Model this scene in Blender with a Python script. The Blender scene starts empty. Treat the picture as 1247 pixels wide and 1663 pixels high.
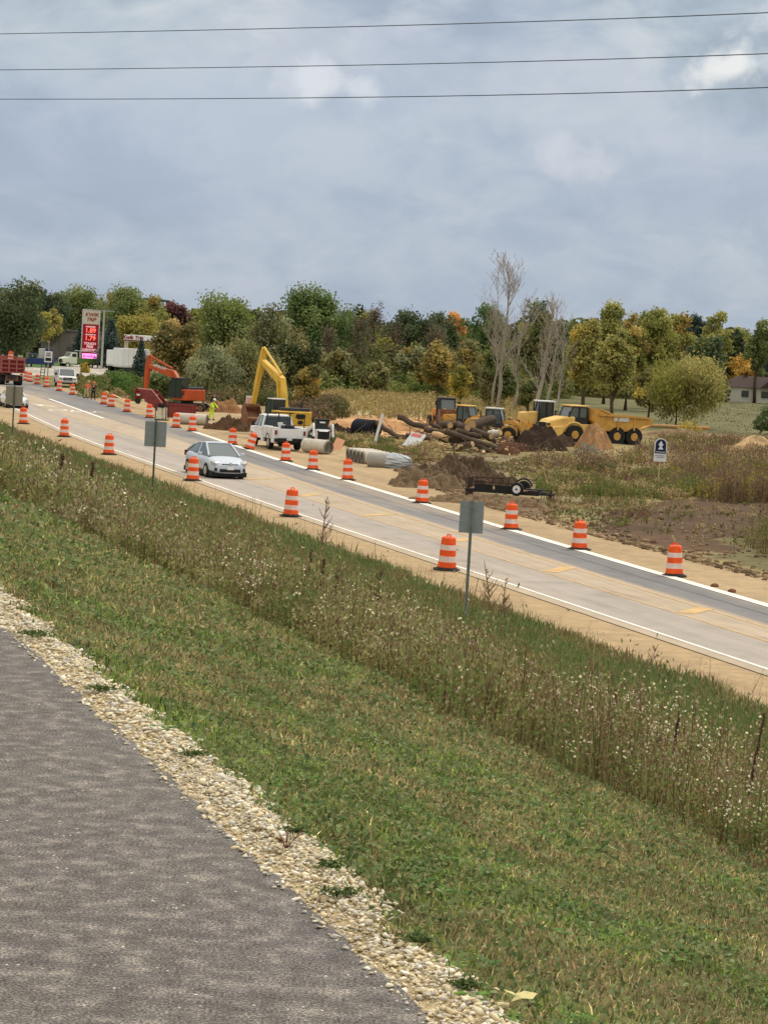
import bpy, math, random
import numpy as np
from mathutils import Vector, Matrix, Euler

R = math.radians
random.seed(7)
rng = np.random.default_rng(7)
scene = bpy.context.scene
col = scene.collection

# ------------------------------------------------------------------ camera
FPX, CX, CY = 4000.0, 623.5, 831.5
ZC = 7.6                       # eye above the road
PITCH = math.atan(286.5 / FPX)
ROLL = 0.058
right0 = Vector((1, 0, 0)); fwd = Vector((0, math.cos(PITCH), -math.sin(PITCH))); up0 = Vector((0, math.sin(PITCH), math.cos(PITCH)))
camR = right0 * math.cos(ROLL) + up0 * math.sin(ROLL)
camU = up0 * math.cos(ROLL) - right0 * math.sin(ROLL)
cam_data = bpy.data.cameras.new("camera")
cam = bpy.data.objects.new("camera", cam_data); col.objects.link(cam)
m = Matrix((camR, camU, -fwd)).transposed().to_4x4(); m.translation = Vector((0, 0, ZC))
cam.matrix_world = m
cam_data.sensor_fit = 'VERTICAL'; cam_data.sensor_height = 24.0; cam_data.sensor_width = 18.0
cam_data.lens = 24.0 * FPX / 1663.0
cam_data.clip_start = 0.1; cam_data.clip_end = 6000
scene.camera = cam
def ray(px, py):
    return camR * (px - CX) - camU * (py - CY) + fwd * FPX
scene.render.resolution_x = 767; scene.render.resolution_y = 1024

# ------------------------------------------------------------------ light
SUN_EL, SUN_AZ = R(48), R(35)     # azimuth measured from +Y towards +X (sun high, to the right and ahead-right)
scene.view_settings.view_transform = 'Standard'; scene.view_settings.look = 'None'
scene.view_settings.exposure = 0.3; scene.view_settings.gamma = 1.0
world = bpy.data.worlds.new("World"); scene.world = world; world.use_nodes = True
nt = world.node_tree; nt.nodes.clear()
def N(t, typ, **kw):
    n = t.nodes.new(typ)
    for k, v in kw.items(): setattr(n, k, v)
    return n
def build_world():
    out = N(nt, 'ShaderNodeOutputWorld'); bg = N(nt, 'ShaderNodeBackground'); bg.inputs[1].default_value = 0.1
    sky = N(nt, 'ShaderNodeTexSky'); sky.sky_type = 'NISHITA'; sky.sun_disc = False
    sky.sun_elevation = SUN_EL; sky.sun_rotation = SUN_AZ
    tc = N(nt, 'ShaderNodeTexCoord'); L = nt.links.new
    # clouds: direction stretched sideways as a low cloud deck is seen
    def noise(scale, loc, sx, detail, rough, dist):
        mp = N(nt, 'ShaderNodeMapping'); mp.inputs['Scale'].default_value = (scale * sx, scale * sx, scale); mp.inputs['Location'].default_value = loc
        mp.inputs['Rotation'].default_value = (0, R(-5), 0)
        n = N(nt, 'ShaderNodeTexNoise'); n.inputs['Scale'].default_value = 1.0; n.inputs['Detail'].default_value = detail
        n.inputs['Roughness'].default_value = rough; n.inputs['Distortion'].default_value = dist
        L(tc.outputs['Generated'], mp.inputs[0]); L(mp.outputs[0], n.inputs['Vector']); return n
    def ramp(src, pts):
        r = N(nt, 'ShaderNodeValToRGB'); e = r.color_ramp.elements
        while len(e) < len(pts): e.new(0.5)
        for i, (p, c) in enumerate(pts): e[i].position = p; e[i].color = (*c, 1)
        L(src, r.inputs[0]); return r
    def mix(a, b, f, mode='MIX'):
        mx = N(nt, 'ShaderNodeMixRGB'); mx.blend_type = mode
        for s, v in ((1, a), (2, b), (0, f)):
            if isinstance(v, (int, float)): mx.inputs[s].default_value = v
            elif isinstance(v, tuple): mx.inputs[s].default_value = (*v, 1)
            else: L(v, mx.inputs[s])
        return mx.outputs[0]
    big = noise(17, (3.3, 1.0, 2.2), .50, 8, .55, .45)
    fine = noise(60, (1.3, 4.0, 7.2), .5, 6, .55, .5)
    blend = mix(big.outputs[0], fine.outputs[0], .42)
    base = ramp(blend, [(.39, (.315, .382, .458)), (.45, (.372, .442, .525)), (.50, (.43, .50, .58)), (.55, (.52, .58, .635)), (.61, (.62, .66, .695))])
    # bright thin spots high in the frame
    spot = noise(17, (6.4, 2.0, 4.7), .55, 7, .55, .3)
    sm = ramp(spot.outputs[0], [(.60, (0, 0, 0)), (.70, (1, 1, 1))])
    sep = N(nt, 'ShaderNodeSeparateXYZ'); L(tc.outputs['Generated'], sep.inputs[0])
    hi = N(nt, 'ShaderNodeMapRange'); hi.inputs[1].default_value = .06; hi.inputs[2].default_value = .12; L(sep.outputs[2], hi.inputs[0])
    fac = N(nt, 'ShaderNodeMath', operation='MULTIPLY'); L(sm.outputs[0], fac.inputs[0]); L(hi.outputs[0], fac.inputs[1])
    c = mix(base.outputs[0], (.74, .76, .78), fac.outputs[0])
    def spotlight(px, py, r0, r1, ax=2.2):
        d_ = ray(px, py).normalized(); df = N(nt, 'ShaderNodeVectorMath', operation='SUBTRACT'); L(tc.outputs['Generated'], df.inputs[0]); df.inputs[1].default_value = d_
        nn = N(nt, 'ShaderNodeTexNoise'); nn.inputs['Scale'].default_value = 55; nn.inputs['Detail'].default_value = 5; L(tc.outputs['Generated'], nn.inputs['Vector'])
        ml = N(nt, 'ShaderNodeVectorMath', operation='MULTIPLY'); L(df.outputs[0], ml.inputs[0]); ml.inputs[1].default_value = (1 / ax, 1, 1); ln = N(nt, 'ShaderNodeVectorMath', operation='LENGTH'); L(ml.outputs[0], ln.inputs[0])
        ad = N(nt, 'ShaderNodeMath', operation='MULTIPLY_ADD'); L(nn.outputs[0], ad.inputs[0]); ad.inputs[1].default_value = -.036; L(ln.outputs['Value'], ad.inputs[2]); mr = N(nt, 'ShaderNodeMapRange'); mr.interpolation_type = 'SMOOTHSTEP'; mr.inputs[1].default_value = r0 - .018; mr.inputs[2].default_value = r1 - .018; mr.inputs[3].default_value = 1; mr.inputs[4].default_value = 0; L(ad.outputs[0], mr.inputs[0]); return mr.outputs[0]
    for px, py, r0, r1, ax, colr in ((640, 300, .02, .075, 4.0, (.375, .45, .60)), (60, 230, .01, .06, 3.0, (.40, .47, .61)), (700, 60, .01, .045, 2.5, (.41, .47, .60)), (1190, 290, .01, .035, 3, (.40, .46, .59)), (60, 60, .004, .03, 3.0, (.58, .64, .69)), (430, 190, .01, .035, 2.2, (.55, .61, .70)), (960, 180, .006, .03, 2.6, (.62, .66, .72)), (520, 140, .001, .013, 2.0, (.72, .75, .80)), (940, 262, .001, .012, 1.6, (.66, .68, .74)), (1165, 112, .003, .013, 1.9, (.88, .88, .86))):
        sf = N(nt, 'ShaderNodeMath', operation='MULTIPLY'); L(spotlight(px, py, r0, r1, ax), sf.inputs[0]); sf.inputs[1].default_value = .9 if colr[0] > .7 else .5; c = mix(c, colr, sf.outputs[0])
    # smoother, bluer band low over the trees
    low = N(nt, 'ShaderNodeMapRange'); low.inputs[1].default_value = .012; low.inputs[2].default_value = .05
    low.inputs[3].default_value = .55; low.inputs[4].default_value = 0; L(sep.outputs[2], low.inputs[0])
    c = mix(c, (.375, .455, .585), low.outputs[0])
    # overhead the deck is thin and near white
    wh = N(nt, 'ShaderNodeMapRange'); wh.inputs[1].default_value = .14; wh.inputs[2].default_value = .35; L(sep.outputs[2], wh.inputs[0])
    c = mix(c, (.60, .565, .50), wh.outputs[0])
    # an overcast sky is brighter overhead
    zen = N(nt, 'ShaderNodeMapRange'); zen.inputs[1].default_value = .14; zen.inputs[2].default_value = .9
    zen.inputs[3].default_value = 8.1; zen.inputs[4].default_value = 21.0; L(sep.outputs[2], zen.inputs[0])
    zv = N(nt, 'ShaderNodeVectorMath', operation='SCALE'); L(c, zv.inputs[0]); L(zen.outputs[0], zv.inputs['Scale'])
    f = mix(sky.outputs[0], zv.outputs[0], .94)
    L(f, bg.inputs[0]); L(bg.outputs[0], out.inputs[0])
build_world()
sd = bpy.data.lights.new("sun", 'SUN'); sd.energy = 1.5; sd.angle = R(12); sd.color = (1, .95, .88)
sun = bpy.data.objects.new("sun", sd); col.objects.link(sun)
sdir = Vector((math.sin(SUN_AZ) * math.cos(SUN_EL), math.cos(SUN_AZ) * math.cos(SUN_EL), math.sin(SUN_EL)))
sun.rotation_euler = sdir.to_track_quat('Z', 'Y').to_euler(); sun.location = (0, 0, 60)
scene.cycles.max_bounces = 5; scene.cycles.transparent_max_bounces = 4
scene.cycles.use_denoising = True

# ------------------------------------------------------------------ coordinates
PHI = math.atan(0.305)
cP, sP = math.cos(PHI), math.sin(PHI)
U = np.array((-sP, cP)); NRM = np.array((cP, sP))      # along the road (away) and across it (away)
def xy(s, t): return (U[0] * s + NRM[0] * t, U[1] * s + NRM[1] * t)
def st(x, y): return (U[0] * x + U[1] * y, NRM[0] * x + NRM[1] * y)
def at(px, py, z=0.0):
    r = ray(px, py); k = (z - ZC) / r.z
    return Vector((r.x * k, r.y * k, z))
def at_d(px, py, d):
    r = ray(px, py); k = d / r.y
    return Vector((r.x * k, d, ZC + r.z * k))
def lerp_curve(pts):
    xs = np.array([p[0] for p in pts], float); ys = np.array([p[1] for p in pts], float)
    def f(s):   # smoothed linear interpolation
        s = np.asarray(s, float); w = 9.0
        return (np.interp(s - w, xs, ys) + 2 * np.interp(s, xs, ys) + np.interp(s + w, xs, ys)) / 4
    return f
t_near = lerp_curve([(-300, 26.6), (55, 26.6), (103, 26.3), (157, 26.9), (208, 29.6), (300, 32), (500, 37)])
t_far = lerp_curve([(-300, 31.6), (55, 32.8), (68, 33.1), (95, 33.9), (139, 35.5), (175, 37.8), (210, 39.8), (245, 41.4), (278, 42.8), (500, 50)])
t_ylo = lerp_curve([(-300, 29.2), (118, 29.15), (156, 31.0), (201, 32.0), (300, 34.6), (500, 41)])
t_yup = lerp_curve([(-300, 30.4), (66, 30.6), (93, 31.05), (111, 31.35), (135, 32.7), (156, 33.4), (201, 34.4), (300, 37), (500, 44)])
ZP = [(-60, 5.0), (-12, 5.6), (-3, 5.93), (1.86, 5.93), (2.02, 5.965), (5.5, 4.95), (9, 3.78), (13, 2.55), (19, .95), (22.4, .17), (23.8, .0), (30, 0), (2000, 0)]
def zprof(t): return np.interp(t, [p[0] for p in ZP], [p[1] for p in ZP])

def _h(ix, iy, seed):
    h = (ix.astype(np.int64) * 374761393 + iy.astype(np.int64) * 668265263 + seed * 982451653) & 0x7fffffff
    h = ((h ^ (h >> 13)) * 1274126177) & 0x7fffffff
    return ((h ^ (h >> 16)) & 0xffff) / 65535.0
def vnoise(x, y, seed=0):
    x = np.asarray(x, float); y = np.asarray(y, float)
    ix = np.floor(x); iy = np.floor(y); fx = x - ix; fy = y - iy
    fx = fx * fx * (3 - 2 * fx); fy = fy * fy * (3 - 2 * fy)
    a = _h(ix, iy, seed); b = _h(ix + 1, iy, seed); c = _h(ix, iy + 1, seed); d = _h(ix + 1, iy + 1, seed)
    return (a * (1 - fx) + b * fx) * (1 - fy) + (c * (1 - fx) + d * fx) * fy
def fbm(x, y, seed=0, oct=4):
    r = 0; a = .5; tot = 0
    for i in range(oct):
        r = r + a * vnoise(x * 2 ** i, y * 2 ** i, seed + i); tot += a; a *= .55
    return r / tot
def zground(x, y):
    x = np.asarray(x, float); y = np.asarray(y, float)
    s, t = st(x, y)
    z = zprof(t)
    slope = np.clip((t - 2.1) / .8, 0, 1) * np.clip((23.2 - t) / 1.5, 0, 1)
    z = z + slope * (fbm(x * .9, y * .9, 5, 3) - .5) * .12
    far = np.clip((t - t_far(s) - 4.5) / 4, 0, 1)
    z = z + far * (fbm(x * .35, y * .35, 9, 3)) * .28
    return z
def G(px, py, dz=0.0):
    p = at(px, py)
    return Vector((p.x, p.y, float(zground(p.x, p.y)) + dz))

# ------------------------------------------------------------------ materials
def srgb(r, g, b):
    f = lambda c: (c / 255 / 12.92) if c / 255 <= .04045 else ((c / 255 + .055) / 1.055) ** 2.4
    return (f(r), f(g), f(b))
def M(name, c, rough=.6, metal=0.0, var=.18, scale=3.0, bump=0.0, bscale=None, spec=.3, emit=None, coat=0, c2=None, stretch=None):
    mt = bpy.data.materials.new(name); mt.use_nodes = True; t = mt.node_tree
    b = t.nodes['Principled BSDF']; L = t.links.new
    b.inputs['Roughness'].default_value = rough; b.inputs['Metallic'].default_value = metal
    b.inputs['Specular IOR Level'].default_value = spec
    if coat: b.inputs['Coat Weight'].default_value = coat; b.inputs['Coat Roughness'].default_value = .08
    if var > 0 or c2:
        tc = N(t, 'ShaderNodeTexCoord'); n = N(t, 'ShaderNodeTexNoise'); n.inputs['Scale'].default_value = scale
        n.inputs['Detail'].default_value = 6; n.inputs['Roughness'].default_value = .65
        src = tc.outputs['Object']
        if stretch:
            mp = N(t, 'ShaderNodeMapping'); mp.inputs['Scale'].default_value = stretch; L(src, mp.inputs[0]); src = mp.outputs[0]
        L(src, n.inputs['Vector'])
        r = N(t, 'ShaderNodeValToRGB'); r.color_ramp.elements[0].position = .32; r.color_ramp.elements[1].position = .68
        d = c2 if c2 else tuple(x * (1 - var) for x in c); u = c if c2 else tuple(min(1, x * (1 + var)) for x in c)
        r.color_ramp.elements[0].color = (*d, 1); r.color_ramp.elements[1].color = (*u, 1)
        L(n.outputs[0], r.inputs[0]); L(r.outputs[0], b.inputs['Base Color'])
    else: b.inputs['Base Color'].default_value = (*c, 1)
    if bump > 0:
        tc = N(t, 'ShaderNodeTexCoord'); n = N(t, 'ShaderNodeTexNoise'); n.inputs['Scale'].default_value = bscale or scale * 4; n.inputs['Detail'].default_value = 5
        L(tc.outputs['Object'], n.inputs['Vector']); bp = N(t, 'ShaderNodeBump'); bp.inputs['Strength'].default_value = bump; bp.inputs['Distance'].default_value = .05
        L(n.outputs[0], bp.inputs['Height']); L(bp.outputs[0], b.inputs['Normal'])
    if emit:
        b.inputs['Emission Color'].default_value = (*emit[0], 1); b.inputs['Emission Strength'].default_value = emit[1]
    return mt
def M_attr(name, rough=.9, trans=0.0, fine=0.0, fscale=30.0, spec=.15, bump=0):
    """colour comes from the mesh's own 'col' attribute (species and soil colours)"""
    mt = bpy.data.materials.new(name); mt.use_nodes = True; t = mt.node_tree; L = t.links.new
    b = t.nodes['Principled BSDF']; out = t.nodes['Material Output']
    a = N(t, 'ShaderNodeAttribute'); a.attribute_name = 'col'; src = a.outputs['Color']
    b.inputs['Roughness'].default_value = rough; b.inputs['Specular IOR Level'].default_value = spec
    if fine > 0:
        tc = N(t, 'ShaderNodeTexCoord'); n = N(t, 'ShaderNodeTexNoise'); n.inputs['Scale'].default_value = fscale; n.inputs['Detail'].default_value = 8; n.inputs['Roughness'].default_value = .7
        L(tc.outputs['Object'], n.inputs['Vector'])
        mr = N(t, 'ShaderNodeMapRange'); mr.inputs[1].default_value = .3; mr.inputs[2].default_value = .7; mr.inputs[3].default_value = 1 - fine; mr.inputs[4].default_value = 1 + fine
        L(n.outputs[0], mr.inputs[0])
        vm = N(t, 'ShaderNodeVectorMath', operation='SCALE'); L(src, vm.inputs[0]); L(mr.outputs[0], vm.inputs['Scale']); src = vm.outputs[0]
        if bump:
            bp = N(t, 'ShaderNodeBump'); bp.inputs['Strength'].default_value = bump; bp.inputs['Distance'].default_value = .06
            L(n.outputs[0], bp.inputs['Height']); L(bp.outputs[0], b.inputs['Normal'])
    L(src, b.inputs['Base Color'])
    if trans > 0:
        tr = N(t, 'ShaderNodeBsdfTranslucent'); L(src, tr.inputs[0]); mx = N(t, 'ShaderNodeMixShader'); mx.inputs[0].default_value = trans
        L(b.outputs[0], mx.inputs[1]); L(tr.outputs[0], mx.inputs[2]); L(mx.outputs[0], out.inputs[0])
    return mt

mt_leaf = M_attr('foliage', .7, .38, spec=.2)
mt_stone = M_attr('stone', .85, 0, .12, 60)
mt_soil = M_attr('soil', .95, 0, .22, 1.6, bump=.4)
mt_road = M_attr('paving', .9, 0, .10, .8)
mt_bark = M('bark', srgb(92, 80, 66), .95, var=.35, scale=6, bump=.6)
mt_deadbark = M('dead_bark', srgb(158, 150, 140), .95, var=.25, scale=5)
mt_cutwood = M('cut_wood', srgb(205, 172, 130), .9, var=.15, scale=8)
mt_black = M('black_rubber', (.018, .018, .018), .75, var=.3)
mt_dark = M('dark_metal', (.03, .03, .033), .5, var=.2)
mt_glass = M('dark_glass', (.03, .04, .045), .08, var=0, spec=.8)
mt_wind = M('windscreen_glass', (.09, .12, .135), .06, var=0, spec=.9)
mt_chrome = M('bright_metal', (.55, .56, .57), .25, .9, var=.05)
mt_galv = M('galvanised_steel', srgb(150, 152, 150), .55, .35, var=.15, scale=5)
mt_galvd = M('weathered_post_steel', srgb(120, 120, 108), .7, .2, var=.2, scale=7)
mt_silver = M('silver_car_paint', srgb(190, 201, 215), .35, 0, var=.03, coat=.5)
mt_white = M('white_paint', srgb(228, 230, 232), .4, var=.06, scale=2, coat=.3)
mt_whited = M('white_dirty_paint', srgb(205, 205, 202), .5, var=.15, scale=2)
mt_blackp = M('black_car_paint', (.012, .013, .02), .25, var=0, coat=.8)
mt_orange = M('orange_plastic', (.86, .105, .018), .5, var=.22, scale=5)
mt_reflw = M('white_reflective_band', srgb(222, 206, 200), .5, var=.16, scale=6)
mt_reflo = M('orange_reflective_band', (.93, .10, .012), .4, var=.06)
mt_yel = M('yellow_machine_paint', srgb(214, 174, 66), .5, var=.16, scale=1.5)
mt_yeld = M('worn_yellow_paint', srgb(198, 152, 76), .65, var=.22, scale=2)
mt_cat = M('golden_yellow_paint', srgb(228, 188, 108), .5, var=.16, scale=1.3)
mt_org = M('orange_machine_paint', srgb(184, 82, 42), .5, var=.12, scale=1.5)
mt_red = M('faded_red_steel', srgb(128, 62, 58), .75, var=.25, scale=2)
mt_redd = M('dump_body_red', srgb(158, 92, 84), .7, var=.2, scale=2)
mt_maroon = M('dark_red_paint', srgb(110, 28, 26), .6, var=.15)
mt_rust = M('rusty_steel', srgb(128, 92, 70), .85, var=.3, scale=3)
mt_conc = M('concrete_pipe', srgb(196, 188, 174), .9, var=.14, scale=2, bump=.2)
mt_concd = M('concrete_inside', srgb(130, 126, 118), .9, var=.15)
mt_brownglass = M('black_corrugated_plastic', (.012, .014, .025), .5, var=.2)
mt_tarp = M('grey_plastic_sheet', srgb(172, 178, 184), .4, var=.15, scale=1.4, bump=.5, bscale=3)
mt_wood = M('lath_wood', srgb(205, 180, 140), .85, var=.15, scale=8)
mt_skin = M('skin', srgb(190, 140, 112), .6, var=.05)
mt_lime = M('lime_safety_fabric', srgb(205, 236, 60), .8, var=.1)
mt_navy = M('dark_navy_fabric', srgb(38, 40, 52), .85, var=.15)
mt_orgf = M('orange_safety_fabric', srgb(235, 110, 80), .8, var=.1)
mt_khaki = M('khaki_fabric', srgb(196, 178, 150), .85, var=.1)
mt_signback = M('aluminium_sign_back', srgb(146, 150, 152), .5, .3, var=.1, scale=6)
mt_signbrown = M('tan_sign_face', srgb(150, 140, 126), .6, var=.05)
mt_linew = M('white_road_paint', srgb(232, 228, 220), .7, var=.14, scale=2)
mt_liney = M('yellow_road_paint', srgb(198, 164, 112), .75, var=.2, scale=1.2)
mt_kerb = M('new_concrete_kerb', srgb(226, 222, 212), .85, var=.08, scale=.8)
mt_wire = M('power_line', srgb(70, 78, 90), .6, var=0)

# ------------------------------------------------------------------ builders
class MB:
    def __init__(s): s.v = []; s.f = []; s.mi = []; s.cur = 0
    def add(s, vs, fs):
        o = len(s.v); s.v += [tuple(v) for v in vs]; s.f += [tuple(i + o for i in f) for f in fs]; s.mi += [s.cur] * len(fs); return s
    def box(s, c, size, rot=(0, 0, 0), taper=None):
        hx, hy, hz = size[0] / 2, size[1] / 2, size[2] / 2
        tx, ty = taper if taper else (1, 1)
        p = [(-hx, -hy, -hz), (hx, -hy, -hz), (hx, hy, -hz), (-hx, hy, -hz), (-hx * tx, -hy * ty, hz), (hx * tx, -hy * ty, hz), (hx * tx, hy * ty, hz), (-hx * tx, hy * ty, hz)]
        e = Euler(rot).to_matrix(); c = Vector(c)
        return s.add([e @ Vector(q) + c for q in p], [(0, 3, 2, 1), (4, 5, 6, 7), (0, 1, 5, 4), (1, 2, 6, 5), (2, 3, 7, 6), (3, 0, 4, 7)])
    def cyl(s, p0, p1, r0, r1=None, n=12, caps=True):
        if r1 is None: r1 = r0
        p0 = Vector(p0); p1 = Vector(p1); d = (p1 - p0)
        if d.length < 1e-6: return s
        q = d.to_track_quat('Z', 'Y').to_matrix(); vs = []
        for p, r in ((p0, r0), (p1, r1)):
            for i in range(n):
                a = 2 * math.pi * i / n; vs.append(q @ Vector((r * math.cos(a), r * math.sin(a), 0)) + p)
        fs = [(i, (i + 1) % n, n + (i + 1) % n, n + i) for i in range(n)]
        if caps: fs += [tuple(range(n - 1, -1, -1)), tuple(range(n, 2 * n))]
        return s.add(vs, fs)
    def tube(s, pts, rs, n=8, caps=True):
        pts = [Vector(p) for p in pts]; vs = []; k = len(pts)
        for j, p in enumerate(pts):
            d = (pts[min(j + 1, k - 1)] - pts[max(j - 1, 0)])
            q = d.to_track_quat('Z', 'Y').to_matrix(); r = rs[j] if hasattr(rs, '__len__') else rs
            for i in range(n):
                a = 2 * math.pi * i / n; vs.append(q @ Vector((r * math.cos(a), r * math.sin(a), 0)) + p)
        fs = [(j * n + i, j * n + (i + 1) % n, (j + 1) * n + (i + 1) % n, (j + 1) * n + i) for j in range(k - 1) for i in range(n)]
        if caps: fs += [tuple(range(n - 1, -1, -1)), tuple(range((k - 1) * n, k * n))]
        return s.add(vs, fs)
    def ring(s, p0, p1, ro, ri, n=20):
        """hollow pipe"""
        p0 = Vector(p0); p1 = Vector(p1); q = (p1 - p0).to_track_quat('Z', 'Y').to_matrix(); vs = []
        for p, r in ((p0, ro), (p1, ro), (p1, ri), (p0, ri)):
            for i in range(n):
                a = 2 * math.pi * i / n; vs.append(q @ Vector((r * math.cos(a), r * math.sin(a), 0)) + p)
        fs = [(k * n + i, k * n + (i + 1) % n, ((k + 1) % 4) * n + (i + 1) % n, ((k + 1) % 4) * n + i) for k in range(4) for i in range(n)]
        return s.add(vs, fs)
    def prism(s, poly, y0, y1):
        """poly in local (x,z), extruded along y"""
        n = len(poly); vs = [(x, y0, z) for x, z in poly] + [(x, y1, z) for x, z in poly]
        fs = [(i, (i + 1) % n, n + (i + 1) % n, n + i) for i in range(n)] + [tuple(range(n - 1, -1, -1)), tuple(range(n, 2 * n))]
        return s.add(vs, fs)
    def loft(s, secs, caps=True):
        n = len(secs[0]); vs = [v for sc in secs for v in sc]; k = len(secs)
        fs = [(j * n + i, j * n + (i + 1) % n, (j + 1) * n + (i + 1) % n, (j + 1) * n + i) for j in range(k - 1) for i in range(n)]
        if caps: fs += [tuple(range(n - 1, -1, -1)), tuple(range((k - 1) * n, k * n))]
        return s.add(vs, fs)
    def build(s, name, mats, parent=None, bevel=0, smooth=False):
        me = bpy.data.meshes.new(name); me.from_pydata(s.v, [], s.f)
        if not isinstance(mats, (list, tuple)): mats = [mats]
        for m_ in mats: me.materials.append(m_)
        if len(mats) > 1: me.polygons.foreach_set('material_index', s.mi)
        if smooth: me.polygons.foreach_set('use_smooth', [True] * len(me.polygons))
        o = bpy.data.objects.new(name, me); col.objects.link(o)
        if parent: o.parent = parent
        if bevel:
            b = o.modifiers.new('bevel', 'BEVEL'); b.width = bevel; b.segments = 2; b.limit_method = 'ANGLE'; b.angle_limit = R(35)
        return o
def tag(o, label=None, cat=None, group=None, kind=None):
    if label: o['label'] = label
    if cat: o['category'] = cat
    if group: o['group'] = group
    if kind: o['kind'] = kind
    return o
def thing(name, label, cat, loc=(0, 0, 0), yaw=0, group=None):
    o = bpy.data.objects.new(name, None); col.objects.link(o); o.location = loc; o.rotation_euler = (0, 0, yaw)
    o.empty_display_size = .3
    return tag(o, label, cat, group)
def dup(root, loc, yaw, label, rot=None):
    def rec(o, par):
        c = o.copy(); col.objects.link(c); c.parent = par
        for ch in kids.get(o.name, []): rec(ch, c)
        return c
    kids = {}
    for o in col.objects:
        if o.parent: kids.setdefault(o.parent.name, []).append(o)
    r = rec(root, None); r.location = loc; r.rotation_euler = rot or (0, 0, yaw); r['label'] = label
    return r
def np_mesh(name, verts, k, mat, cols=None, parent=None, smooth=False, faces=None):
    """verts (n,3); faces are consecutive k-gons unless given"""
    me = bpy.data.meshes.new(name); n = len(verts)
    if faces is None: fi = np.arange(n, dtype=np.int32); nf = n // k
    else: fi = faces.astype(np.int32).ravel(); nf = len(fi) // k
    me.vertices.add(n); me.vertices.foreach_set('co', np.ascontiguousarray(verts, dtype=np.float32).ravel())
    me.loops.add(nf * k); me.loops.foreach_set('vertex_index', fi[:nf * k])
    me.polygons.add(nf); me.polygons.foreach_set('loop_start', np.arange(0, nf * k, k, dtype=np.int32))
    try: me.polygons.foreach_set('loop_total', np.full(nf, k, dtype=np.int32))
    except Exception: pass
    if smooth: me.polygons.foreach_set('use_smooth', np.ones(nf, dtype=bool))
    me.update(calc_edges=True)
    if cols is not None:
        a = me.color_attributes.new('col', 'FLOAT_COLOR', 'POINT')
        c4 = np.ones((n, 4), np.float32); c4[:, :3] = cols * (LEAF if mat is mt_leaf else np.ones(3)); a.data.foreach_set('color', c4.ravel())
    me.materials.append(mat)
    o = bpy.data.objects.new(name, me); col.objects.link(o)
    if parent: o.parent = parent
    return o
LEAF = np.array((1.26, 1.25, 1.16))
def unit(v): return v / np.maximum(np.linalg.norm(v, axis=-1, keepdims=True), 1e-9)
def leaves(C, Nn, size, aspect=1.0, up=None, r=rng):
    """diamond leaves: centres C, normals Nn"""
    n = len(C); a = unit(np.cross(Nn, r.normal(size=(n, 3)))) if up is None else unit(up)
    b = unit(np.cross(Nn, a)); size = np.broadcast_to(size, (n,))[:, None]
    l = size * aspect * .5; w = size * .5
    sk = r.uniform(-.3, .3, (n, 1))
    V = np.stack([C - a * l, C + b * w + a * l * sk, C + a * l, C - b * w + a * l * sk], 1)
    return V.reshape(-1, 3)
def pick(pal, n, r=rng, var=.2, w=None):
    pal = np.array(pal); i = r.choice(len(pal), n, p=w)
    return pal[i] * (1 + r.uniform(-var, var, (n, 1)))
# ------------------------------------------------------------------ ground
def poly_w(px): return np.array([at(a, b)[:2] for a, b in px])
def inpoly(x, y, P):
    x = np.asarray(x); y = np.asarray(y); c = np.zeros(x.shape, bool); n = len(P); j = n - 1
    for i in range(n):
        xi, yi = P[i]; xj, yj = P[j]
        k = ((yi > y) != (yj > y)) & (x < (xj - xi) * (y - yi) / (yj - yi + 1e-12) + xi); c ^= k; j = i
    return c
t_sand = lerp_curve([(-300, 36.6), (55, 37.2), (105, 37.4), (120, 38.8), (145, 43.5), (180, 50), (230, 56), (260, 50), (300, 46), (500, 53)])
ZONES = [  # outline in world metres, colour
    (poly_w([(-120, 640), (-120, 575), (300, 588), (420, 640), (300, 668), (140, 640)]), srgb(120, 112, 72)),
    (poly_w([(-60, 607), (-60, 598), (150, 590), (300, 596), (330, 606), (160, 612)]), srgb(176, 170, 158)),
    (poly_w([(-60, 598), (-60, 582), (60, 578), (128, 580), (134, 594), (90, 597)]), srgb(74, 104, 48)),
    (poly_w([(150, 590), (160, 583), (250, 589), (250, 596)]), srgb(96, 118, 66)),
    (poly_w([(-60, 582), (-60, 560), (300, 572), (300, 592), (130, 580), (60, 578)]), srgb(170, 166, 158)),
    (poly_w([(505, 690), (520, 628), (870, 645), (890, 690), (740, 690)]), srgb(182, 166, 122)),
    (poly_w([(840, 672), (860, 620), (1400, 640), (1400, 715), (1000, 700)]), srgb(104, 102, 70)),
    (poly_w([(500, 702), (495, 670), (560, 676), (740, 684), (760, 700), (640, 716), (560, 712)]), srgb(186, 146, 104)),
    (poly_w([(570, 745), (600, 720), (700, 718), (840, 735), (1000, 750), (1000, 780), (890, 790), (690, 775)]), srgb(128, 116, 74)),
    (poly_w([(780, 745), (900, 742), (930, 765), (900, 800), (830, 775)]), srgb(132, 120, 88)),
    (poly_w([(880, 830), (900, 790), (1040, 790), (1060, 850), (980, 862)]), srgb(120, 112, 80)),
    (poly_w([(960, 868), (1010, 828), (1400, 770), (1400, 905), (1120, 900)]), srgb(86, 67, 50)),
    (poly_w([(1150, 905), (1180, 880), (1400, 880), (1400, 960)]), srgb(104, 98, 66)),
    (poly_w([(660, 800), (640, 765), (700, 738), (800, 745), (830, 770), (800, 800), (905, 820), (880, 842)]), srgb(112, 94, 74)),
]
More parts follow.
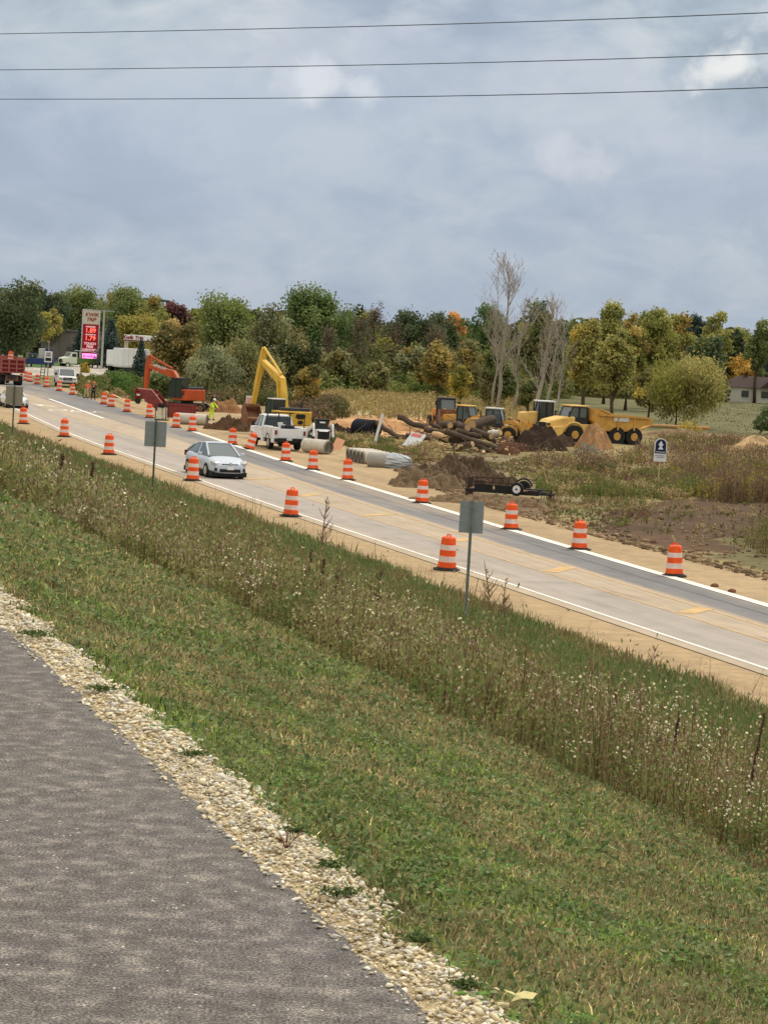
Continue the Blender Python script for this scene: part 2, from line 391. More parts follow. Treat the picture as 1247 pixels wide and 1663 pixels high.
def far_color(x, y):
    s, t = st(x, y); n = x.shape[0]
    wx = x + (fbm(x * .5, y * .5, 31, 3) - .5) * 3.0; wy = y + (fbm(x * .5, y * .5, 47, 3) - .5) * 9.0
    c = np.tile(np.array(srgb(136, 122, 84)), (n, 1))
    for P, colr in ZONES:
        c[inpoly(wx, wy, P)] = colr
    ts = t_sand(s) + (fbm(x * .8, y * .8, 77, 3) - .5) * 2.0
    k = (t < ts) & (s < 262)
    c[k] = np.array(srgb(166, 144, 112))
    # trodden, darker clods at the sand's outer border
    e = np.clip(1 - np.abs(t - ts - .5) / .9, 0, 1) * (s < 262)
    c = c * (1 - .45 * e[:, None]) + np.array(srgb(120, 98, 74)) * .45 * e[:, None]
    v = fbm(x * .25, y * .25, 3, 4) - .5; v2 = fbm(x * 1.7, y * 1.7, 13, 4) - .5
    amp = np.where(k, .28, .75)
    c = c * (1 + amp * v + amp * .9 * v2)[:, None]
    # wheel tracks running along the sand
    tr = np.where(k, (vnoise(t * 2.3, s * .03, 8) - .5) * .22, 0)
    return c * (1 + tr)[:, None]
def near_color(x, y):
    s, t = st(x, y); n = x.shape[0]
    g1 = np.array(srgb(92, 98, 56)); g2 = np.array(srgb(122, 108, 78)); g3 = np.array(srgb(72, 92, 44)); sand = np.array(srgb(168, 145, 112)); soil = np.array(srgb(96, 82, 60))
    v = fbm(x * .8, y * .8, 21, 4)[:, None]; w = fbm(x * 4, y * 4, 23, 3)[:, None]
    mow = g1 * (1 - v) + g2 * v; mow = mow * (.75 + .5 * w)
    ver = g3 * (1 - v * .6) + g1 * v * .6; ver = ver * (.75 + .5 * w)
    c = mow.copy()
    k = (t > 6.0) & (t < 9.8); c[k] = (soil * (.8 + .5 * w))[k]
    k = t >= 10.5; c[k] = ver[k]
    edge = 23.75 + (fbm(s * .5, t * .5, 61, 4) - .5) * 1.6
    m = np.clip((t - edge) / .35, 0, 1)[:, None]
    sa = sand * (.86 + .28 * fbm(s * .25, t * 2.2, 62, 4)[:, None]) * (1 - .12 * np.clip(1 - np.abs(t - 24.6) / .3, 0, 1)[:, None])
    c = c * (1 - m) + sa * m
    k = t < 2.1; c[k] = np.array(srgb(150, 134, 102))
    return c
def build_ground():
    rs = np.concatenate([np.linspace(.3, 4, 12)[:-1], np.geomspace(4, 60, 330)[:-1], np.geomspace(60, 420, 420)[:-1], np.geomspace(420, 3500, 50)])
    an = np.concatenate([np.linspace(-75, -22, 40)[:-1], np.linspace(-22, 22, 300), np.linspace(22, 75, 40)[1:]])
    A, Rr = np.meshgrid(np.radians(an), rs)
    X = (np.sin(A) * Rr).ravel(); Y = (np.cos(A) * Rr).ravel()
    s, t = st(X, Y)
    Z = zground(X, Y)
    C = np.where((t < 26.0)[:, None], near_color(X, Y), far_color(X, Y))
    na, nr = len(an), len(rs)
    i = np.arange((nr - 1) * na).reshape(nr - 1, na)[:, :-1].ravel()
    F = np.stack([i, i + 1, i + na + 1, i + na], 1)
    o = np_mesh('ground', np.stack([X, Y, Z], 1), 4, mt_soil, C, faces=F, smooth=True)
    tag(o, kind='structure')
    # the bit of ground behind and under the viewer
    b = MB(); s_, t_ = np.meshgrid(np.linspace(-60, 3, 12), np.linspace(-60, 30, 16))
    return o
build_ground()

def ribbon(name, ta, tb, s0, s1, ns, ntt, z, mat, color=None, kind='structure', thick=0):
    s = np.concatenate([np.linspace(s0, min(s1, 130), ns // 2)[:-1], np.linspace(min(s1, 130), s1, ns - ns // 2)]) if s1 > 130 and s0 < 130 else np.linspace(s0, s1, ns)
    f = np.linspace(0, 1, ntt); a = ta(s) if callable(ta) else np.full_like(s, ta); b = tb(s) if callable(tb) else np.full_like(s, tb)
    T = a[:, None] * (1 - f) + b[:, None] * f; S = np.repeat(s[:, None], ntt, 1)
    X, Y = xy(S.ravel(), T.ravel()); Z = np.full_like(X, z) if not callable(z) else z(X, Y)
    i = np.arange((len(s) - 1) * ntt).reshape(len(s) - 1, ntt)[:, :-1].ravel()
    F = np.stack([i, i + ntt, i + ntt + 1, i + 1], 1)
    C = color(S.ravel(), T.ravel()) if color else None
    o = np_mesh(name, np.stack([X, Y, Z], 1), 4, mat, C, faces=F)
    if thick:
        md = o.modifiers.new('thickness', 'SOLIDIFY'); md.thickness = thick; md.offset = -1
    return tag(o, kind=kind)
def road_color(s, t):
    yl, yu, ne, fa = t_ylo(s), t_yup(s), t_near(s), t_far(s)
    near = np.array(srgb(163, 154, 145)); mid = np.array(srgb(172, 157, 138)); far = np.array(srgb(124, 122, 122)); sh = np.array(srgb(172, 158, 138))
    w = fbm(s * .12, t * 1.2, 71, 4)[:, None]; w2 = fbm(s * 1.2, t * 6, 72, 3)[:, None]
    m = np.clip((t - yl) / .25 + .3, 0, 1)[:, None]; f = np.clip((t - yu - .25) / .3, 0, 1)[:, None]
    c = near * (1 - m) + mid * m; c = c * (1 - f) + far * f
    e = np.clip((ne - t) / .12 + .2, 0, 1)[:, None]; c = c * (1 - e) + sh * e
    # darker tyre lanes and the dark seam in the far lane
    lane = (t - ne) / np.maximum(yl - ne, .1); fl = (t - yu) / np.maximum(fa - yu, .1)
    tyre = np.exp(-((lane - .28) / .1) ** 2) + np.exp(-((lane - .74) / .1) ** 2)
    c = c * (1 - .07 * (tyre * (t < yl))[:, None])
    seam = np.exp(-((fl - .62) / .035) ** 2) * (s < 150); c = c * (1 - .38 * seam[:, None])
    c = c * (1 - .10 * (np.exp(-((fl - .8) / .12) ** 2))[:, None] * (t > yu)[:, None])
    dust = np.clip(fbm(s * .05, t * .5, 75, 4) * 2 - .95, 0, .5)[:, None]; c = c * (1 - dust) + np.array(srgb(172, 156, 134)) * dust
    jt = (np.abs((s / 4.6) % 1 - .5) > .492) & (t < yl) ; c = c * (1 - .12 * jt[:, None])
    trk = (fbm(t * 5.0, s * .015, 79, 3) - .5)[:, None]; st_ = np.clip(fbm(s * .5, t * 1.6, 80, 4) - .62, 0, 1)[:, None]
    return c * (.88 + .2 * w + .1 * w2 + .16 * trk - .9 * st_)
ribbon('road', lambda s: t_near(s) - .55, t_far, -40, 520, 900, 90, .02, mt_road, road_color)
ribbon('kerb', lambda s: t_far(s) - .02, lambda s: t_far(s) + .42, -40, 172, 300, 4, .034, mt_kerb)
def line(name, tf, w, s0, s1, mat, z=.028): return ribbon(name, lambda s: tf(s) - w / 2, lambda s: tf(s) + w / 2, s0, s1, max(8, int((s1 - s0) / 1.5)), 2, z, mat)
line('white_edge_line', t_near, .13, -40, 320, mt_linew)
line('yellow_lane_line', t_ylo, .10, -40, 300, mt_liney)
line('yellow_lane_line', t_yup, .10, -40, 150, mt_liney)
def wl(a, b, w, name='white_lane_line', mat=mt_linew):
    a = at(*a); b = at(*b); d = (b - a); d.z = 0; n = Vector((-d.y, d.x, 0)).normalized() * w / 2; z = Vector((0, 0, .029))
    o = MB().add([a + n + z, b + n + z, b - n + z, a - n + z], [(0, 1, 2, 3)]).build(name, mat); return tag(o, kind='structure')
wl((80, 648), (169, 680), .28)
for sx in (397, 492, 590, 745, 897, 1118):      # painted bars between the two yellow lines
    P = {397: ((397, 778.5), (453, 777.5)), 492: ((490, 806), (519, 802.5)), 590: ((588, 838), (638, 835.5)), 745: ((740, 880), (762, 875.5)), 897: ((893, 930), (925, 922)), 1118: ((1112, 997), (1145, 989))}[sx]
    wl(P[0], P[1], .55, 'yellow_bar_marking', mt_liney)
# turn arrow and the word ONLY painted far down the road
def paint_word():
    a = at(60, 657); p = at(92, 662)
    wl((60, 656.5), (92, 661), .35, 'turn_arrow_marking'); wl((60, 656.5), (68, 659.5), .45, 'turn_arrow_marking')
    cu = bpy.data.curves.new('road_word', 'FONT'); cu.body = 'ONLY'; cu.size = 1.0; cu.materials.append(mt_linew); cu.extrude = 0.0
    cu.align_x = 'CENTER'
    o = bpy.data.objects.new('road_word_marking', cu); col.objects.link(o)
    c = at(111, 669); o.location = (c.x, c.y, .03); o.rotation_euler = (0, 0, R(-9)); o.scale = (1.5, 5.5, 1); tag(o, kind='structure')
paint_word()

# ---- foot path and its gravel
def path_mat():
    mt = bpy.data.materials.new('path_asphalt'); mt.use_nodes = True; t = mt.node_tree; L = t.links.new; b = t.nodes['Principled BSDF']
    b.inputs['Roughness'].default_value = .92; b.inputs['Specular IOR Level'].default_value = .2
    tc = N(t, 'ShaderNodeTexCoord')
    def nz(scale, detail, rough=.6, sc=(1, 1, 1)):
        mp = N(t, 'ShaderNodeMapping'); mp.inputs['Scale'].default_value = sc; L(tc.outputs['Object'], mp.inputs[0])
        n = N(t, 'ShaderNodeTexNoise'); n.inputs['Scale'].default_value = scale; n.inputs['Detail'].default_value = detail; n.inputs['Roughness'].default_value = rough
        L(mp.outputs[0], n.inputs['Vector']); return n
    def rp(src, pts):
        r = N(t, 'ShaderNodeValToRGB'); e = r.color_ramp.elements
        while len(e) < len(pts): e.new(.5)
        for i, (p, c) in enumerate(pts): e[i].position = p; e[i].color = (*c, 1)
        L(src, r.inputs[0]); return r.outputs[0]
    def mx(a, b_, f, mode='MIX'):
        x = N(t, 'ShaderNodeMixRGB'); x.blend_type = mode
        for s, v in ((1, a), (2, b_), (0, f)):
            if isinstance(v, (int, float)): x.inputs[s].default_value = v
            elif isinstance(v, tuple): x.inputs[s].default_value = (*v, 1)
            else: L(v, x.inputs[s])
        return x.outputs[0]
    blot = nz(13, 4, .6, (.9, .8, 1)); mid = nz(1.1, 3)
    base = rp(blot.outputs[0], [(.34, srgb(94, 91, 90)), (.50, srgb(110, 107, 105)), (.59, srgb(127, 123, 120)), (.70, srgb(150, 145, 138))])
    tint = rp(mid.outputs[0], [(.35, srgb(228, 224, 222)), (.65, srgb(232, 230, 222))])
    c = mx(base, tint, .8, 'MULTIPLY')
    gr = nz(120, 2, .8); g = rp(gr.outputs[0], [(.36, (.15, .15, .15)), (.5, (.9, .9, .9)), (.64, (2.4, 2.3, 2.2))]); c = mx(c, g, .75, 'MULTIPLY')
    vo = N(t, 'ShaderNodeTexVoronoi'); vo.inputs['Scale'].default_value = 34; L(tc.outputs['Object'], vo.inputs['Vector'])
    sp = rp(vo.outputs['Distance'], [(.10, (1, 1, 1)), (.15, (0, 0, 0))])
    sel = nz(9, 2); se = rp(sel.outputs[0], [(.57, (0, 0, 0)), (.6, (1, 1, 1))]); spf = mx(sp, se, 1.0, 'MULTIPLY')
    c = mx(c, srgb(225, 215, 200), spf); L(c, b.inputs['Base Color'])
    bp = N(t, 'ShaderNodeBump'); bp.inputs['Strength'].default_value = .35; bp.inputs['Distance'].default_value = .004; L(gr.outputs[0], bp.inputs['Height']); L(bp.outputs[0], b.inputs['Normal'])
    return mt
def build_path():
    s = np.concatenate([np.linspace(-6, 18, 900)[:-1], np.linspace(18, 260, 300)]); f = np.linspace(0, 1, 10)
    edge = 1.838 + (fbm(s * 6, s * 0, 91, 4) - .5) * .05; T = -1.6 * (1 - f) + edge[:, None] * f
    S = np.repeat(s[:, None], 10, 1); X, Y = xy(S.ravel(), T.ravel()); Z = np.full_like(X, 6.0)
    # rolled-down edge
    X2, Y2 = xy(s, edge + .02); X = np.concatenate([X, X2]); Y = np.concatenate([Y, Y2]); Z = np.concatenate([Z, np.full_like(X2, 5.94)])
    i = np.arange((len(s) - 1) * 10).reshape(len(s) - 1, 10)[:, :-1].ravel(); F = np.stack([i, i + 10, i + 11, i + 1], 1)
    j = np.arange(len(s) - 1); e0 = len(s) * 10; F2 = np.stack([j * 10 + 9, (j + 1) * 10 + 9, e0 + j + 1, e0 + j], 1)
    tag(np_mesh('path', np.stack([X, Y, Z], 1), 4, path_mat(), None, faces=np.concatenate([F, F2])), kind='structure')
build_path()
def gravel():
    # t and s of every stone; small crushed limestone, denser count near the viewer
    pos = []
    for s0, s1, dens in ((3.5, 9, 8200), (9, 15, 4600), (15, 30, 900), (30, 80, 160)):
        n = int((s1 - s0) * .56 * dens); s = rng.uniform(s0, s1, n); t = rng.uniform(1.79, 2.35, n)
        pos.append(np.stack([s, t, np.full(n, (8200 / dens) ** .33)], 1))
    P = np.concatenate(pos); s, t, k = P.T
    lim = 2.12 + (fbm(s * 1.9, s * 0 + 3, 5, 5) - .5) * .42
    keep = (t < lim + rng.normal(0, .022, len(s))) & (t > 1.825 + rng.normal(0, .012, len(s)))
    stray = rng.random(len(s)) < .004; keep |= stray & (t < 1.85)
    s, t, k = s[keep], t[keep], k[keep]; n = len(s)
    ph = (1 + 5 ** .5) / 2
    base = unit(np.array([(-1, ph, 0), (1, ph, 0), (-1, -ph, 0), (1, -ph, 0), (0, -1, ph), (0, 1, ph), (0, -1, -ph), (0, 1, -ph), (ph, 0, -1), (ph, 0, 1), (-ph, 0, -1), (-ph, 0, 1)], float))
    F = np.array([(0, 11, 5), (0, 5, 1), (0, 1, 7), (0, 7, 10), (0, 10, 11), (1, 5, 9), (5, 11, 4), (11, 10, 2), (10, 7, 6), (7, 1, 8), (3, 9, 4), (3, 4, 2), (3, 2, 6), (3, 6, 8), (3, 8, 9), (4, 9, 5), (2, 4, 11), (6, 2, 10), (8, 6, 7), (9, 8, 1)])
    V = base[None] * (1 + rng.uniform(-.34, .30, (n, 12, 1))) ; r = np.exp(rng.normal(math.log(.0056), .42, n)) * k; r = np.clip(r, .0035, .019)
    V = V * np.stack([rng.uniform(.9, 1.5, n), rng.uniform(.7, 1.1, n), rng.uniform(.34, .62, n)], 1)[:, None]
    a = rng.uniform(0, 6.28, n); ca, sa = np.cos(a)[:, None], np.sin(a)[:, None]
    til = rng.uniform(-.45, .45, n)[:, None]; V[..., 2] += V[..., 0] * til
    x = V[..., 0] * ca - V[..., 1] * sa; y = V[..., 0] * sa + V[..., 1] * ca; V = np.stack([x, y, V[..., 2]], -1) * r[:, None, None]
    X, Y = xy(s, t); z = zground(X, Y) + rng.uniform(.0, .016, n) + r * .3; z = np.maximum(z, np.where(t < 1.825, 6.004, 0))
    V += np.stack([X, Y, z], 1)[:, None]
    pal = [srgb(218, 206, 174), srgb(226, 217, 192), srgb(206, 189, 154), srgb(194, 189, 178), srgb(214, 198, 162), srgb(186, 178, 160), srgb(230, 224, 208)]
    c = np.repeat(pick(pal, n, var=.12), 12, 0)
    FF = (F[None] + (np.arange(n) * 12)[:, None, None]).reshape(-1, 3)
    tag(np_mesh('gravel', V.reshape(-1, 3), 3, mt_stone, c, faces=FF, smooth=False), kind='stuff')
    ribbon('gravel_bed', lambda s: s * 0 + 1.82, lambda s: 2.12 + (fbm(s * 1.9, s * 0 + 3, 5, 5) - .5) * .42, -4, 120, 700, 4, lambda x, y: zground(x, y) + .008, mt_soil, lambda s, t: np.tile(np.array(srgb(168, 150, 116)), (len(s), 1)))
gravel()

# ------------------------------------------------------------------ grass
def in_view(x, y, margin=1.28): return (np.abs(x) < (.156 * y + .25) * margin) & (y > 3)
def sample_st(t0, t1, bands):
    out = []
    for s0, s1, dens, size in bands:
        n = int((s1 - s0) * (t1 - t0) * dens); s = rng.uniform(s0, s1, n); t = rng.uniform(t0, t1, n); x, y = xy(s, t); k = in_view(x, y)
        out.append(np.stack([x[k], y[k], s[k], t[k], np.full(k.sum(), size)], 1))
    return np.concatenate(out)
def blades(x, y, z, h, w, lean, cols, r=rng):
    """two-segment tapering blades -> 3 triangles as 5 verts"""
    n = len(x); a = r.uniform(0, 6.283, n); d = np.stack([np.cos(a), np.sin(a), np.zeros(n)], 1); b = r.uniform(0, 6.283, n)
    sd_ = np.stack([np.cos(b), np.sin(b), np.zeros(n)], 1) * (w / 2)[:, None]
    P = np.stack([x, y, z], 1); l = lean[:, None]; H = h[:, None]; up = np.array((0, 0, 1.0))
    mid = P + up * H * .55 * np.cos(l * .5) + d * H * .55 * np.sin(l * .5)
    tip = mid + up * H * .5 * np.cos(l * 1.25) + d * H * .5 * np.sin(l * 1.25)
    V = np.stack([P - sd_, P + sd_, mid + sd_ * .8, tip, mid - sd_ * .8], 1).reshape(-1, 3)
    i = (np.arange(n) * 5)[:, None, None]
    F = np.array([(0, 1, 2), (0, 2, 4), (4, 2, 3)])[None] + i
    return V, F.reshape(-1, 3), np.repeat(cols, 5, 0)
def grass():
    # mown bank below the path
    P = sample_st(1.95, 6.6, [(3.5, 7, 5200, .85), (7, 10, 4300, 1.0), (10, 15, 2600, 1.25), (15, 24, 1100, 1.8), (24, 45, 330, 2.9), (45, 120, 55, 5.5)])
    x, y, s, t, k = P.T
    lim = 2.12 + (fbm(s * 1.9, s * 0 + 3, 5, 5) - .5) * .42
    keep = t > lim - .03 + rng.normal(0, .03, len(s)); x, y, s, t, k = [q[keep] for q in (x, y, s, t, k)]
    n = len(x); pa = fbm(x * 1.1, y * .7, 101, 4); pb = fbm(x * 3.2, y * 2.2, 103, 3); pc = fbm(x * .5, y * .35, 107, 3)
    green = pick([srgb(94, 118, 52), srgb(110, 130, 60), srgb(80, 102, 48), srgb(132, 146, 74), srgb(98, 116, 72)], n)
    dull = pick([srgb(122, 118, 78), srgb(140, 128, 94), srgb(110, 106, 70), srgb(98, 106, 62), srgb(154, 142, 108)], n)
    brown = pick([srgb(146, 122, 92), srgb(160, 142, 108), srgb(120, 98, 74), srgb(176, 162, 124)], n)
    f = np.clip((pa - .44) * 5.0 + (pb - .5) * 2.6 + (t - 3.0) * .12 + .20, .08, .95); u = rng.random(n)
    c = np.where((u < f)[:, None], dull, green); c = np.where((rng.random(n) < .10 + .32 * np.clip((pb - .5) * 4, 0, 1) + .1 * (t > 4.6))[:, None], brown, c)
    h = .82 * (.028 + .030 * rng.random(n) + .06 * np.clip(pc - .45, 0, 1) + .03 * np.clip(.5 - pa, 0, 1)) * k ** .55; w = rng.uniform(.0030, .0085, n) * k
    c = c * (1 + 1.1 * (fbm(x * 8, y * 5, 171, 2) - .5)[:, None]) * (1 + .7 * (fbm(x * 1.6, y * 1.1, 173, 3) - .5)[:, None]) * np.exp(rng.normal(0, .42, (n, 1)))
    h *= np.where(t < lim[keep] + .12, 1.0, 1)
    V, F, C = blades(x, y, zground(x, y) - .004, h, w, rng.uniform(.25, 1.7, n), c)
    # flat clover and dandelion leaves among them
    j = rng.random(n) < .20 + .22 * np.clip((.5 - pa) * 5, 0, 1); m = j.sum()
    Cn = np.stack([x[j], y[j], zground(x[j], y[j]) + rng.uniform(.008, .045, m) * k[j] ** .5], 1) + rng.normal(0, .01, (m, 3)) * np.array((1, 1, 0))
    Nn = unit(rng.normal(size=(m, 3)) * .7 + np.array((0, -.25, .9)))
    lv = leaves(Cn, Nn, rng.uniform(.007, .021, m) * k[j], 1.35)
    lc = np.repeat(pick([srgb(98, 116, 70), srgb(84, 102, 58), srgb(114, 128, 84), srgb(124, 136, 98), srgb(76, 92, 58), srgb(132, 126, 90)], m), 4, 0)
    tag(np_mesh('mown_grass', V, 3, mt_leaf, C, faces=F), kind='stuff'); tag(np_mesh('clover_leaves', lv, 4, mt_leaf, lc), kind='stuff')
    # broad leaved rosettes
    rs_ = sample_st(2.05, 5.2, [(3.5, 8, 24, 1), (8, 14, 9, 1.1), (14, 30, 1.2, 1.4)]); V = []; C = []
    for (rx, ry, rs1, rt, rk) in rs_:
        if fbm(np.array([rx * 1.1]), np.array([ry * .7]), 101, 4)[0] > .52: continue
        q = rng.integers(7, 13); z0 = float(zground(rx, ry)); base = np.array(pick([srgb(84, 118, 54), srgb(104, 134, 66), srgb(76, 106, 60)], 1)[0])
        for i in range(q):
            a = 6.283 * i / q + rng.uniform(-.3, .3); L_ = rng.uniform(.03, .065) * rk; d = np.array((math.cos(a), math.sin(a), 0)); sd_ = np.array((-d[1], d[0], 0)) * L_ * .17; o = np.array((rx, ry, z0 + .006)); el = rng.uniform(.15, .7)
            p1 = o + d * L_ * .55 + np.array((0, 0, L_ * .5 * el)); p2 = o + d * L_ + np.array((0, 0, L_ * .45 * el)); p3 = o + d * L_ * .2 + np.array((0, 0, L_ * .15))
            V += [p3 - sd_ * .4, p3 + sd_ * .4, p1 + sd_, p2 + sd_ * .35, p2 - sd_ * .35, p1 - sd_]; C += [base * rng.uniform(.8, 1.25)] * 6
    o = np_mesh('rosette_weeds', np.array(V), 6, mt_leaf, np.array(C)); tag(o, kind='stuff')
    # verge beyond the tall weeds, down to the sandy shoulder
    P = sample_st(9, 24.6, [(16, 45, 190, 2.4), (45, 80, 75, 3.6), (80, 140, 26, 5.5), (140, 240, 8, 9)])
    x, y, s, t, k = P.T; edge = 23.75 + (fbm(s * .5, t * .5, 61, 4) - .5) * 1.6
    keep = t < edge + rng.normal(0, .15, len(s)) ; x, y, s, t, k = [q[keep] for q in (x, y, s, t, k)]; n = len(x)
    pa = fbm(x * .35, y * .2, 111, 4)
    c = pick([srgb(90, 106, 62), srgb(102, 114, 68), srgb(78, 92, 54), srgb(112, 116, 78)], n); br = pick([srgb(134, 122, 84), srgb(112, 92, 70)], n)
    c = np.where((rng.random(n) < np.clip((pa - .47) * 4 + .12 + np.clip((t - 22.4) * .35, 0, .5), .12, .8))[:, None], br, c)
    h = rng.uniform(.05, .13, n) * k ** .4 * (1 + .6 * (t > 22.3)); V, F, C = blades(x, y, zground(x, y) - .005, h, rng.uniform(.006, .011, n) * k, rng.uniform(.1, 1.3, n), c)
    tag(np_mesh('verge_grass', V, 3, mt_leaf, C, faces=F), kind='stuff')
grass()

def weed_field(name, x, y, k, H, pals, seed=0, nl=26, flower=None, tops=None, leafk=1.0, parent=None, stemcol=(srgb(116, 98, 76), srgb(98, 94, 62), srgb(150, 136, 106)), lw=1.0):
    """upright weeds: thin stems with small leaves, seed heads and flowers. k = size multiplier with distance"""
    n = len(x); z = zground(x, y) - .01
    a = rng.uniform(0, 6.283, n); le = np.abs(rng.normal(0, .16, n)); D = unit(np.stack([np.cos(a) * np.sin(le), np.sin(a) * np.sin(le), np.cos(le)], 1))
    P = np.stack([x, y, z], 1); Hc = H[:, None]
    # stems as thin 3-sided cards (two crossing quads)
    sc = pick(list(stemcol), n); w = (.0042 * k * lw)[:, None]; Vs = []
    for q in range(2):
        b = a + q * 1.57; sdv = np.stack([np.cos(b), np.sin(b), b * 0], 1) * w
        Vs.append(np.stack([P - sdv, P + sdv, P + D * Hc + sdv * .4, P + D * Hc - sdv * .4], 1))
    V = [np.concatenate(Vs).reshape(-1, 3)]; C = [np.tile(np.repeat(sc, 4, 0), (2, 1))]
    # leaves along the stem
    idx = np.repeat(np.arange(n), nl); mth = len(idx); f = rng.beta(1.6, 1.1, mth)
    spread = (.05 + .10 * f) * (H[idx] / .6)
    off = rng.normal(size=(mth, 3)) * spread[:, None] * np.array((1, 1, .5))
    Cc = P[idx] + D[idx] * (H[idx] * f)[:, None] + off
    Cc[:, 2] = np.maximum(Cc[:, 2], z[idx] + .01)
    Nn = unit(rng.normal(size=(mth, 3)) + off * 3 + np.array((0, 0, .4)))
    up = unit(rng.normal(size=(mth, 3)) * .6 + np.array((0, 0, .8)))
    V.append(leaves(Cc, Nn, rng.uniform(.010, .020, mth) * k[idx] * leafk, 2.2, up))
    pi = np.clip((fbm(x * .45, y * .3, 200 + seed, 3) * 1.9 - .45), 0, .999); pi = (pi * len(pals)).astype(int); base = np.zeros((n, 3))
    for i, pl in enumerate(pals):
        kk = pi == i; base[kk] = pick(pl, kk.sum(), var=.15)
    lowd = np.array(srgb(112, 84, 60)); lc = base[idx] * rng.uniform(.72, 1.3, (mth, 1)); bro = rng.random(mth) < .12 * (1.2 - f); lc[bro] = lowd * rng.uniform(.7, 1.3, (bro.sum(), 1))
    C.append(np.repeat(lc, 4, 0))
    if tops:
        kk = rng.random(n) < tops[0](x, y); ii = np.repeat(np.nonzero(kk)[0], tops[2]); m_ = len(ii); ff = rng.uniform(.62, 1.06, m_)
        Cc = P[ii] + D[ii] * (H[ii] * ff)[:, None] + rng.normal(size=(m_, 3)) * (.022 * k[ii])[:, None] ** 1
        V.append(leaves(Cc, unit(rng.normal(size=(m_, 3))), rng.uniform(.010, .018, m_) * k[ii], 1.6, unit(rng.normal(size=(m_, 3)) * .4 + D[ii])))
        C.append(np.repeat(pick(tops[1], m_, var=.2), 4, 0))
    if flower is not None:
        kk = rng.random(n) < flower(x, y); ii = np.repeat(np.nonzero(kk)[0], 6); m_ = len(ii)
        Cc = P[ii] + D[ii] * (H[ii] * rng.uniform(.7, 1.05, m_))[:, None] + rng.normal(size=(m_, 3)) * (.045 * (H[ii] / .6))[:, None]
        V.append(leaves(Cc, unit(rng.normal(size=(m_, 3)) * .5 + np.array((0, -.5, .7))), rng.uniform(.010, .020, m_) * k[ii] ** .9, 1.0))
        C.append(np.repeat(pick([srgb(232, 228, 214), srgb(214, 206, 186), srgb(236, 226, 190)], m_, var=.08), 4, 0))
    o = np_mesh(name, np.concatenate(V), 4, mt_leaf, np.concatenate(C), parent=parent)
    return o
def tall_weeds():
    P = sample_st(4.3, 8.9, [(8, 16, 85, 1.15), (16, 28, 46, 1.6), (28, 50, 17, 2.6), (50, 95, 5.5, 4.6), (95, 220, 1.4, 9)])
    x, y, s, t, k = P.T; e = np.interp(s, [10, 14, 18, 24, 28, 34, 60, 220], [6.1, 5.85, 5.6, 5.45, 5.0, 4.55, 4.4, 4.4]) + (fbm(s * .8, s * 0, 121, 4) - .5) * .7
    keep = t > e; x, y, s, t, k = [q[keep] for q in (x, y, s, t, k)]; n = len(x)
    H = (.12 + (.56 + .08 * (s < 26)) * fbm(x * 1.3, y * .7, 131, 4)) * np.exp(rng.normal(0, .24, n)) * np.clip((t - e[keep]) * 1.1 + .55, .5, 1) * np.clip(1.25 - (t - 7) * .13, .5, 1) 
    pals = [[srgb(118, 122, 76), srgb(136, 136, 88), srgb(98, 106, 62)], [srgb(148, 144, 100), srgb(132, 130, 88)], [srgb(94, 110, 62), srgb(110, 122, 72), srgb(128, 132, 84)], [srgb(142, 128, 92), srgb(104, 108, 68)], [srgb(146, 142, 112), srgb(122, 122, 88)]]
    weed = weed_field('tall_weeds', x, y, k, H, pals, 1, 40, leafk=.72,
        flower=lambda x, y: np.clip((fbm(x * 1.6, y * 1.1, 141, 4) - .49) * 3.0 + np.clip((x / np.maximum(y, 1) - .03) * 2.6, -.2, .28), 0.02, .6),
        tops=(lambda x, y: np.clip((fbm(x * .5, y * .35, 151, 3) - .36) * 3 - x / np.maximum(y, 1) * 2.0, .12, .9), [srgb(158, 142, 124), srgb(172, 158, 134), srgb(126, 106, 84), srgb(106, 84, 70)], 9))
    tag(weed, kind='stuff')
    # thin scattered dry weeds standing in the verge and at the shoulder's edge
    P = sample_st(10.5, 24.5, [(25, 50, .9, 2.6), (50, 90, .5, 3.6), (90, 200, .25, 6)]); x, y, s, t, k = P.T
    keep = (t < 13.5) | (t > 21.5) | (rng.random(len(t)) < .2); x, y, k = x[keep], y[keep], k[keep]
    tag(weed_field('dry_weeds', x, y, k * .8, rng.uniform(.25, .75, len(x)), [[srgb(120, 92, 74), srgb(146, 124, 98)], [srgb(112, 104, 72)]], 3, 12, lw=.6, leafk=.42), kind='stuff')
tall_weeds()
# ------------------------------------------------------------------ trees
DK = [srgb(60, 72, 46), srgb(52, 64, 42), srgb(70, 82, 52)]
GR = [srgb(94, 106, 60), srgb(82, 96, 54), srgb(108, 116, 66)]
YG = [srgb(130, 130, 68), srgb(114, 118, 62), srgb(146, 142, 78)]
OL = [srgb(112, 108, 70), srgb(100, 98, 64), srgb(124, 118, 78)]
GO = [srgb(148, 130, 72), srgb(132, 118, 66), srgb(162, 142, 80)]
YE = [srgb(172, 152, 66), srgb(184, 164, 78), srgb(148, 134, 62)]
ORG = [srgb(188, 138, 78), srgb(198, 150, 88), srgb(170, 124, 72)]
MR = [srgb(74, 44, 46), srgb(92, 54, 52), srgb(60, 40, 42)]
GB = [srgb(104, 94, 80), srgb(120, 108, 92), srgb(88, 82, 68)]
GG = [srgb(112, 116, 84), srgb(98, 104, 76), srgb(126, 128, 92)]
BL = [srgb(52, 68, 66), srgb(62, 78, 76), srgb(44, 58, 58)]
TN = [srgb(150, 126, 86), srgb(134, 114, 76), srgb(164, 138, 94)]
def base_at(px, d): return at_d(px, 800, d).x
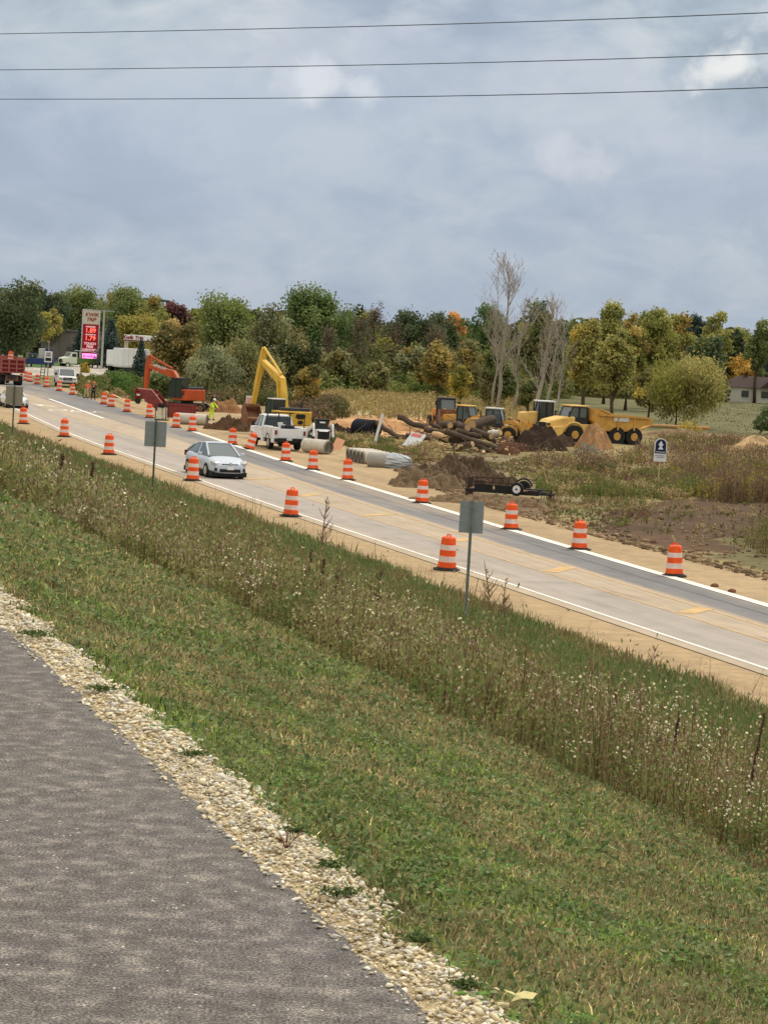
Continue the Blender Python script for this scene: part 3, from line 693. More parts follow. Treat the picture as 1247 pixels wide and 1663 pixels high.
def tree(label, px, d, ytop, wpx, pal, cb=.22, kind='round', n=5200, dens=1.0, name='deciduous_tree', pal2=None, mixf=.3, lean=0.0, group=None, trunk=True, leaf=1.0, bark=None, trunk_r=None, seed=None):
    r = np.random.default_rng(seed if seed is not None else (int(px * 7 + d * 13 + ytop) & 0xffff))
    mpp = d / FPX; hor = 545 + .058 * (px - CX); X = (px - CX) * mpp; z0 = float(zground(X, d))
    Hh = ZC - (ytop - hor) * mpp - z0; W = wpx * mpp; cb0 = Hh * cb; ch = Hh - cb0
    W *= 1.25; n = int(n * 1.6); pal = [tuple(np.array(q) ** .82 * 1.0) for q in pal]
    root = thing(name, label, 'tree' if 'shrub' not in name else 'shrub', (X, d, z0), 0, group)
    nb = {'round': 46, 'willow': 44, 'tall': 40, 'cone': 34, 'shrub': 24}.get(kind, 40); lop = r.uniform(0, 6.28, 3)
    B = []
    for i in range(nb):
        if kind == 'cone':
            f = (i + .5) / nb; rr = W * .5 * (1 - f) ** .85 * .8; a = i * 2.4; B.append((rr * .65 * math.cos(a), rr * .65 * math.sin(a), cb0 + ch * f * .97, rr * .6 + .15 * W * .3, ch * .06 + .02))
        else:
            v = r.normal(size=3); v /= np.linalg.norm(v); q = r.random() ** .4
            zf = .5 + .5 * v[2] * q * .86
            wid = 1.0 if kind != 'tall' else .85
            prof = (max(0, 1 - ((zf - .42) / .62) ** 2)) ** .5 if kind != 'shrub' else (max(.05, 1 - zf ** 2)) ** .5
            br = W * r.uniform(.07, .19); an_ = math.atan2(v[1], v[0]); v = v * (1 + .16 * math.sin(2 * an_ + lop[0] + 3 * zf) + .12 * math.sin(5 * zf + lop[1]))
            B.append((v[0] * q * (W * .5 - br * .8) * wid * (prof * .5 + .5), v[1] * q * (W * .5 - br * .8) * wid * (prof * .5 + .5), cb0 + ch * (.06 + zf * .86), br, br * r.uniform(.7, 1.1)))
    B = np.array(B); top = (B[:, 2] + B[:, 4]).max(); B[:, 2] += (Hh - top) * np.clip((B[:, 2] - cb0) / ch, 0, 1)
    B[:, 0] += lean * (B[:, 2] / Hh) ** 1.5
    vol = B[:, 3] ** 2; cnt = np.maximum(40, (n * dens * vol / vol.sum())).astype(int)
    idx = np.repeat(np.arange(nb), cnt); m_ = len(idx)
    v = unit(r.normal(size=(m_, 3))); q = r.random(m_) ** .38
    # ragged blob surface
    rag = 1 + .26 * (np.sin(v[:, 0] * 5 + idx) * np.cos(v[:, 1] * 6 + idx * 2)) 
    Cn = B[idx, :3] + r.uniform(-.06, .06, (m_, 3)) * W + v * (q * rag)[:, None] * np.stack([B[idx, 3], B[idx, 3], B[idx, 4]], 1)
    if kind == 'willow': Cn[:, 2] -= r.random(m_) ** 2 * B[idx, 4] * .7
    Cn[:, 2] = np.maximum(Cn[:, 2], .05)
    ls = leaf * np.clip(.50 * W / 8, .0, .29) * (d / 300) ** .3 if leaf else .3
    ls = max(ls, .11)
    ls = ls * (.62 if kind == 'willow' else 1)
    Nn = unit(v * .9 + r.normal(size=(m_, 3)) * .6 + np.array((0, 0, .25)))
    up = unit(r.normal(size=(m_, 3)) * .6 + np.array((0, 0, -1.0))) if kind == 'willow' else None
    Vv = leaves(Cn, Nn, r.uniform(.6, 1.3, m_) * ls, 1.8 if kind == 'willow' else 1.2, up, r)
    bc = np.array(pal)[r.integers(0, len(pal), nb)] * r.uniform(.82, 1.2, (nb, 1))
    if pal2 is not None:
        s2 = r.random(nb) < mixf; bc[s2] = np.array(pal2)[r.integers(0, len(pal2), nb)][s2]
    c = np.repeat(bc[idx] * r.uniform(.72, 1.32, (m_, 1)), 4, 0)
    o = np_mesh('crown', Vv, 4, mt_leaf, c, parent=root)
    if trunk:
        b = MB(); tr = trunk_r or max(.12, Hh * .017); pts = [(0, 0, -.1), (lean * .05 + r.normal() * .1, r.normal() * .1, Hh * .3), (lean * .3 + r.normal() * .15, r.normal() * .1, Hh * .55), (lean * .7, 0, Hh * .85)]
        b.tube(pts, [tr * 1.25, tr, tr * .7, tr * .2], 7)
        for i in range(nb):
            if i % 2: continue
            f = r.uniform(.25, .6); p = Vector((lean * f ** 2, 0, Hh * f)); e = Vector(B[i, :3]); mid = p.lerp(e, .5) + Vector((0, 0, -.05 * Hh if kind == 'willow' else .03 * Hh)); b.tube([p, mid, e], [tr * .5, tr * .32, tr * .12], 5)
        b.build('trunk', bark or mt_bark, root, smooth=True)
    return root
def bare_tree(label, px, d, ytop, pxb, n_main=5, spread=.16, pal=None, tr=.22, name='dead_tree', depth=4, seed=1, leafn=0, leafpal=None, bark=None, group=None):
    r = random.Random(seed); mpp = d / FPX; hor = 545 + .058 * (px - CX); X = (pxb - CX) * mpp; z0 = float(zground(X, d)); Hh = ZC - (ytop - hor) * mpp - z0; dx = (px - pxb) * mpp
    root = thing(name, label, 'tree', (X, d, z0), 0, group); b = MB(); br = MB(); tips = []
    top = Vector((dx, 0, Hh))
    pts = [Vector((0, 0, -.1))] + [Vector((dx * f + r.gauss(0, .12), r.gauss(0, .12), Hh * f)) for f in (.18, .36, .54, .72, .88)] + [top]
    rr = [tr * 1.2, tr, tr * .85, tr * .66, tr * .45, tr * .26, .03]; b.tube(pts, rr, 7)
    def grow(p, d_, L_, rad, k):
        q = [p]; dd = d_.copy()
        for i in range(3):
            dd = (dd + Vector((r.gauss(0, .12), r.gauss(0, .12), .10))).normalized(); q.append(q[-1] + dd * L_ / 3)
        br.tube(q, [rad, rad * .75, rad * .5, max(.02, rad * .28)], 4, caps=False); tips.append(q[-1]); tips.append(q[2])
        if k > 0:
            for i in range(r.choice((2, 3, 3))):
                j = r.choice((1, 2, 3)); a = r.uniform(0, 6.28); nd = (dd + Vector((math.cos(a), math.sin(a), .15)) * r.uniform(.4, .8)).normalized(); grow(q[j], nd, L_ * r.uniform(.5, .75), max(.014, rad * .5), k - 1)
    for i in range(n_main * 4):
        f = r.uniform(.22, .95); s_ = f * 6; j = min(5, int(s_)); p = pts[j].lerp(pts[j + 1], s_ - j); a = r.uniform(0, 6.28); up = r.uniform(.9, 2.6)
        grow(p, Vector((math.cos(a), math.sin(a), up)).normalized(), Hh * spread * r.uniform(.6, 1.2) * (1.25 - f * .6), tr * .36 * (1.15 - f * .8), depth - 2)
    b.build('trunk', bark or mt_deadbark, root, smooth=True); br.build('branches', bark or mt_deadbark, root)
    if leafn:
        rg = np.random.default_rng(seed); T = np.array([tuple(t) for t in tips]); i = rg.integers(0, len(T), leafn); C_ = T[i] + rg.normal(0, .35, (leafn, 3))
        np_mesh('crown', leaves(C_, unit(rg.normal(size=(leafn, 3))), rg.uniform(.10, .24, leafn), 1.3, None, rg), 4, mt_leaf, np.repeat(pick(leafpal or GB, leafn, rg, .3), 4, 0), parent=root)
    return root

# the wood as a whole, far behind the single trees
def far_woods():
    V = []; C = []
    for i in range(330):
        px = rng.uniform(-260, 1500); d = rng.uniform(430, 560); mpp = d / FPX; hor = 545 + .058 * (px - CX)
        yt = np.interp(px, [-200, 0, 60, 130, 220, 290, 350, 430, 500, 560, 640, 700, 780, 850, 930, 1000, 1100, 1180, 1250, 1500], [470, 470, 480, 478, 488, 505, 500, 510, 505, 520, 530, 522, 520, 520, 520, 515, 525, 535, 540, 540]) + rng.uniform(-8, 16)
        Hh = ZC - (yt - hor) * mpp; X = (px - CX) * mpp; Wd = rng.uniform(3, 5)
        pal = [DK, GR, OL, YG, DK, GB][rng.integers(0, 6)]; b = np.array(pal[rng.integers(0, 3)])
        for q in range(5):
            z = Hh * (1 - .20 * q - .05); n_ = 120; v = unit(rng.normal(size=(n_, 3))); c0 = np.array((X + rng.normal() * 1.2, d + rng.normal(), z - 1.5)); rad = Wd * (.55 + .12 * q)
            P = c0 + v * rad * np.array((1, 1, .8)); V.append(leaves(P, unit(v + rng.normal(size=(n_, 3)) * .5), rng.uniform(.5, .95, n_), 1.2)); C.append(np.repeat(b * rng.uniform(.7, 1.3, (n_, 1)), 4, 0))
    tag(np_mesh('far_woods', np.concatenate(V), 4, mt_leaf, np.concatenate(C)), kind='stuff')
far_woods()
T = tree
# ---- left: behind the filling station and along the road
T('huge dark green evergreen-looking tree at the left edge behind the red dump truck', 12, 330, 447, 110, DK, .04, n=9000, name='broadleaf_tree')
T('dark round-topped tree between the left-edge giant and the warehouse', 68, 400, 470, 66, DK, .2, n=5000)
T('pale yellow-green tree top showing over the left-edge giant', 28, 410, 456, 58, YG, .3, n=3500)
T('small yellow-leaved tree with thin trunk in front of the grey warehouse', 69, 352, 499, 46, [srgb(140, 136, 62), srgb(126, 118, 58), srgb(120, 110, 64)], .42, n=3000, trunk_r=.12)
T('tall mid green tree rising behind the red price sign', 118, 430, 461, 86, GR, .15, n=7500)
T('green and yellow tree right of the price sign, tallest behind the petrol canopy', 190, 425, 462, 88, GR, .15, n=7500, pal2=YG, mixf=.35)
T('rounded golden-olive tree over the petrol canopy', 210, 385, 508, 70, [srgb(138, 128, 58), srgb(122, 116, 54)], .2, n=4800)
T('yellowing tree top between the petrol canopy tree and the dark red tree', 233, 415, 478, 46, YG, .2, n=3600, pal2=GO)
T('dark purple-red leaved tree on the skyline', 270, 420, 488, 44, MR, .3, n=3600, name='purple_leaved_tree')
T('dark blue-green spruce standing behind the price sign', 120, 378, 512, 34, BL, .06, 'cone', n=2600, name='spruce_tree')
T('blackish spruce right of the grey utility pole', 166, 372, 515, 40, BL, .06, 'cone', n=3200, name='spruce_tree')
T('small blue spruce growing in front of the petrol canopy', 216, 318, 550, 30, BL, .10, 'cone', n=2200, name='spruce_tree')
T('tawny olive tree left of the big green dome, over the orange excavator arm', 272, 285, 513, 78, [srgb(138, 120, 70), srgb(124, 112, 66), srgb(146, 124, 76)], .06, n=7000, pal2=OL)
T('big dome-shaped bright green tree behind the orange excavator', 348, 300, 472, 118, GR, .08, n=10000, pal2=[srgb(112, 122, 56)], mixf=.3)
T('greyish olive willow right behind the orange excavator cab', 335, 252, 556, 86, GG, .02, 'willow', n=6000, name='willow_tree')
T('bright green low tree under the orange excavator boom', 258, 245, 600, 58, GR, .02, 'shrub', n=3600, name='bushy_tree')
T('dull olive willow between the orange and the yellow excavators', 392, 262, 548, 92, [srgb(108, 108, 66), srgb(96, 98, 60), srgb(118, 112, 72)], .02, 'willow', n=7000, name='willow_tree')
T('feathery grey-green tree behind the yellow boom', 425, 290, 490, 92, GG, .05, n=7500, pal2=OL)
T('tall domed green tree, highest left of centre', 492, 330, 459, 106, [srgb(78, 98, 52), srgb(66, 86, 46), srgb(92, 108, 58)], .12, n=9500)
T('dark brown-green tree under the tall domed green one', 470, 268, 540, 80, OL, .05, n=6000, pal2=DK)
T('small golden-yellow tree right of the yellow excavator boom', 488, 232, 588, 50, [srgb(160, 130, 62), srgb(142, 120, 60), srgb(128, 112, 56)], .03, 'shrub', n=4000, name='small_tree', pal2=OL)
T('yellow-green tree top just right of the tall domed one', 570, 400, 493, 54, YG, .25, n=3600, pal2=DK, mixf=.3)
T('dark-topped tree between the domed one and the bare grey trees', 548, 360, 505, 60, DK, .1, n=4500)
T('black-green round oak left of the orange-leaved tree', 652, 400, 499, 84, DK, .2, n=7000, name='oak_tree')
T('second black-green oak touching the orange-leaved tree', 700, 405, 506, 62, DK, .2, n=5200, name='oak_tree')
T('narrow bright orange-leaved tree on the skyline', 719, 412, 503, 36, ORG, .3, n=3200, name='maple_tree')
T('deep green tree right behind the tall dead trees', 775, 385, 488, 74, [srgb(66, 92, 44), srgb(56, 80, 40), srgb(78, 100, 50)], .1, n=6500)
for i, (px, d, yt, wp, pal, p2, lab) in enumerate([
    (612, 330, 545, 60, OL, YG, 'olive and yellow tree below the left black-green oak'),
    (540, 300, 565, 56, GG, OL, 'pale olive sapling-like tree right of the small golden one'),
    (655, 320, 560, 54, GG, GO, 'grey-green small tree at the middle of the wood edge'),
    (700, 310, 552, 58, GO, OL, 'golden olive tree below the right black-green oak'),
    (745, 300, 548, 60, OL, GO, 'olive tree with a tan patch beside the dead trees'),
    (735, 285, 592, 34, YE, YG, 'little bright yellow tree low in front of the wood'),
    (676, 330, 575, 40, DK, OL, 'dark little tree low in the middle of the wood'),
    (598, 300, 588, 50, OL, GR, 'low olive tree over the left end of the green thicket')]):
    T(lab, px, d, yt, wp, pal, .04, n=4500, pal2=p2, mixf=.35)
for i, (px, d, yt, lab, sd_) in enumerate([(590, 335, 512, 'leafless grey-brown tree left of the black-green oaks', 11), (566, 325, 528, 'leafless grey tree second left of the black-green oaks', 12), (622, 330, 530, 'thin leafless tree right under the left oak', 13), (690, 318, 542, 'leafless brown tree with dark trunk under the right oak', 14), (520, 320, 545, 'grey leafless tree right below the domed green tree', 15)]):
    bare_tree(lab, px, d, yt, px, 5, .2, tr=.16, name='bare_tree', seed=sd_, leafn=1500, leafpal=GB, bark=mt_bark)
# ---- tall dead trees right of centre
bare_tree('tallest grey dead tree, its crown above the whole wood', 806, 262, 440, 797, 8, .2, tr=.20, seed=21, depth=5)
bare_tree('dead tree close left of the tallest one, slightly lower', 786, 266, 462, 788, 6, .17, tr=.14, seed=22, depth=4)
bare_tree('dead tree right of the tallest one with long pale upright limbs', 832, 258, 488, 822, 6, .19, tr=.15, seed=23, depth=4)
bare_tree('dead tree with pale leaning trunk above the dark tractor cab', 878, 226, 486, 857, 7, .17, tr=.2, seed=24, depth=4)
bare_tree('straight dead tree with whitish bark right of the leaning one', 884, 228, 500, 879, 6, .15, tr=.15, seed=25, depth=4)
bare_tree('thin dead tree standing furthest right of the dead group', 898, 240, 518, 894, 5, .16, tr=.12, seed=26, depth=4)
T('dull green tree wrapping the foot of the tallest dead tree', 795, 272, 560, 66, OL, .02, n=5200, pal2=GR)
T('grey-olive tree behind the leaning dead trunk', 860, 300, 484, 90, [srgb(88, 94, 56), srgb(104, 104, 66)], .08, n=7500, pal2=DK)
T('small olive bush tree between the dead trunks', 845, 262, 610, 40, OL, .02, 'shrub', n=2600, name='bushy_tree', pal2=GR)
# ---- right
T('slender yellow-olive tree left of the yellow-green giant', 935, 258, 515, 66, [srgb(140, 132, 68), srgb(120, 118, 62), srgb(128, 122, 68)], .2, n=6000, pal2=YE, mixf=.15)
T('tall yellow-green tree, highest on the right half', 968, 330, 486, 72, YG, .15, n=7000)
T('orange-tinged tree right of the yellow-green giant', 1004, 300, 504, 54, GO, .1, n=5600, pal2=YG, mixf=.4)
T('olive tree with long bare dark trunk behind the yellow truck bed', 984, 236, 530, 60, [srgb(128, 124, 68), srgb(114, 114, 62)], .22, n=5600, pal2=YE, mixf=.2)
T('broad olive-green tree above the willow', 1048, 305, 498, 84, [srgb(110, 116, 58), srgb(124, 124, 62)], .08, n=8000, pal2=YG)
T('yellowish tree right of the broad olive one', 1082, 320, 502, 56, YG, .1, n=5200, pal2=GO)
T('spreading olive willow with dark crooked limb, nearest on the right', 1088, 246, 568, 122, [srgb(128, 124, 70), srgb(112, 110, 64), srgb(142, 134, 76)], .10, 'willow', n=9000, name='willow_tree', lean=1.2, pal2=YG, mixf=.2)
T('small yellow tree leaning out from under the left side of the willow', 1042, 262, 590, 48, YE, .05, n=3200, pal2=OL, mixf=.5, name='small_tree')
T('dark blue-green tree top between two yellowish crowns', 1112, 390, 506, 42, BL, .15, n=4000)
T('pale yellow-green pointed tree on the right skyline', 1146, 385, 502, 44, YG, .2, n=4200)
T('dark green tree right of the willow, in front of the skyline trees', 1128, 330, 540, 60, DK, .05, n=5200, pal2=GR)
T('yellow-green broad tree left of the dark green one at the right edge', 1182, 445, 530, 60, YG, .1, n=4800, pal2=GR)
T('round dark green tree near the right edge skyline', 1212, 400, 514, 38, GR, .2, n=3600)
T('pale yellow tree cut by the right edge', 1246, 440, 515, 50, YE, .15, n=4200, pal2=YG)
T('near-black spruce nearest the white house', 1227, 425, 560, 30, BL, .05, 'cone', n=2600, name='spruce_tree')
T('near-black spruce further left of the house', 1188, 440, 552, 26, BL, .05, 'cone', n=2200, name='spruce_tree')
T('round orange-yellow tree left of the dark house roof', 1190, 430, 574, 50, [srgb(190, 156, 76), srgb(176, 140, 66)], .12, n=3600, name='small_tree')
T('orange tree behind the house at the right edge', 1244, 430, 570, 40, GO, .1, n=3000)
T('dark green bush tree growing at the right edge below the house', 1244, 240, 656, 60, [srgb(86, 98, 62), srgb(74, 86, 54)], .0, 'shrub', n=2600, name='bushy_tree')
T('low dark tree between the willow and the orange-yellow tree', 1138, 330, 596, 46, DK, .02, 'shrub', n=3200, name='bushy_tree', pal2=GR)

# ---- thickets and belts of dry plants
def belt(name, label, cat, poly, n, H0, H1, k, pals, nl=22, kind='stuff', seed=0, leafk=1.0, tops=None, flower=None, lw=1):
    P = poly_w(poly); lo = P.min(0); hi = P.max(0); x = rng.uniform(lo[0], hi[0], n * 4); y = rng.uniform(lo[1], hi[1], n * 4); kk = inpoly(x, y, P); x, y = x[kk][:n], y[kk][:n]
    kp = fbm(x * .45, y * .16, 320 + seed, 4) > rng.uniform(.30, .52, len(x)); x, y = x[kp], y[kp]
    H = H0 + (H1 - H0) * np.clip(fbm(x * .35, y * .12, 300 + seed, 4) * 2.2 - .6, 0, 1); H *= rng.uniform(.6, 1.35, len(x))
    o = weed_field(name, x, y, np.full(len(x), float(k)), H, pals, 50 + seed, nl, leafk=leafk, tops=tops, flower=flower, lw=lw); tag(o, label, cat, kind=kind); return o
def thicket(name, poly, n, H0, H1, pal, size=.3, per=120, seed=0, rad=1.0):
    r = np.random.default_rng(500 + seed); P = poly_w(poly); lo = P.min(0); hi = P.max(0); x = r.uniform(lo[0], hi[0], n * 5); y = r.uniform(lo[1], hi[1], n * 5); kk = inpoly(x, y, P); x, y = x[kk][:n], y[kk][:n]; n = len(x)
    H = r.uniform(H0, H1, n); R_ = r.uniform(.6, 1.2, n) * rad; i = np.repeat(np.arange(n), per); m_ = len(i); v = unit(r.normal(size=(m_, 3))); v[:, 2] = np.abs(v[:, 2]); q = r.random(m_) ** .35
    C_ = np.stack([x[i], y[i], zground(x[i], y[i]) + .05], 1) + v * q[:, None] * np.stack([R_[i], R_[i], H[i]], 1); pal = np.array(pal); b = pal[r.integers(0, len(pal), n)] * r.uniform(.85, 1.2, (n, 1))
    tag(np_mesh(name, leaves(C_, unit(v + r.normal(size=(m_, 3)) * .6), r.uniform(.6, 1.3, m_) * size, 1.4, None, r), 4, mt_leaf, np.repeat(b[i] * r.uniform(.7, 1.3, (m_, 1)), 4, 0)), kind='stuff')
thicket('shrubbery', [(520, 642), (520, 628), (780, 636), (880, 650), (880, 664), (780, 650), (640, 646)], 240, 1.6, 3.2, [srgb(104, 118, 66), srgb(92, 108, 58), srgb(118, 124, 72)], .3, 260, 1, 1.7)
thicket('wood_undergrowth', [(440, 630), (440, 618), (800, 636), (920, 644), (920, 652), (800, 648)], 120, 3.5, 7.5, [srgb(108, 110, 66), srgb(92, 100, 58), srgb(122, 116, 76), srgb(80, 88, 56)], .34, 420, 21, 2.6)
thicket('far_field_edge', [(880, 640), (880, 631), (1010, 641), (1160, 648), (1160, 654), (1010, 650)], 150, 5.0, 9.5, [srgb(112, 114, 66), srgb(96, 104, 58), srgb(128, 122, 72), srgb(84, 92, 56)], .36, 420, 22, 2.8)
thicket('roadside_shrubbery', [(120, 645), (128, 618), (200, 612), (262, 630), (235, 655), (200, 650)], 80, .4, 1.1, [srgb(116, 110, 70), srgb(96, 102, 58), srgb(134, 122, 86), srgb(84, 104, 50)], .16, 260, 2, 1.0)
thicket('green_shrubbery', [(180, 622), (215, 618), (222, 640), (190, 645)], 14, 1.0, 1.9, [srgb(84, 108, 54), srgb(70, 96, 44)], .2, 300, 6, 1.1)
thicket('brown_brush', [(462, 682), (500, 664), (545, 668), (556, 680), (505, 688)], 50, .8, 1.9, [srgb(112, 92, 74), srgb(96, 84, 64), srgb(84, 84, 52)], .2, 220, 3, 1.2)
thicket('wood_edge_brush', [(262, 655), (262, 640), (380, 632), (470, 640), (470, 668), (380, 660)], 90, 1.0, 2.4, [srgb(96, 96, 62), srgb(84, 90, 52), srgb(110, 100, 72)], .24, 220, 4, 1.6)
GRN = [srgb(104, 108, 62), srgb(90, 100, 54), srgb(118, 116, 70)]; TAN_ = [srgb(160, 144, 108), srgb(142, 128, 94), srgb(172, 156, 118)]; BRN = [srgb(112, 88, 74), srgb(126, 102, 84), srgb(96, 78, 66)]; PUR = [srgb(120, 98, 92), srgb(132, 110, 100), srgb(104, 86, 80)]; RED = [srgb(124, 52, 44), srgb(140, 70, 54)]
belt('field_grass', None, None, [(512, 672), (524, 640), (870, 656), (885, 684), (740, 690), (560, 680)], 6500, .3, .95, 7, [TAN_, [srgb(150, 140, 96), srgb(134, 122, 86)], TAN_, [srgb(132, 128, 84)]], 9, lw=.6)
belt('field_grass_right', None, None, [(1080, 700), (1150, 655), (1300, 662), (1300, 705)], 1500, .06, .22, 6, [[srgb(108, 106, 70), srgb(118, 114, 78)]], 8, lw=.6, leafk=.6)
belt('ground_tufts', None, None, [(780, 760), (880, 745), (930, 768), (900, 800), (1040, 800), (1060, 850), (960, 866), (880, 835), (900, 800)], 2600, .05, .26, 3.0, [GRN, TAN_, [srgb(110, 114, 70)], BRN], 9, seed=9, lw=.6)
belt('dry_brush', None, None, [(850, 758), (930, 756), (1020, 746), (1060, 724), (1320, 726), (1320, 775), (1080, 788), (1000, 778), (880, 770)], 3600, .3, 1.1, 4.6, [BRN, PUR, TAN_, BRN, GRN], 22)
belt('green_weed_belt', None, None, [(868, 806), (880, 778), (930, 768), (1075, 776), (1180, 800), (1100, 818), (960, 815)], 2600, .25, .9, 4.0, [GRN, [srgb(92, 104, 56), srgb(104, 112, 64)], TAN_, GRN, BRN], 22, seed=2)
belt('mixed_weed_belt', None, None, [(1080, 812), (1085, 782), (1320, 770), (1320, 828), (1180, 822)], 3200, .4, 1.4, 3.8, [GRN, BRN, PUR, [srgb(150, 140, 60), srgb(120, 112, 60)], BRN], 22, seed=3)
belt('corner_weeds', None, None, [(1170, 905), (1190, 885), (1330, 880), (1330, 925), (1240, 912)], 420, .4, 1.5, 3.4, [GRN, BRN], 18, seed=4)
belt('pile_weeds', None, None, [(575, 738), (600, 724), (655, 734), (715, 742), (720, 752), (670, 758), (640, 752)], 800, .25, .7, 4.0, [GRN, TAN_, BRN], 20, seed=5)
belt('pipe_weeds', None, None, [(530, 722), (540, 714), (600, 720), (640, 728), (640, 738), (600, 738)], 600, .25, .6, 4.4, [GRN, TAN_], 20, seed=6)
belt('dirt_stubble', None, None, [(880, 845), (900, 800), (1100, 815), (1330, 790), (1330, 900), (1150, 902), (1000, 862)], 900, .08, .35, 3.6, [BRN, TAN_, GRN], 10, seed=7, lw=.6)
thicket('red_bush_leaves', [(820, 745), (815, 725), (850, 722), (858, 742)], 10, .4, .8, [srgb(122, 96, 78), srgb(112, 82, 68)], .13, 220, 8, .8)
def small_shrub(label, px, py, h, w, pal, name='shrub'):
    p = G(px, py); r = np.random.default_rng(int(px)); n_ = 1500; root = thing(name, label, 'shrub', p); v = unit(r.normal(size=(n_, 3))); v[:, 2] = np.abs(v[:, 2]); rr = 1 + .35 * np.sin(v[:, 0] * 7 + px) * np.cos(v[:, 1] * 5)
    C_ = v * (r.random(n_) ** .4 * rr)[:, None] * np.array((w / 2, w / 2, h)); np_mesh('foliage', leaves(C_, unit(v + r.normal(size=(n_, 3)) * .6), r.uniform(.07, .15, n_), 1.4, None, r), 4, mt_leaf, np.repeat(pick(pal, n_, r, .3), 4, 0), parent=root)
    b = MB(); [b.tube([(0, 0, 0), (r.normal() * w * .12, r.normal() * .1, h * .5), (r.normal() * w * .25, r.normal() * .1, h * .85)], [.03, .02, .01], 4) for _ in range(7)]; b.build('stems', mt_bark, root)
small_shrub('dark crimson shrub among the weeds below the right house', 1182, 806, 1.0, 1.1, RED)
small_shrub('bright yellow shrub left of the crimson one', 1146, 778, .9, 1.2, YE)
small_shrub('yellow shrub at the end of the long tan beam', 1118, 712, 1.3, 2.6, YE)
small_shrub('yellow-leaved shrub at the foot of the red price sign', 138, 607, 1.3, 1.4, YE)
small_shrub('lower yellow shrub in the brown brush above the bare field', 1216, 748, .6, 1.0, GO)
# ------------------------------------------------------------------ traffic barrels
def make_barrel():
    root = thing('traffic_barrel', 'x', 'traffic barrel', group='orange and white traffic barrels along the road')
    b = MB(); prof = [(.06, .285, 1), (.10, .285, 1), (.24, .272, 1), (.245, .262, 0), (.42, .258, 0), (.425, .25, 1), (.60, .246, 1), (.605, .238, 0), (.76, .234, 0), (.765, .226, 1), (.94, .218, 1), (.985, .19, 1), (1.0, .12, 1)]
    n = 20; vs = []
    for z, r_, _ in prof: vs += [(r_ * math.cos(2 * math.pi * i / n), r_ * math.sin(2 * math.pi * i / n), z) for i in range(n)]
    o0 = 0; b.v = vs
    for j in range(len(prof) - 1):
        wht = (.245 <= prof[j][0] < .42) or (.605 <= prof[j][0] < .76)
        for i in range(n): b.f.append((j * n + i, j * n + (i + 1) % n, (j + 1) * n + (i + 1) % n, (j + 1) * n + i)); b.mi.append(1 if wht else 0)
    b.f.append(tuple((len(prof) - 1) * n + i for i in range(n))); b.mi.append(0)
    b.build('barrel_body', [mt_orange, mt_reflw], root, smooth=False)
    h = MB(); h.tube([(-.11, 0, .99), (-.09, 0, 1.06), (.09, 0, 1.06), (.11, 0, .99)], .022, 6); h.build('handle', mt_orange, root)
    k = MB(); k.cyl((0, 0, 0), (0, 0, .035), .44, .42, 8); k.cyl((0, 0, .035), (0, 0, .08), .33, .30, 16); k.build('rubber_base', mt_black, root)
    return root
barrel = make_barrel()
BAR = [  # foot of each barrel in the photo, tilt
    (725, 926, 0, 'largest barrel, on the near shoulder just left of the grey sign post'),
    (472, 839, 0, 'barrel alone on the near shoulder, between the silver car and the largest barrel'),
    (313, 781, 0, 'barrel on the near edge line partly hiding the silver car'),
    (177, 738.5, 0, 'barrel on the near shoulder left of the square sign back, third from the left there'),
    (104.7, 709.5, 0, 'barrel on the near edge line, second from the left'),
    (38.5, 688.5, 0, 'leftmost barrel on the near side, just below the white car'),
    (1094, 936, 0, 'rightmost barrel of the far row, beside the new kerb'),
    (940, 893, 0, 'second barrel from the right in the far row'),
    (829.5, 860.5, 0, 'far row barrel right behind the grey sign of the tall post, below the black trailer'),
    (685, 817.5, 0, 'far row barrel with a thin stake behind it, left of the grey sign'),
    (564.5, 780, 0, 'far row barrel standing right below the open concrete pipe ends'),
    (508, 763.5, 0, 'far row barrel right of the white pickup, below the long pipe'),
    (464, 749.5, 0, 'barrel standing directly behind the white service pickup'),
    (405, 730.5, 14, 'leaning barrel at the white service pickup front wheel'),
    (377.5, 723, 0, 'far row barrel above the silver car roof, left of the leaning one'),
    (312.5, 701, 0, 'barrel in front of the right half of the grey concrete pipe'),
    (286, 695, 0, 'barrel at the left end of the grey concrete pipe'),
    (243, 679, 0, 'barrel under the slanted red steel shield, left of the pump'),
    (206.5, 669.5, 0, 'barrel at the low end of the long white board'),
    (181, 661, 0, 'right one of the barrel pair at the top of the long white board'),
    (169, 657, 0, 'left one of the barrel pair at the top of the long white board'),
    (118, 641.5, 0, 'barrel in front of the parked white van-bodied truck, its right one'),
    (96.5, 635.5, 0, 'barrel in front of the left headlight of the parked white truck'),
    (76, 629, 0, 'barrel at the rear of the parked white truck, right of the black ladder'),
    (60.5, 624.5, 0, 'barrel just left of the foot of the black ladder'),
    (49, 620.5, 0, 'second barrel right of the red dump truck'),
    (42.5, 618.5, 0, 'barrel next to the right rear tyre of the red dump truck')]
for i, (px, py, tl, lab) in enumerate(BAR):
    p = G(px, py); p.z = .02 if py > 600 else 0; yaw = random.uniform(0, 6.28)
    o = barrel if i == 0 else dup(barrel, p, yaw, lab)
    o.location = p; o['label'] = lab; sc_ = 1.10 if i < 6 else 1.05; o.scale = (sc_, sc_, sc_)
    o.rotation_euler = (0, R(tl if tl else random.uniform(-2.4, 2.4)), yaw if not tl else 0)

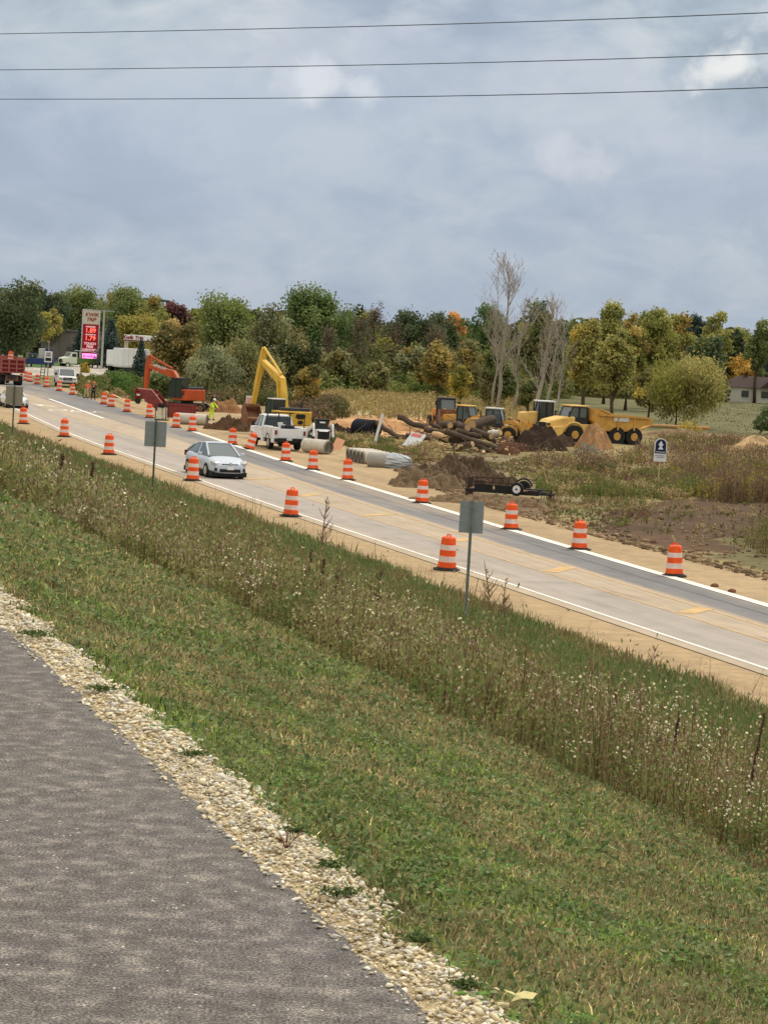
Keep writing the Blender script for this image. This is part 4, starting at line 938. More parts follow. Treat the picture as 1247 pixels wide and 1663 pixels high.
# ------------------------------------------------------------------ cars
def wheel(parent, x, y, r, w=.22, rim=None, name='wheel', hub=.62, spoke=True):
    s = 1 if y > 0 else -1; b = MB(); q = Vector((x, y, r))
    b.cyl(q - Vector((0, w / 2, 0)), q + Vector((0, w / 2, 0)), r, r, 24); t_ = b.build(name, mt_black, parent, bevel=.02)
    m_ = MB(); m_.cyl(q + Vector((0, s * (w / 2 - .03), 0)), q + Vector((0, s * (w / 2 + .006), 0)), r * hub, r * hub * .95, 16)
    for a in range(5 if spoke else 0):
        c, s2 = math.cos(a * 1.2566), math.sin(a * 1.2566); m_.box(q + Vector((c * r * .3, s * (w / 2 + .01), s2 * r * .3)), (r * .12, .015, r * .5), (0, -a * 1.2566 + math.pi / 2, 0))
    m_.cyl(q + Vector((0, s * w / 2, 0)), q + Vector((0, s * (w / 2 + .02), 0)), r * .18, r * .15, 10)
    m_.build('rim', rim or mt_chrome, t_); return t_
def car(label, loc, yaw, paint, L_=4.46, W_=1.745, H_=1.49, kind='hatch', cat='car', name='parked_car'):
    root = thing(name, label, cat, loc, yaw); h = L_ / 2; w = W_ / 2
    if kind == 'hatch':
        low = [(-h, .42, .78, .72), (-h + .10, .28, .98, .88), (-h + .55, .2, 1.02, .97), (-1.0, .18, 1.0, 1), (0, .18, .96, 1), (.9, .18, .93, 1), (1.35, .18, .92, .99), (h - .45, .2, .80, .95), (h - .12, .2, .68, .84), (h, .28, .56, .70)]
        gh = [(-h + .15, .98, 1.04, .74, .64), (-1.35, .98, 1.33, .8, .62), (-.7, .98, 1.44, .84, .62), (0, .95, H_, .84, .61), (.35, .94, 1.45, .84, .62), (1.28, .92, .96, .80, .74)]
    else:
        low = [(-h, .45, .82, .75), (-h + .10, .3, .98, .9), (-h + .7, .2, 1.0, .98), (-.9, .18, .97, 1), (0, .18, .95, 1), (.8, .18, .93, 1), (1.1, .18, .92, .99), (h - .5, .2, .82, .96), (h - .12, .2, .70, .86), (h, .3, .58, .72)]
        gh = [(-h + .62, .98, 1.0, .78, .66), (-1.0, .96, 1.38, .82, .60), (-.3, .95, H_ - .02, .84, .6), (.2, .94, H_ - .04, .84, .6), (1.12, .92, .95, .80, .72)]
    secs = [[(x, -w * k * .9, zb), (x, -w * k, zb + (zt - zb) * .3), (x, -w * k * 1.0, zb + (zt - zb) * .62), (x, -w * k * .93, zt - .02), (x, -w * k * .5, zt + .03), (x, w * k * .5, zt + .03), (x, w * k * .93, zt - .02), (x, w * k, zb + (zt - zb) * .62), (x, w * k, zb + (zt - zb) * .3), (x, w * k * .9, zb)] for x, zb, zt, k in low]
    MB().loft(secs).build('body', paint, root, smooth=True).modifiers.new('sub', 'SUBSURF').levels = 1
    g = MB(); secs = [[(x, -w * a, z0), (x, -w * (a * .35 + b * .65), z0 + (z1 - z0) * .6), (x, -w * b, z1 - .02), (x, w * b, z1 - .02), (x, w * (a * .35 + b * .65), z0 + (z1 - z0) * .6), (x, w * a, z0)] for x, z0, z1, a, b in gh]
    g.loft(secs).build('windows', mt_wind if paint is not mt_blackp else mt_glass, root)
    rf = MB(); mid = gh[1:-1]; top = [[(x, -w * b * 1.02, z1 - .03), (x, -w * b * .8, z1 + .015), (x, w * b * .8, z1 + .015), (x, w * b * 1.02, z1 - .03), (x, 0, z1 - .045)] for x, z0, z1, a, b in mid]; rf.loft(top)
    for s in (-1, 1):
        for (i, j) in ((0, 1), (len(gh) - 2, len(gh) - 1)):
            A = gh[i]; B_ = gh[j]; f_ = [(A[0], s * w * (A[4] if i else A[3]) * 1.01, (A[2] if i else A[2]) - .01), (B_[0], s * w * (B_[3] if i else B_[4]) * 1.01, (B_[2]) - .005)]; rf.tube(f_, [.045, .045], 6)
        m0 = gh[len(gh) // 2]; rf.tube([(m0[0] - .15, s * w * m0[3] * 1.0, m0[1]), (m0[0] - .2, s * w * m0[4] * 1.03, m0[2] - .05)], .04, 6)
    rf.build('roof', paint, root)
    for s in (-1, 1):
        hl = MB(); hl.box((h - .22, s * w * .74, .68), (.34, .30, .15), (0, R(18), -s * R(24)), (.9, .8)); hl.build('headlight', mt_chrome, root, bevel=.04)
        mr = MB(); mr.box((.82, s * (w + .10), 1.0), (.13, .20, .14)); mr.build('wing_mirror', paint, root, bevel=.04)
        tl = MB(); tl.box((-h + .08, s * w * .76, .86), (.12, .22, .25)); tl.build('tail_light', mt_maroon, root, bevel=.03)
        for x in (h - .86, -h + .86): wheel(root, x, s * (w - .11), .318 if H_ < 1.6 else .33)
    gr = MB(); gr.box((h - .045, 0, .36), (.10, .95, .14)); gr.box((h - .09, 0, .62), (.1, .75, .055)); gr.build('grille', mt_black, root, bevel=.02)
    for s in (-1, 1): fg = MB(); fg.box((h - .09, s * w * .70, .40), (.1, .17, .16)); fg.build('fog_lamp', mt_dark, root, bevel=.03)
    pl = MB(); pl.box((h + .012, 0, .47), (.02, .31, .14)); pl.build('number_plate', mt_white, root)
    em = MB(); em.cyl((h - .03, 0, .66), (h + .01, 0, .655), .06, .06, 12); em.build('badge', mt_chrome, root)
    ub = MB(); ub.box((0, 0, .19), (L_ - .35, W_ - .12, .20)); ub.build('underbody_shade', mt_black, root)  # underbody in black, widened and lowered to paint contact shade beneath the car
    return root
YAW_TO = math.atan2(-cP, sP)        # pointing along the road towards the viewer
p = xy(121.9, 28.1); silver = car('silver hatchback driving towards the viewer in the near lane', (p[0], p[1], .02), YAW_TO + R(4.5), mt_silver, name='silver_hatchback'); silver.scale = (1.15,) * 3
p = at(21, 663); car('white saloon car at the left edge of the road, half behind the tan sign', (p.x - .2, p.y + 1.8, .02), YAW_TO + R(1.0), mt_white, 4.6, 1.82, 1.45, 'sedan', name='white_saloon')
p = at(106, 591); car('black car parked beyond the lawn, left of the price sign', (p.x, p.y, 0), R(188), mt_blackp, 4.6, 1.8, 1.45, 'sedan', name='black_car')
p = at(150, 592); car('white car just right of the price sign foot', (p.x, p.y, 0), R(-28), mt_white, 4.5, 1.8, 1.42, 'sedan', name='white_car')
p = at(76, 566); car('pale car parked in front of the grey warehouse', (p.x, p.y, 0), R(160), mt_whited, 4.5, 1.8, 1.5, 'sedan', name='pale_car')

# ------------------------------------------------------------------ pickups with service bodies
def pickup(label, loc, yaw, high_body=False, name='service_pickup'):
    root = thing(name, label, 'pickup truck', loc, yaw); W_ = 2.0; w = 1.0
    c = MB(); c.loft([[(x, -w * k, .55), (x, -w * k, z), (x, -w * k * .9, z + .06), (x, w * k * .9, z + .06), (x, w * k, z), (x, w * k, .55)] for x, z, k in ((.05, 1.22, .97), (1.55, 1.22, .97), (1.6, 1.18, .97), (2.75, 1.12, .95), (2.95, .98, .90))]); c.build('cab_body', mt_white, root, bevel=.02)
    g = MB(); g.loft([[(x, -a, 1.26), (x, -b, z), (x, b, z), (x, a, 1.26)] for x, z, a, b in ((.08, 1.9, .92, .76), (1.2, 1.93, .93, .76), (1.78, 1.30, .90, .82))]); g.build('windows', mt_wind, root)
    r_ = MB(); r_.loft([[(x, -.80, z), (x, -.7, z + .07), (x, .7, z + .07), (x, .80, z)] for x, z in ((.04, 1.88), (.6, 1.93), (1.24, 1.9))])
    for s in (-1, 1): r_.tube([(1.22, s * .78, 1.9), (1.80, s * .88, 1.27)], .05, 6); r_.tube([(.07, s * .78, 1.9), (.07, s * .93, 1.24)], .07, 6); r_.tube([(.75, s * .78, 1.92), (.72, s * .94, 1.24)], .035, 6)
    r_.build('roof', mt_white, root)
    bz = 1.72 if high_body else 1.32
    sb = MB(); sb.cur = 0
    for s in (-1, 1):
        sb.box((-1.45, s * .86, (bz + .62) / 2 + .03), (2.8, .30, bz - .62)); 
        sb.box((-.25, s * .86, .55), (.5, .3, .3)); sb.box((-2.55, s * .86, .58), (.55, .3, .3))
    sb.box((-1.45, 0, .80), (2.8, 1.45, .10)); sb.box((-.1, 0, (bz + .8) / 2), (.08, 1.5, bz - .8)); sb.build('service_body', mt_white, root, bevel=.02)
    if not high_body:
        tg = MB(); tg.box((-2.86, 0, 1.0), (.07, 1.44, .55)); tg.build('tailgate', mt_white, root, bevel=.02)
        rk = MB(); [rk.box((-.15, s * .7, 1.7), (.06, .06, .9)) for s in (-1, 0, 1)]; rk.box((-.15, 0, 2.12), (.06, 1.9, .06)); rk.box((-.15, 0, 1.7), (.04, 1.4, .04)); rk.tube([(-2.6, -.9, 1.33), (-2.6, -.9, 2.05)], .03, 6); rk.build('headache_rack', mt_dark, root)
        cr = MB(); rr = random.Random(4); [cr.box((rr.uniform(-2.5, -.5), rr.uniform(-.55, .55), rr.uniform(.95, 1.4)), (rr.uniform(.3, .7), rr.uniform(.2, .5), rr.uniform(.2, .5)), (0, 0, rr.uniform(0, 3))) for _ in range(9)]
        o = cr.build('bed_load', mt_dark, root); pm = MB(); pm.cyl((-2.2, .45, .95), (-2.2, .45, 1.62), .16, .16, 12); pm.cyl((-1.9, .2, .95), (-1.9, .2, 1.5), .14, .12, 12); pm.build('gas_bottle', mt_whited, root, smooth=False)
    for s in (-1, 1):
        for i, x in enumerate((-.55, -1.35, -2.2)):
            d_ = MB(); d_.box((x, s * 1.013, bz - .33), (.62, .012, .52)); d_.box((x, s * 1.025, bz - .33), (.1, .02, .05)); d_.build('locker_door', mt_whited, root, bevel=.01)
        dr = MB(); dr.box((.52, s * .972, .92), (1.0, .015, .56)); dr.build('door', mt_white, root, bevel=.01); hd = MB(); hd.box((.12, s * .99, 1.08), (.14, .03, .035)); hd.build('door_handle', mt_dark, root)
        hl = MB(); hl.box((2.93, s * .76, .93), (.10, .30, .24)); hl.build('headlight', mt_chrome, root, bevel=.03)
        tl = MB(); tl.box((-2.90, s * .87, 1.05), (.06, .12, .26)); tl.build('tail_light', mt_maroon, root, bevel=.02)
        mr = MB(); mr.box((1.35, s * 1.16, 1.38), (.12, .2, .30)); mr.tube([(1.35, s * .95, 1.3), (1.35, s * 1.1, 1.3)], .03, 6); mr.build('wing_mirror', mt_dark, root, bevel=.03)
        for x in (2.05, -1.55):
            wheel(root, x, s * .83, .40, .27, mt_chrome)
            ar = MB(); n_ = 14; pts = [(x + .50 * math.cos(math.pi * i / n_), s * 1.0, .42 + .50 * math.sin(math.pi * i / n_)) for i in range(n_ + 1)]; ar.tube(pts, .045, 6); ar.build('wheel_arch', mt_white if x > 0 else mt_dark, root)
    gr = MB(); gr.box((2.985, 0, .92), (.06, 1.0, .30)); gr.build('grille', mt_black, root, bevel=.02); gb = MB(); gb.box((3.0, 0, .92), (.06, 1.1, .05)); gb.box((3.0, 0, .92), (.06, .06, .32)); gb.build('grille_bar', mt_chrome, root)
    bp = MB(); bp.box((3.02, 0, .60), (.16, 1.9, .22)); bp.build('front_bumper', mt_chrome, root, bevel=.04); rb = MB(); rb.box((-2.98, 0, .60), (.22, 1.9, .22)); rb.box((-2.9, 0, .45), (.1, 1.5, .12)); rb.build('rear_bumper', mt_black, root, bevel=.03)
    pl = MB(); pl.box((-3.1, .1, .68), (.02, .32, .14)); pl.build('number_plate', mt_whited, root); ub = MB(); ub.box((0, 0, .45), (5.2, 1.3, .2)); ub.build('chassis', mt_black, root)
    if high_body:
        lb = MB(); lb.box((-1.4, 0, 1.78), (2.9, 1.98, .08)); lb.box((-1.2, .2, 1.86), (1.2, .7, .1)); lb.build('rack_top', mt_whited, root)
        ml = MB(); ml.box((.7, 0, 2.02), (.25, 1.1, .09)); ml.build('light_bar', mt_chrome, root, bevel=.02)
    return root
YAW_AWAY = math.atan2(cP, -sP)
p = at(456, 729); pickup('white service pickup seen from behind, parked on the sand beside the yellow excavator', (p.x - .3, p.y + .6, .02), YAW_AWAY + R(1), name='service_pickup').scale = (1.07,) * 3
p = at(106, 628); pickup('parked white pickup with tall tool body facing the viewer, right of the black ladder', (p.x, p.y, .02), YAW_TO + R(-4), True, name='service_pickup')

# ------------------------------------------------------------------ red dump truck
def dump_truck():
    p = at(22, 626); root = thing('dump_truck', 'red dump truck seen from behind at the left edge of the road', 'dump truck', (p.x - 1.35, p.y + 3.5, .02), YAW_AWAY + R(2.5)); w = 1.28
    b = MB(); b.box((-1.0, 0, 1.35), (5.0, 2.3, .12)); [b.box((-1.0, s * (w - .04), 2.1), (5.0, .08, 1.5)) for s in (-1, 1)]; b.box((1.5, 0, 2.2), (.08, 2.5, 1.7)); b.box((1.9, 0, 3.0), (.9, 2.5, .06))
    for s in (-1, 1):
        for x in (-3.3, -2.3, -1.3, -.3, .7): b.box((x, s * (w + .04), 2.1), (.12, .10, 1.5))
        b.box((-1.0, s * (w + .03), 2.88), (5.1, .14, .12))
    b.build('dump_body', mt_redd, root, bevel=.01)
    t_ = MB(); t_.box((-3.55, 0, 2.02), (.06, 2.5, 1.35)); 
    for y in (-1.22, -.41, .41, 1.22): t_.box((-3.64, y, 2.05), (.16, .15, 1.5))
    for z in (1.36, 1.80, 2.25, 2.72): t_.box((-3.61, 0, z), (.10, 2.5, .12))
    t_.build('tailgate', mt_redd, root, bevel=.01); t_ = MB(); [t_.box((-3.585, y, z), (.02, .66, .30)) for y in (-.815, 0, .815) for z in (1.58, 2.03, 2.49)]; t_.build('tailgate_recess_shade', mt_maroon, root)  # darker red panels between the ribs, shade painted into the recesses
    c = MB(); c.box((3.1, 0, 1.9), (1.6, 2.2, 1.7)); c.box((4.5, 0, 1.4), (1.6, 1.7, 1.1)); c.build('cab', mt_maroon, root, bevel=.08); ww = MB(); ww.box((2.28, 0, 2.35), (.05, 1.5, .5)); ww.box((3.1, 0, 2.35), (1.0, 2.23, .5)); ww.build('windows', mt_glass, root)
    f = MB(); f.box((.3, 0, .95), (8.2, .9, .3)); f.box((-3.2, 0, .75), (.3, 1.0, .5)); f.build('chassis', mt_dark, root); m_ = MB(); m_.box((-3.45, 0, .75), (.03, 1.35, .62)); m_.build('mud_flap', mt_rust, root)
    for s in (-1, 1):
        for x in (-2.6, -1.25): wheel(root, x, s * .93, .52, .58, mt_dark)
        wheel(root, 4.4, s * 1.0, .52, .3, mt_chrome); tl = MB(); tl.box((-3.5, s * 1.0, 1.18), (.06, .3, .12)); tl.build('tail_light', mt_maroon, root)
    bx = dup(barrel, (0, 0, 0), 0, 'lone barrel riding on top of the red dump truck load'); q = root.matrix_basis @ Vector((0, 0, 0)); bx.location = Vector(root.location) + Euler((0, 0, root.rotation_euler.z)).to_matrix() @ Vector((-1.6, -.1, 2.42))
    h_ = MB(); h_.prism([(-3.3, 1.4), (-3.2, 2.4), (-1.5, 2.42), (.8, 2.7), (1.4, 1.4)], -1.15, 1.15); h_.build('soil_load', M('soil_load', srgb(110, 72, 60), .95, var=.3), root)
dump_truck()

# ------------------------------------------------------------------ excavators
def excavator(label, loc, yaw, track_yaw, paint, scale=1.0, elbow=(4.0, 4.1), foot=(.6, 1.9), bend=None, tip=(5.25, .75), bucket='dig', dark_rear=True, name='excavator', hood=mt_dark, house_w=2.7, rear=1.0, cabk=1.0):
    root = thing(name, label, 'excavator', loc, yaw); e = track_yaw - yaw; q = Euler((0, 0, e)).to_matrix()
    for s in (-1, 1):
        prof = []
        for i in range(9): a = math.pi / 2 + math.pi * i / 8; prof.append((-1.65 + .42 * math.cos(a), .42 + .42 * math.sin(a)))
        for i in range(9): a = -math.pi / 2 + math.pi * i / 8; prof.append((1.65 + .42 * math.cos(a), .42 + .42 * math.sin(a)))
        t_ = MB(); t_.prism(prof, s * 1.05 - .28, s * 1.05 + .28); t_.v = [tuple(q @ Vector(v)) for v in t_.v]; tk = t_.build('track', mt_black, root, bevel=.03)
        r_ = MB(); r_.box((0, s * 1.345, .42), (3.0, .05, .34)); [r_.cyl((x, s * 1.30, .42 if abs(x) > 1 else .2), (x, s * 1.40, .42 if abs(x) > 1 else .2), .27 if abs(x) > 1 else .11, None, 14) for x in (-1.65, -.9, -.45, 0, .45, .9, 1.65)]; r_.v = [tuple(q @ Vector(v)) for v in r_.v]; r_.build('rollers', mt_rust, tk)
    u = MB(); u.box((0, 0, .62), (2.2, 1.6, .4)); u.cyl((0, 0, .8), (0, 0, 1.06), .62, .62, 20); u.build('undercarriage', mt_dark, root)
    hw = house_w / 2; RX = lambda b_: setattr(b_, 'v', [((x if x > 0 else x * rear), y, z) for x, y, z in b_.v]) or b_
    h = MB(); h.box((-.75, 0, 1.25), (3.0, house_w, .34)); h.box((-1.15, 0, 1.78), (2.2, house_w - .02, .76)); RX(h).build('house', paint, root, bevel=.05)
    cw = MB(); n_ = 8; cw.loft([[( -2.25 - .28 * math.cos(a) , hw * math.sin(a), 1.12), (-2.28 - .34 * math.cos(a), hw * math.sin(a), 2.12), (-1.9, hw * math.sin(a), 2.12), (-1.9, hw * math.sin(a), 1.12)] for a in np.linspace(-math.pi / 2 * .98, math.pi / 2 * .98, n_)]); RX(cw).build('counterweight', paint, root, bevel=.04)
    ho = MB(); ho.box((-1.35, -.05, 2.26), (1.7, house_w - .3, .26), taper=(.92, .95)); ho.box((-.3, -.8, 1.95), (1.2, .9, .5)); RX(ho).build('engine_hood', hood, root, bevel=.05); ex = MB(); ex.cyl((-1.5, -.7, 2.3), (-1.5, -.7, 2.85), .07); RX(ex).build('exhaust', mt_dark, root)
    for y in (hw + .006,):
        gl = MB(); [gl.box((x, y, 1.8), (.42, .012, .4)) for x in (-.75, -1.4)]; RX(gl).build('side_grille', mt_dark, root)
    cb = MB(); cy = hw - .48; prof = [(-.35, 1.3), (-.35, 2.92), (.75, 2.92), (1.12, 2.3), (1.2, 1.3)]; cb.prism([(x, z) for x, z in prof], cy - .44, cy + .44); kz = lambda b_: setattr(b_, 'v', [(x * cabk, cy + (y - cy) * cabk, 1.3 + (z - 1.3) * cabk) for x, y, z in b_.v]) or b_
    kz(cb).build('cab', mt_glass, root)
    cf = MB()
    for s in (-1, 1):
        yy = cy + s * .45; cf.tube([(-.35, yy, 1.3), (-.35, yy, 2.92), (.75, yy, 2.92), (1.12, yy, 2.3), (1.2, yy, 1.3), (-.35, yy, 1.3)], .045, 6); cf.tube([(.35, yy, 1.3), (.3, yy, 2.9)], .035, 6); cf.box((.2, yy, 1.5), (1.4, .03, .4))
    kz(cf).build('cab_frame', mt_dark if hood is mt_dark else paint, root); cr = MB(); cr.box((.2, cy, 2.97), (1.25, 1.0, .09)); kz(cr).build('cab_roof', mt_whited if dark_rear else mt_dark, root, bevel=.03)
    F = Vector((foot[0], 0, foot[1])); E = Vector((elbow[0], 0, elbow[1])); T_ = Vector((tip[0], 0, tip[1]))
    Bd = Vector((bend[0], 0, bend[1])) if bend else F.lerp(E, .45) + Vector((-.25, 0, .55))
    def beam(pts, hs, wd):
        b = MB(); secs = []
        for i, p_ in enumerate(pts):
            d = (pts[min(i + 1, len(pts) - 1)] - pts[max(i - 1, 0)]).normalized(); nn = Vector((-d.z, 0, d.x)) * hs[i] / 2; secs.append([(p_ + nn + Vector((0, -wd / 2, 0))), (p_ + nn + Vector((0, wd / 2, 0))), (p_ - nn + Vector((0, wd / 2, 0))), (p_ - nn + Vector((0, -wd / 2, 0)))])
        return b.loft(secs)
    bo = beam([F, F.lerp(Bd, .6), Bd, Bd.lerp(E, .5), E], [.42, .62, .72, .52, .34], .44).build('boom', paint, root, bevel=.03)
    d = (T_ - E).normalized(); back = E - d * .75 + Vector((-.1, 0, .25)); beam([back, E + Vector((-.08, 0, 0)), E.lerp(T_, .5), T_], [.25, .62, .44, .26], .34).build('stick', paint, root, bevel=.03)
    cy_ = MB(); cy_.cyl(F + Vector((.5, -.30, -.25)), Bd + Vector((.15, -.30, .0)), .09); cy_.cyl(F + Vector((.5, .30, -.25)), Bd + Vector((.15, .30, .0)), .09); cy_.build('boom_cylinder', paint, root)
    c2 = MB(); c2.cyl(Bd + Vector((.2, 0, .55)), back, .10); ob = c2.build('stick_cylinder', paint, root); c3 = MB(); c3.cyl(Bd.lerp(back, .55) + Vector((.1, 0, .25)), back, .05); c3.build('piston_rod', mt_chrome, ob)
    c4 = MB(); pe = E + Vector((.38, 0, .1)); pt = T_ + Vector((.32, 0, .35)); c4.cyl(pe, pe.lerp(pt, .6), .085); c4.cyl(pe.lerp(pt, .6), pt, .05); c4.build('bucket_cylinder', mt_dark if bucket != 'dig' else paint, root)
    bk = MB()
    if bucket == 'dig':
        P = [(.15, 0), (.55, .0), (.85, -.45), (.75, -1.05), (.2, -1.4), (-.45, -1.25), (-.75, -1.05), (-.5, -.95), (.1, -.95), (.45, -.55), (.1, -.2)]
        bk.prism([(T_.x + x * 1.05, T_.z + z * 1.05) for x, z in P], -.62, .62)
        for s in (-1, 1): bk.prism([(T_.x + x * 1.05, T_.z + z * 1.05) for x, z in ((.15, -.1), (.62, -.1), (.8, -.5), (.7, -1.0), (.2, -1.32), (-.62, -1.08))], s * .62 - .02, s * .62 + .02)
        [bk.box((T_.x - .86, y, T_.z - 1.1), (.22, .09, .07)) for y in (-.5, -.25, 0, .25, .5)]; bk.build('bucket', mt_rust, root)
    else:
        bk.prism([(T_.x - .25, T_.z + .1), (T_.x + .3, T_.z), (T_.x + .25, T_.z - .35), (T_.x - .15, T_.z - .3)], -.22, .22); bk.tube([(T_.x, 0, T_.z - .3), (T_.x - .05, .05, T_.z - .75)], .04, 6); bk.build('quick_coupler', mt_dark, root)
    return root
p = at(465, 713); p.z = 0
yx = excavator('yellow excavator reaching up over the white service pickup', p, R(116), R(112), mt_yel, elbow=(5.5, 5.75), foot=(.4, 1.9), bend=(1.4, 4.25), tip=(6.7, 2.3), hood=mt_dark, rear=.62); yx.scale = (.93,) * 3
p = at(303, 668); p.z = 0
ox = excavator('orange excavator with dark cab behind the red trench boxes', p, R(143), R(172), mt_org, elbow=(5.35, 4.15), foot=(.4, 1.75), bend=(1.9, 3.5), tip=(5.5, 1.35), bucket='hook', dark_rear=False, hood=mt_dark, rear=.5, cabk=1.12); ox.scale = (.90,) * 3
def decal(root, poly, x=None, name='badge_panel', mat=None, off=.012):
    pass
# black shield badge on the yellow counterweight, seen from behind
dk = MB(); dk.prism([(-.42, 0), (-.34, .24), (.34, .24), (.42, 0), (.2, -.12), (-.2, -.12)], -.01, .01); b_ = dk.build('badge', mt_black, yx); b_.location = (-2.635 * .62 - .01, -.35, 1.72); b_.rotation_euler = (0, 0, R(90))
dk = MB(); dk.prism([(-.25, 0), (-.12, .16), (.12, .16), (.25, 0), (.12, -.12), (-.12, -.12)], -.01, .01); b_ = dk.build('badge', mt_black, yx); b_.location = (-2.64 * .62 - .01, -.35, 1.32); b_.rotation_euler = (0, 0, R(90))

# ------------------------------------------------------------------ wheel loaders, dozer, articulated hauler
def loader(label, loc, yaw, arm_up=1.1, cab_c=mt_dark, paint=mt_yel, roof=mt_whited, bucket_c=mt_rust, name='wheel_loader', canopy=False, cat='wheel loader', sc=1.0):
    root = thing(name, label, cat, loc, yaw); root.scale = (sc,) * 3
    for s in (-1, 1):
        for x in (1.5, -1.5): wheel(root, x, s * 1.05, .72, .52, paint, hub=.5, spoke=False)
        f = MB(); n_ = 10
        for x in (-1.5, 1.5): f.tube([(x + .85 * math.cos(a), s * 1.05, .72 + .85 * math.sin(a)) for a in np.linspace(.25, math.pi - .25, n_)], .06, 4)
        f.build('mudguard', paint, root)
    b = MB(); b.prism([(-2.9, .85), (-2.95, 1.6), (-2.6, 2.05), (-.9, 2.15), (-.9, .85)], -.75, .75); b.build('engine_hood', paint, root, bevel=.08); gr = MB(); gr.box((-2.95, 0, 1.3), (.06, 1.1, .6)); gr.build('rear_grille', mt_dark, root)
    f = MB(); f.box((-.9, 0, .85), (3.6, 1.0, .5)); f.box((1.3, 0, 1.0), (1.6, .9, .8)); f.build('frame', paint, root, bevel=.04)
    c = MB(); c.prism([(-.95, 1.35), (-.85, 3.05), (.45, 3.05), (.72, 2.1), (.62, 1.35)], -.66, .66); c.build('cab', mt_wind, root)
    cf = MB()
    for s in (-1, 1): cf.tube([(-.95, s * .68, 1.35), (-.85, s * .68, 3.05), (.45, s * .68, 3.05), (.72, s * .68, 2.1), (.62, s * .68, 1.35)], .07, 6); cf.tube([(-.2, s * .68, 1.35), (-.2, s * .68, 3.05)], .05, 6); cf.box((-.2, s * .68, 1.5), (1.5, .05, .4))
    cf.box((.66, 0, 1.55), (.1, 1.3, .5)); cf.build('cab_frame', cab_c, root); r_ = MB(); r_.box((-.2, 0, 3.12), (1.6, 1.55, .14)); r_.build('cab_roof', roof, root, bevel=.04)
    for s in (-1, 1): m_ = MB(); m_.tube([(.5, s * .7, 2.8), (.6, s * 1.05, 2.8)], .03, 5); m_.box((.6, s * 1.1, 2.65), (.05, .22, .4)); m_.build('mirror', mt_dark, root)
    a = MB(); z = arm_up
    for s in (-1, 1): a.loft([[(x, s * .52 - .09, zz - hh), (x, s * .52 + .09, zz - hh), (x, s * .52 + .09, zz + hh), (x, s * .52 - .09, zz + hh)] for x, zz, hh in ((.8, 1.85, .12), (1.7, (1.85 + z) / 2 + .35, .22), (2.9, z, .12))])
    a.box((2.0, 0, (1.85 + z) / 2 + .2), (.25, 1.0, .25)); a.build('lift_arm', paint, root, bevel=.02)
    bk = MB(); P = [(2.75, z + .75), (2.95, z + .8), (3.9, z + .45), (4.05, z - .3), (3.95, z - .35), (2.9, z - .35), (2.7, z - .1)]; T2 = [(2.85, z + .65), (2.85, z - .2), (3.95, z - .28)]
    bk.prism([(2.75, z + .75), (2.85, z + .78), (2.85, z - .22), (4.0, z - .28), (4.0, z - .36), (2.9, z - .38), (2.7, z - .1)], -1.35, 1.35)
    for s in (-1, 1): bk.prism([(2.75, z + .75), (2.95, z + .78), (3.95, z - .25), (4.0, z - .36), (2.9, z - .36), (2.7, z - .1)], s * 1.35 - .03, s * 1.35 + .03)
    bk.build('bucket', bucket_c, root); ex = MB(); ex.cyl((-1.6, .3, 2.1), (-1.6, .3, 2.8), .07); ex.build('exhaust', mt_dark, root)
    return root
p = at(722, 701); loader('wheel loader with dark green cab facing the viewer behind the log pile', (p.x, p.y, 0), R(-78), 1.4, mt_dark, M('orange_yellow_machine_paint', srgb(206, 140, 60), .55, var=.15), mt_dark, mt_rust, sc=.88)
p = at(803, 716); loader('golden wheel loader facing right, its rusty box bucket raised', (p.x, p.y, 0), R(-14), 1.35, mt_dark, mt_yeld, mt_whited, mt_yeld, sc=.80)
p = at(757, 706); loader('yellow-roofed machine half hidden by the big logs, left of the golden loader', (p.x, p.y, 0), R(-35), 1.5, mt_dark, mt_yeld, mt_cat, mt_rust, sc=.75)
p = at(866, 706); 
def dozer(label, loc, yaw):
    root = thing('bulldozer', label, 'bulldozer', loc, yaw)
    for s in (-1, 1):
        prof = [(-1.3 + .45 * math.cos(a), .45 + .45 * math.sin(a)) for a in np.linspace(math.pi / 2, 3 * math.pi / 2, 8)] + [(1.3 + .4 * math.cos(a), .42 + .4 * math.sin(a)) for a in np.linspace(-math.pi / 2, math.pi / 2, 8)]
        MB().prism(prof, s * .95 - .25, s * .95 + .25).build('track', mt_black, root)
    h = MB(); h.prism([(.2, .8), (.2, 1.95), (1.75, 1.8), (1.85, .8)], -.5, .5); h.build('engine_hood', mt_cat, root, bevel=.08); c = MB(); c.prism([(-1.0, 1.0), (-.95, 2.75), (.15, 2.75), (.35, 1.0)], -.68, .68); c.build('cab', mt_glass, root)
    cf = MB(); cf.box((-.35, 0, 1.0), (1.4, 1.44, .1)); [cf.tube([(x, s * .7, .9), (x * .95, s * .7, 2.78)], .06, 6) for s in (-1, 1) for x in (-1.0, -.4, .3)]; cf.build('cab_frame', mt_black, root); r_ = MB(); r_.box((-.4, 0, 2.83), (1.5, 1.6, .12)); r_.build('cab_roof', mt_white, root, bevel=.04)
    bl = MB(); bl.prism([(2.2, .1), (2.05, .6), (2.2, 1.2), (2.3, 1.2), (2.18, .6), (2.32, .1)], -1.5, 1.5); [bl.box((1.3, s * 1.3, .5), (1.9, .12, .2)) for s in (-1, 1)]; bl.build('blade', mt_rust, root); ex = MB(); ex.cyl((1.1, .2, 1.8), (1.1, .2, 2.5), .06); ex.build('exhaust', mt_black, root)
dozer('dark-cabbed bulldozer with white roof behind the hauler bonnet', (p.x + .5, p.y + 2, 0), R(195))

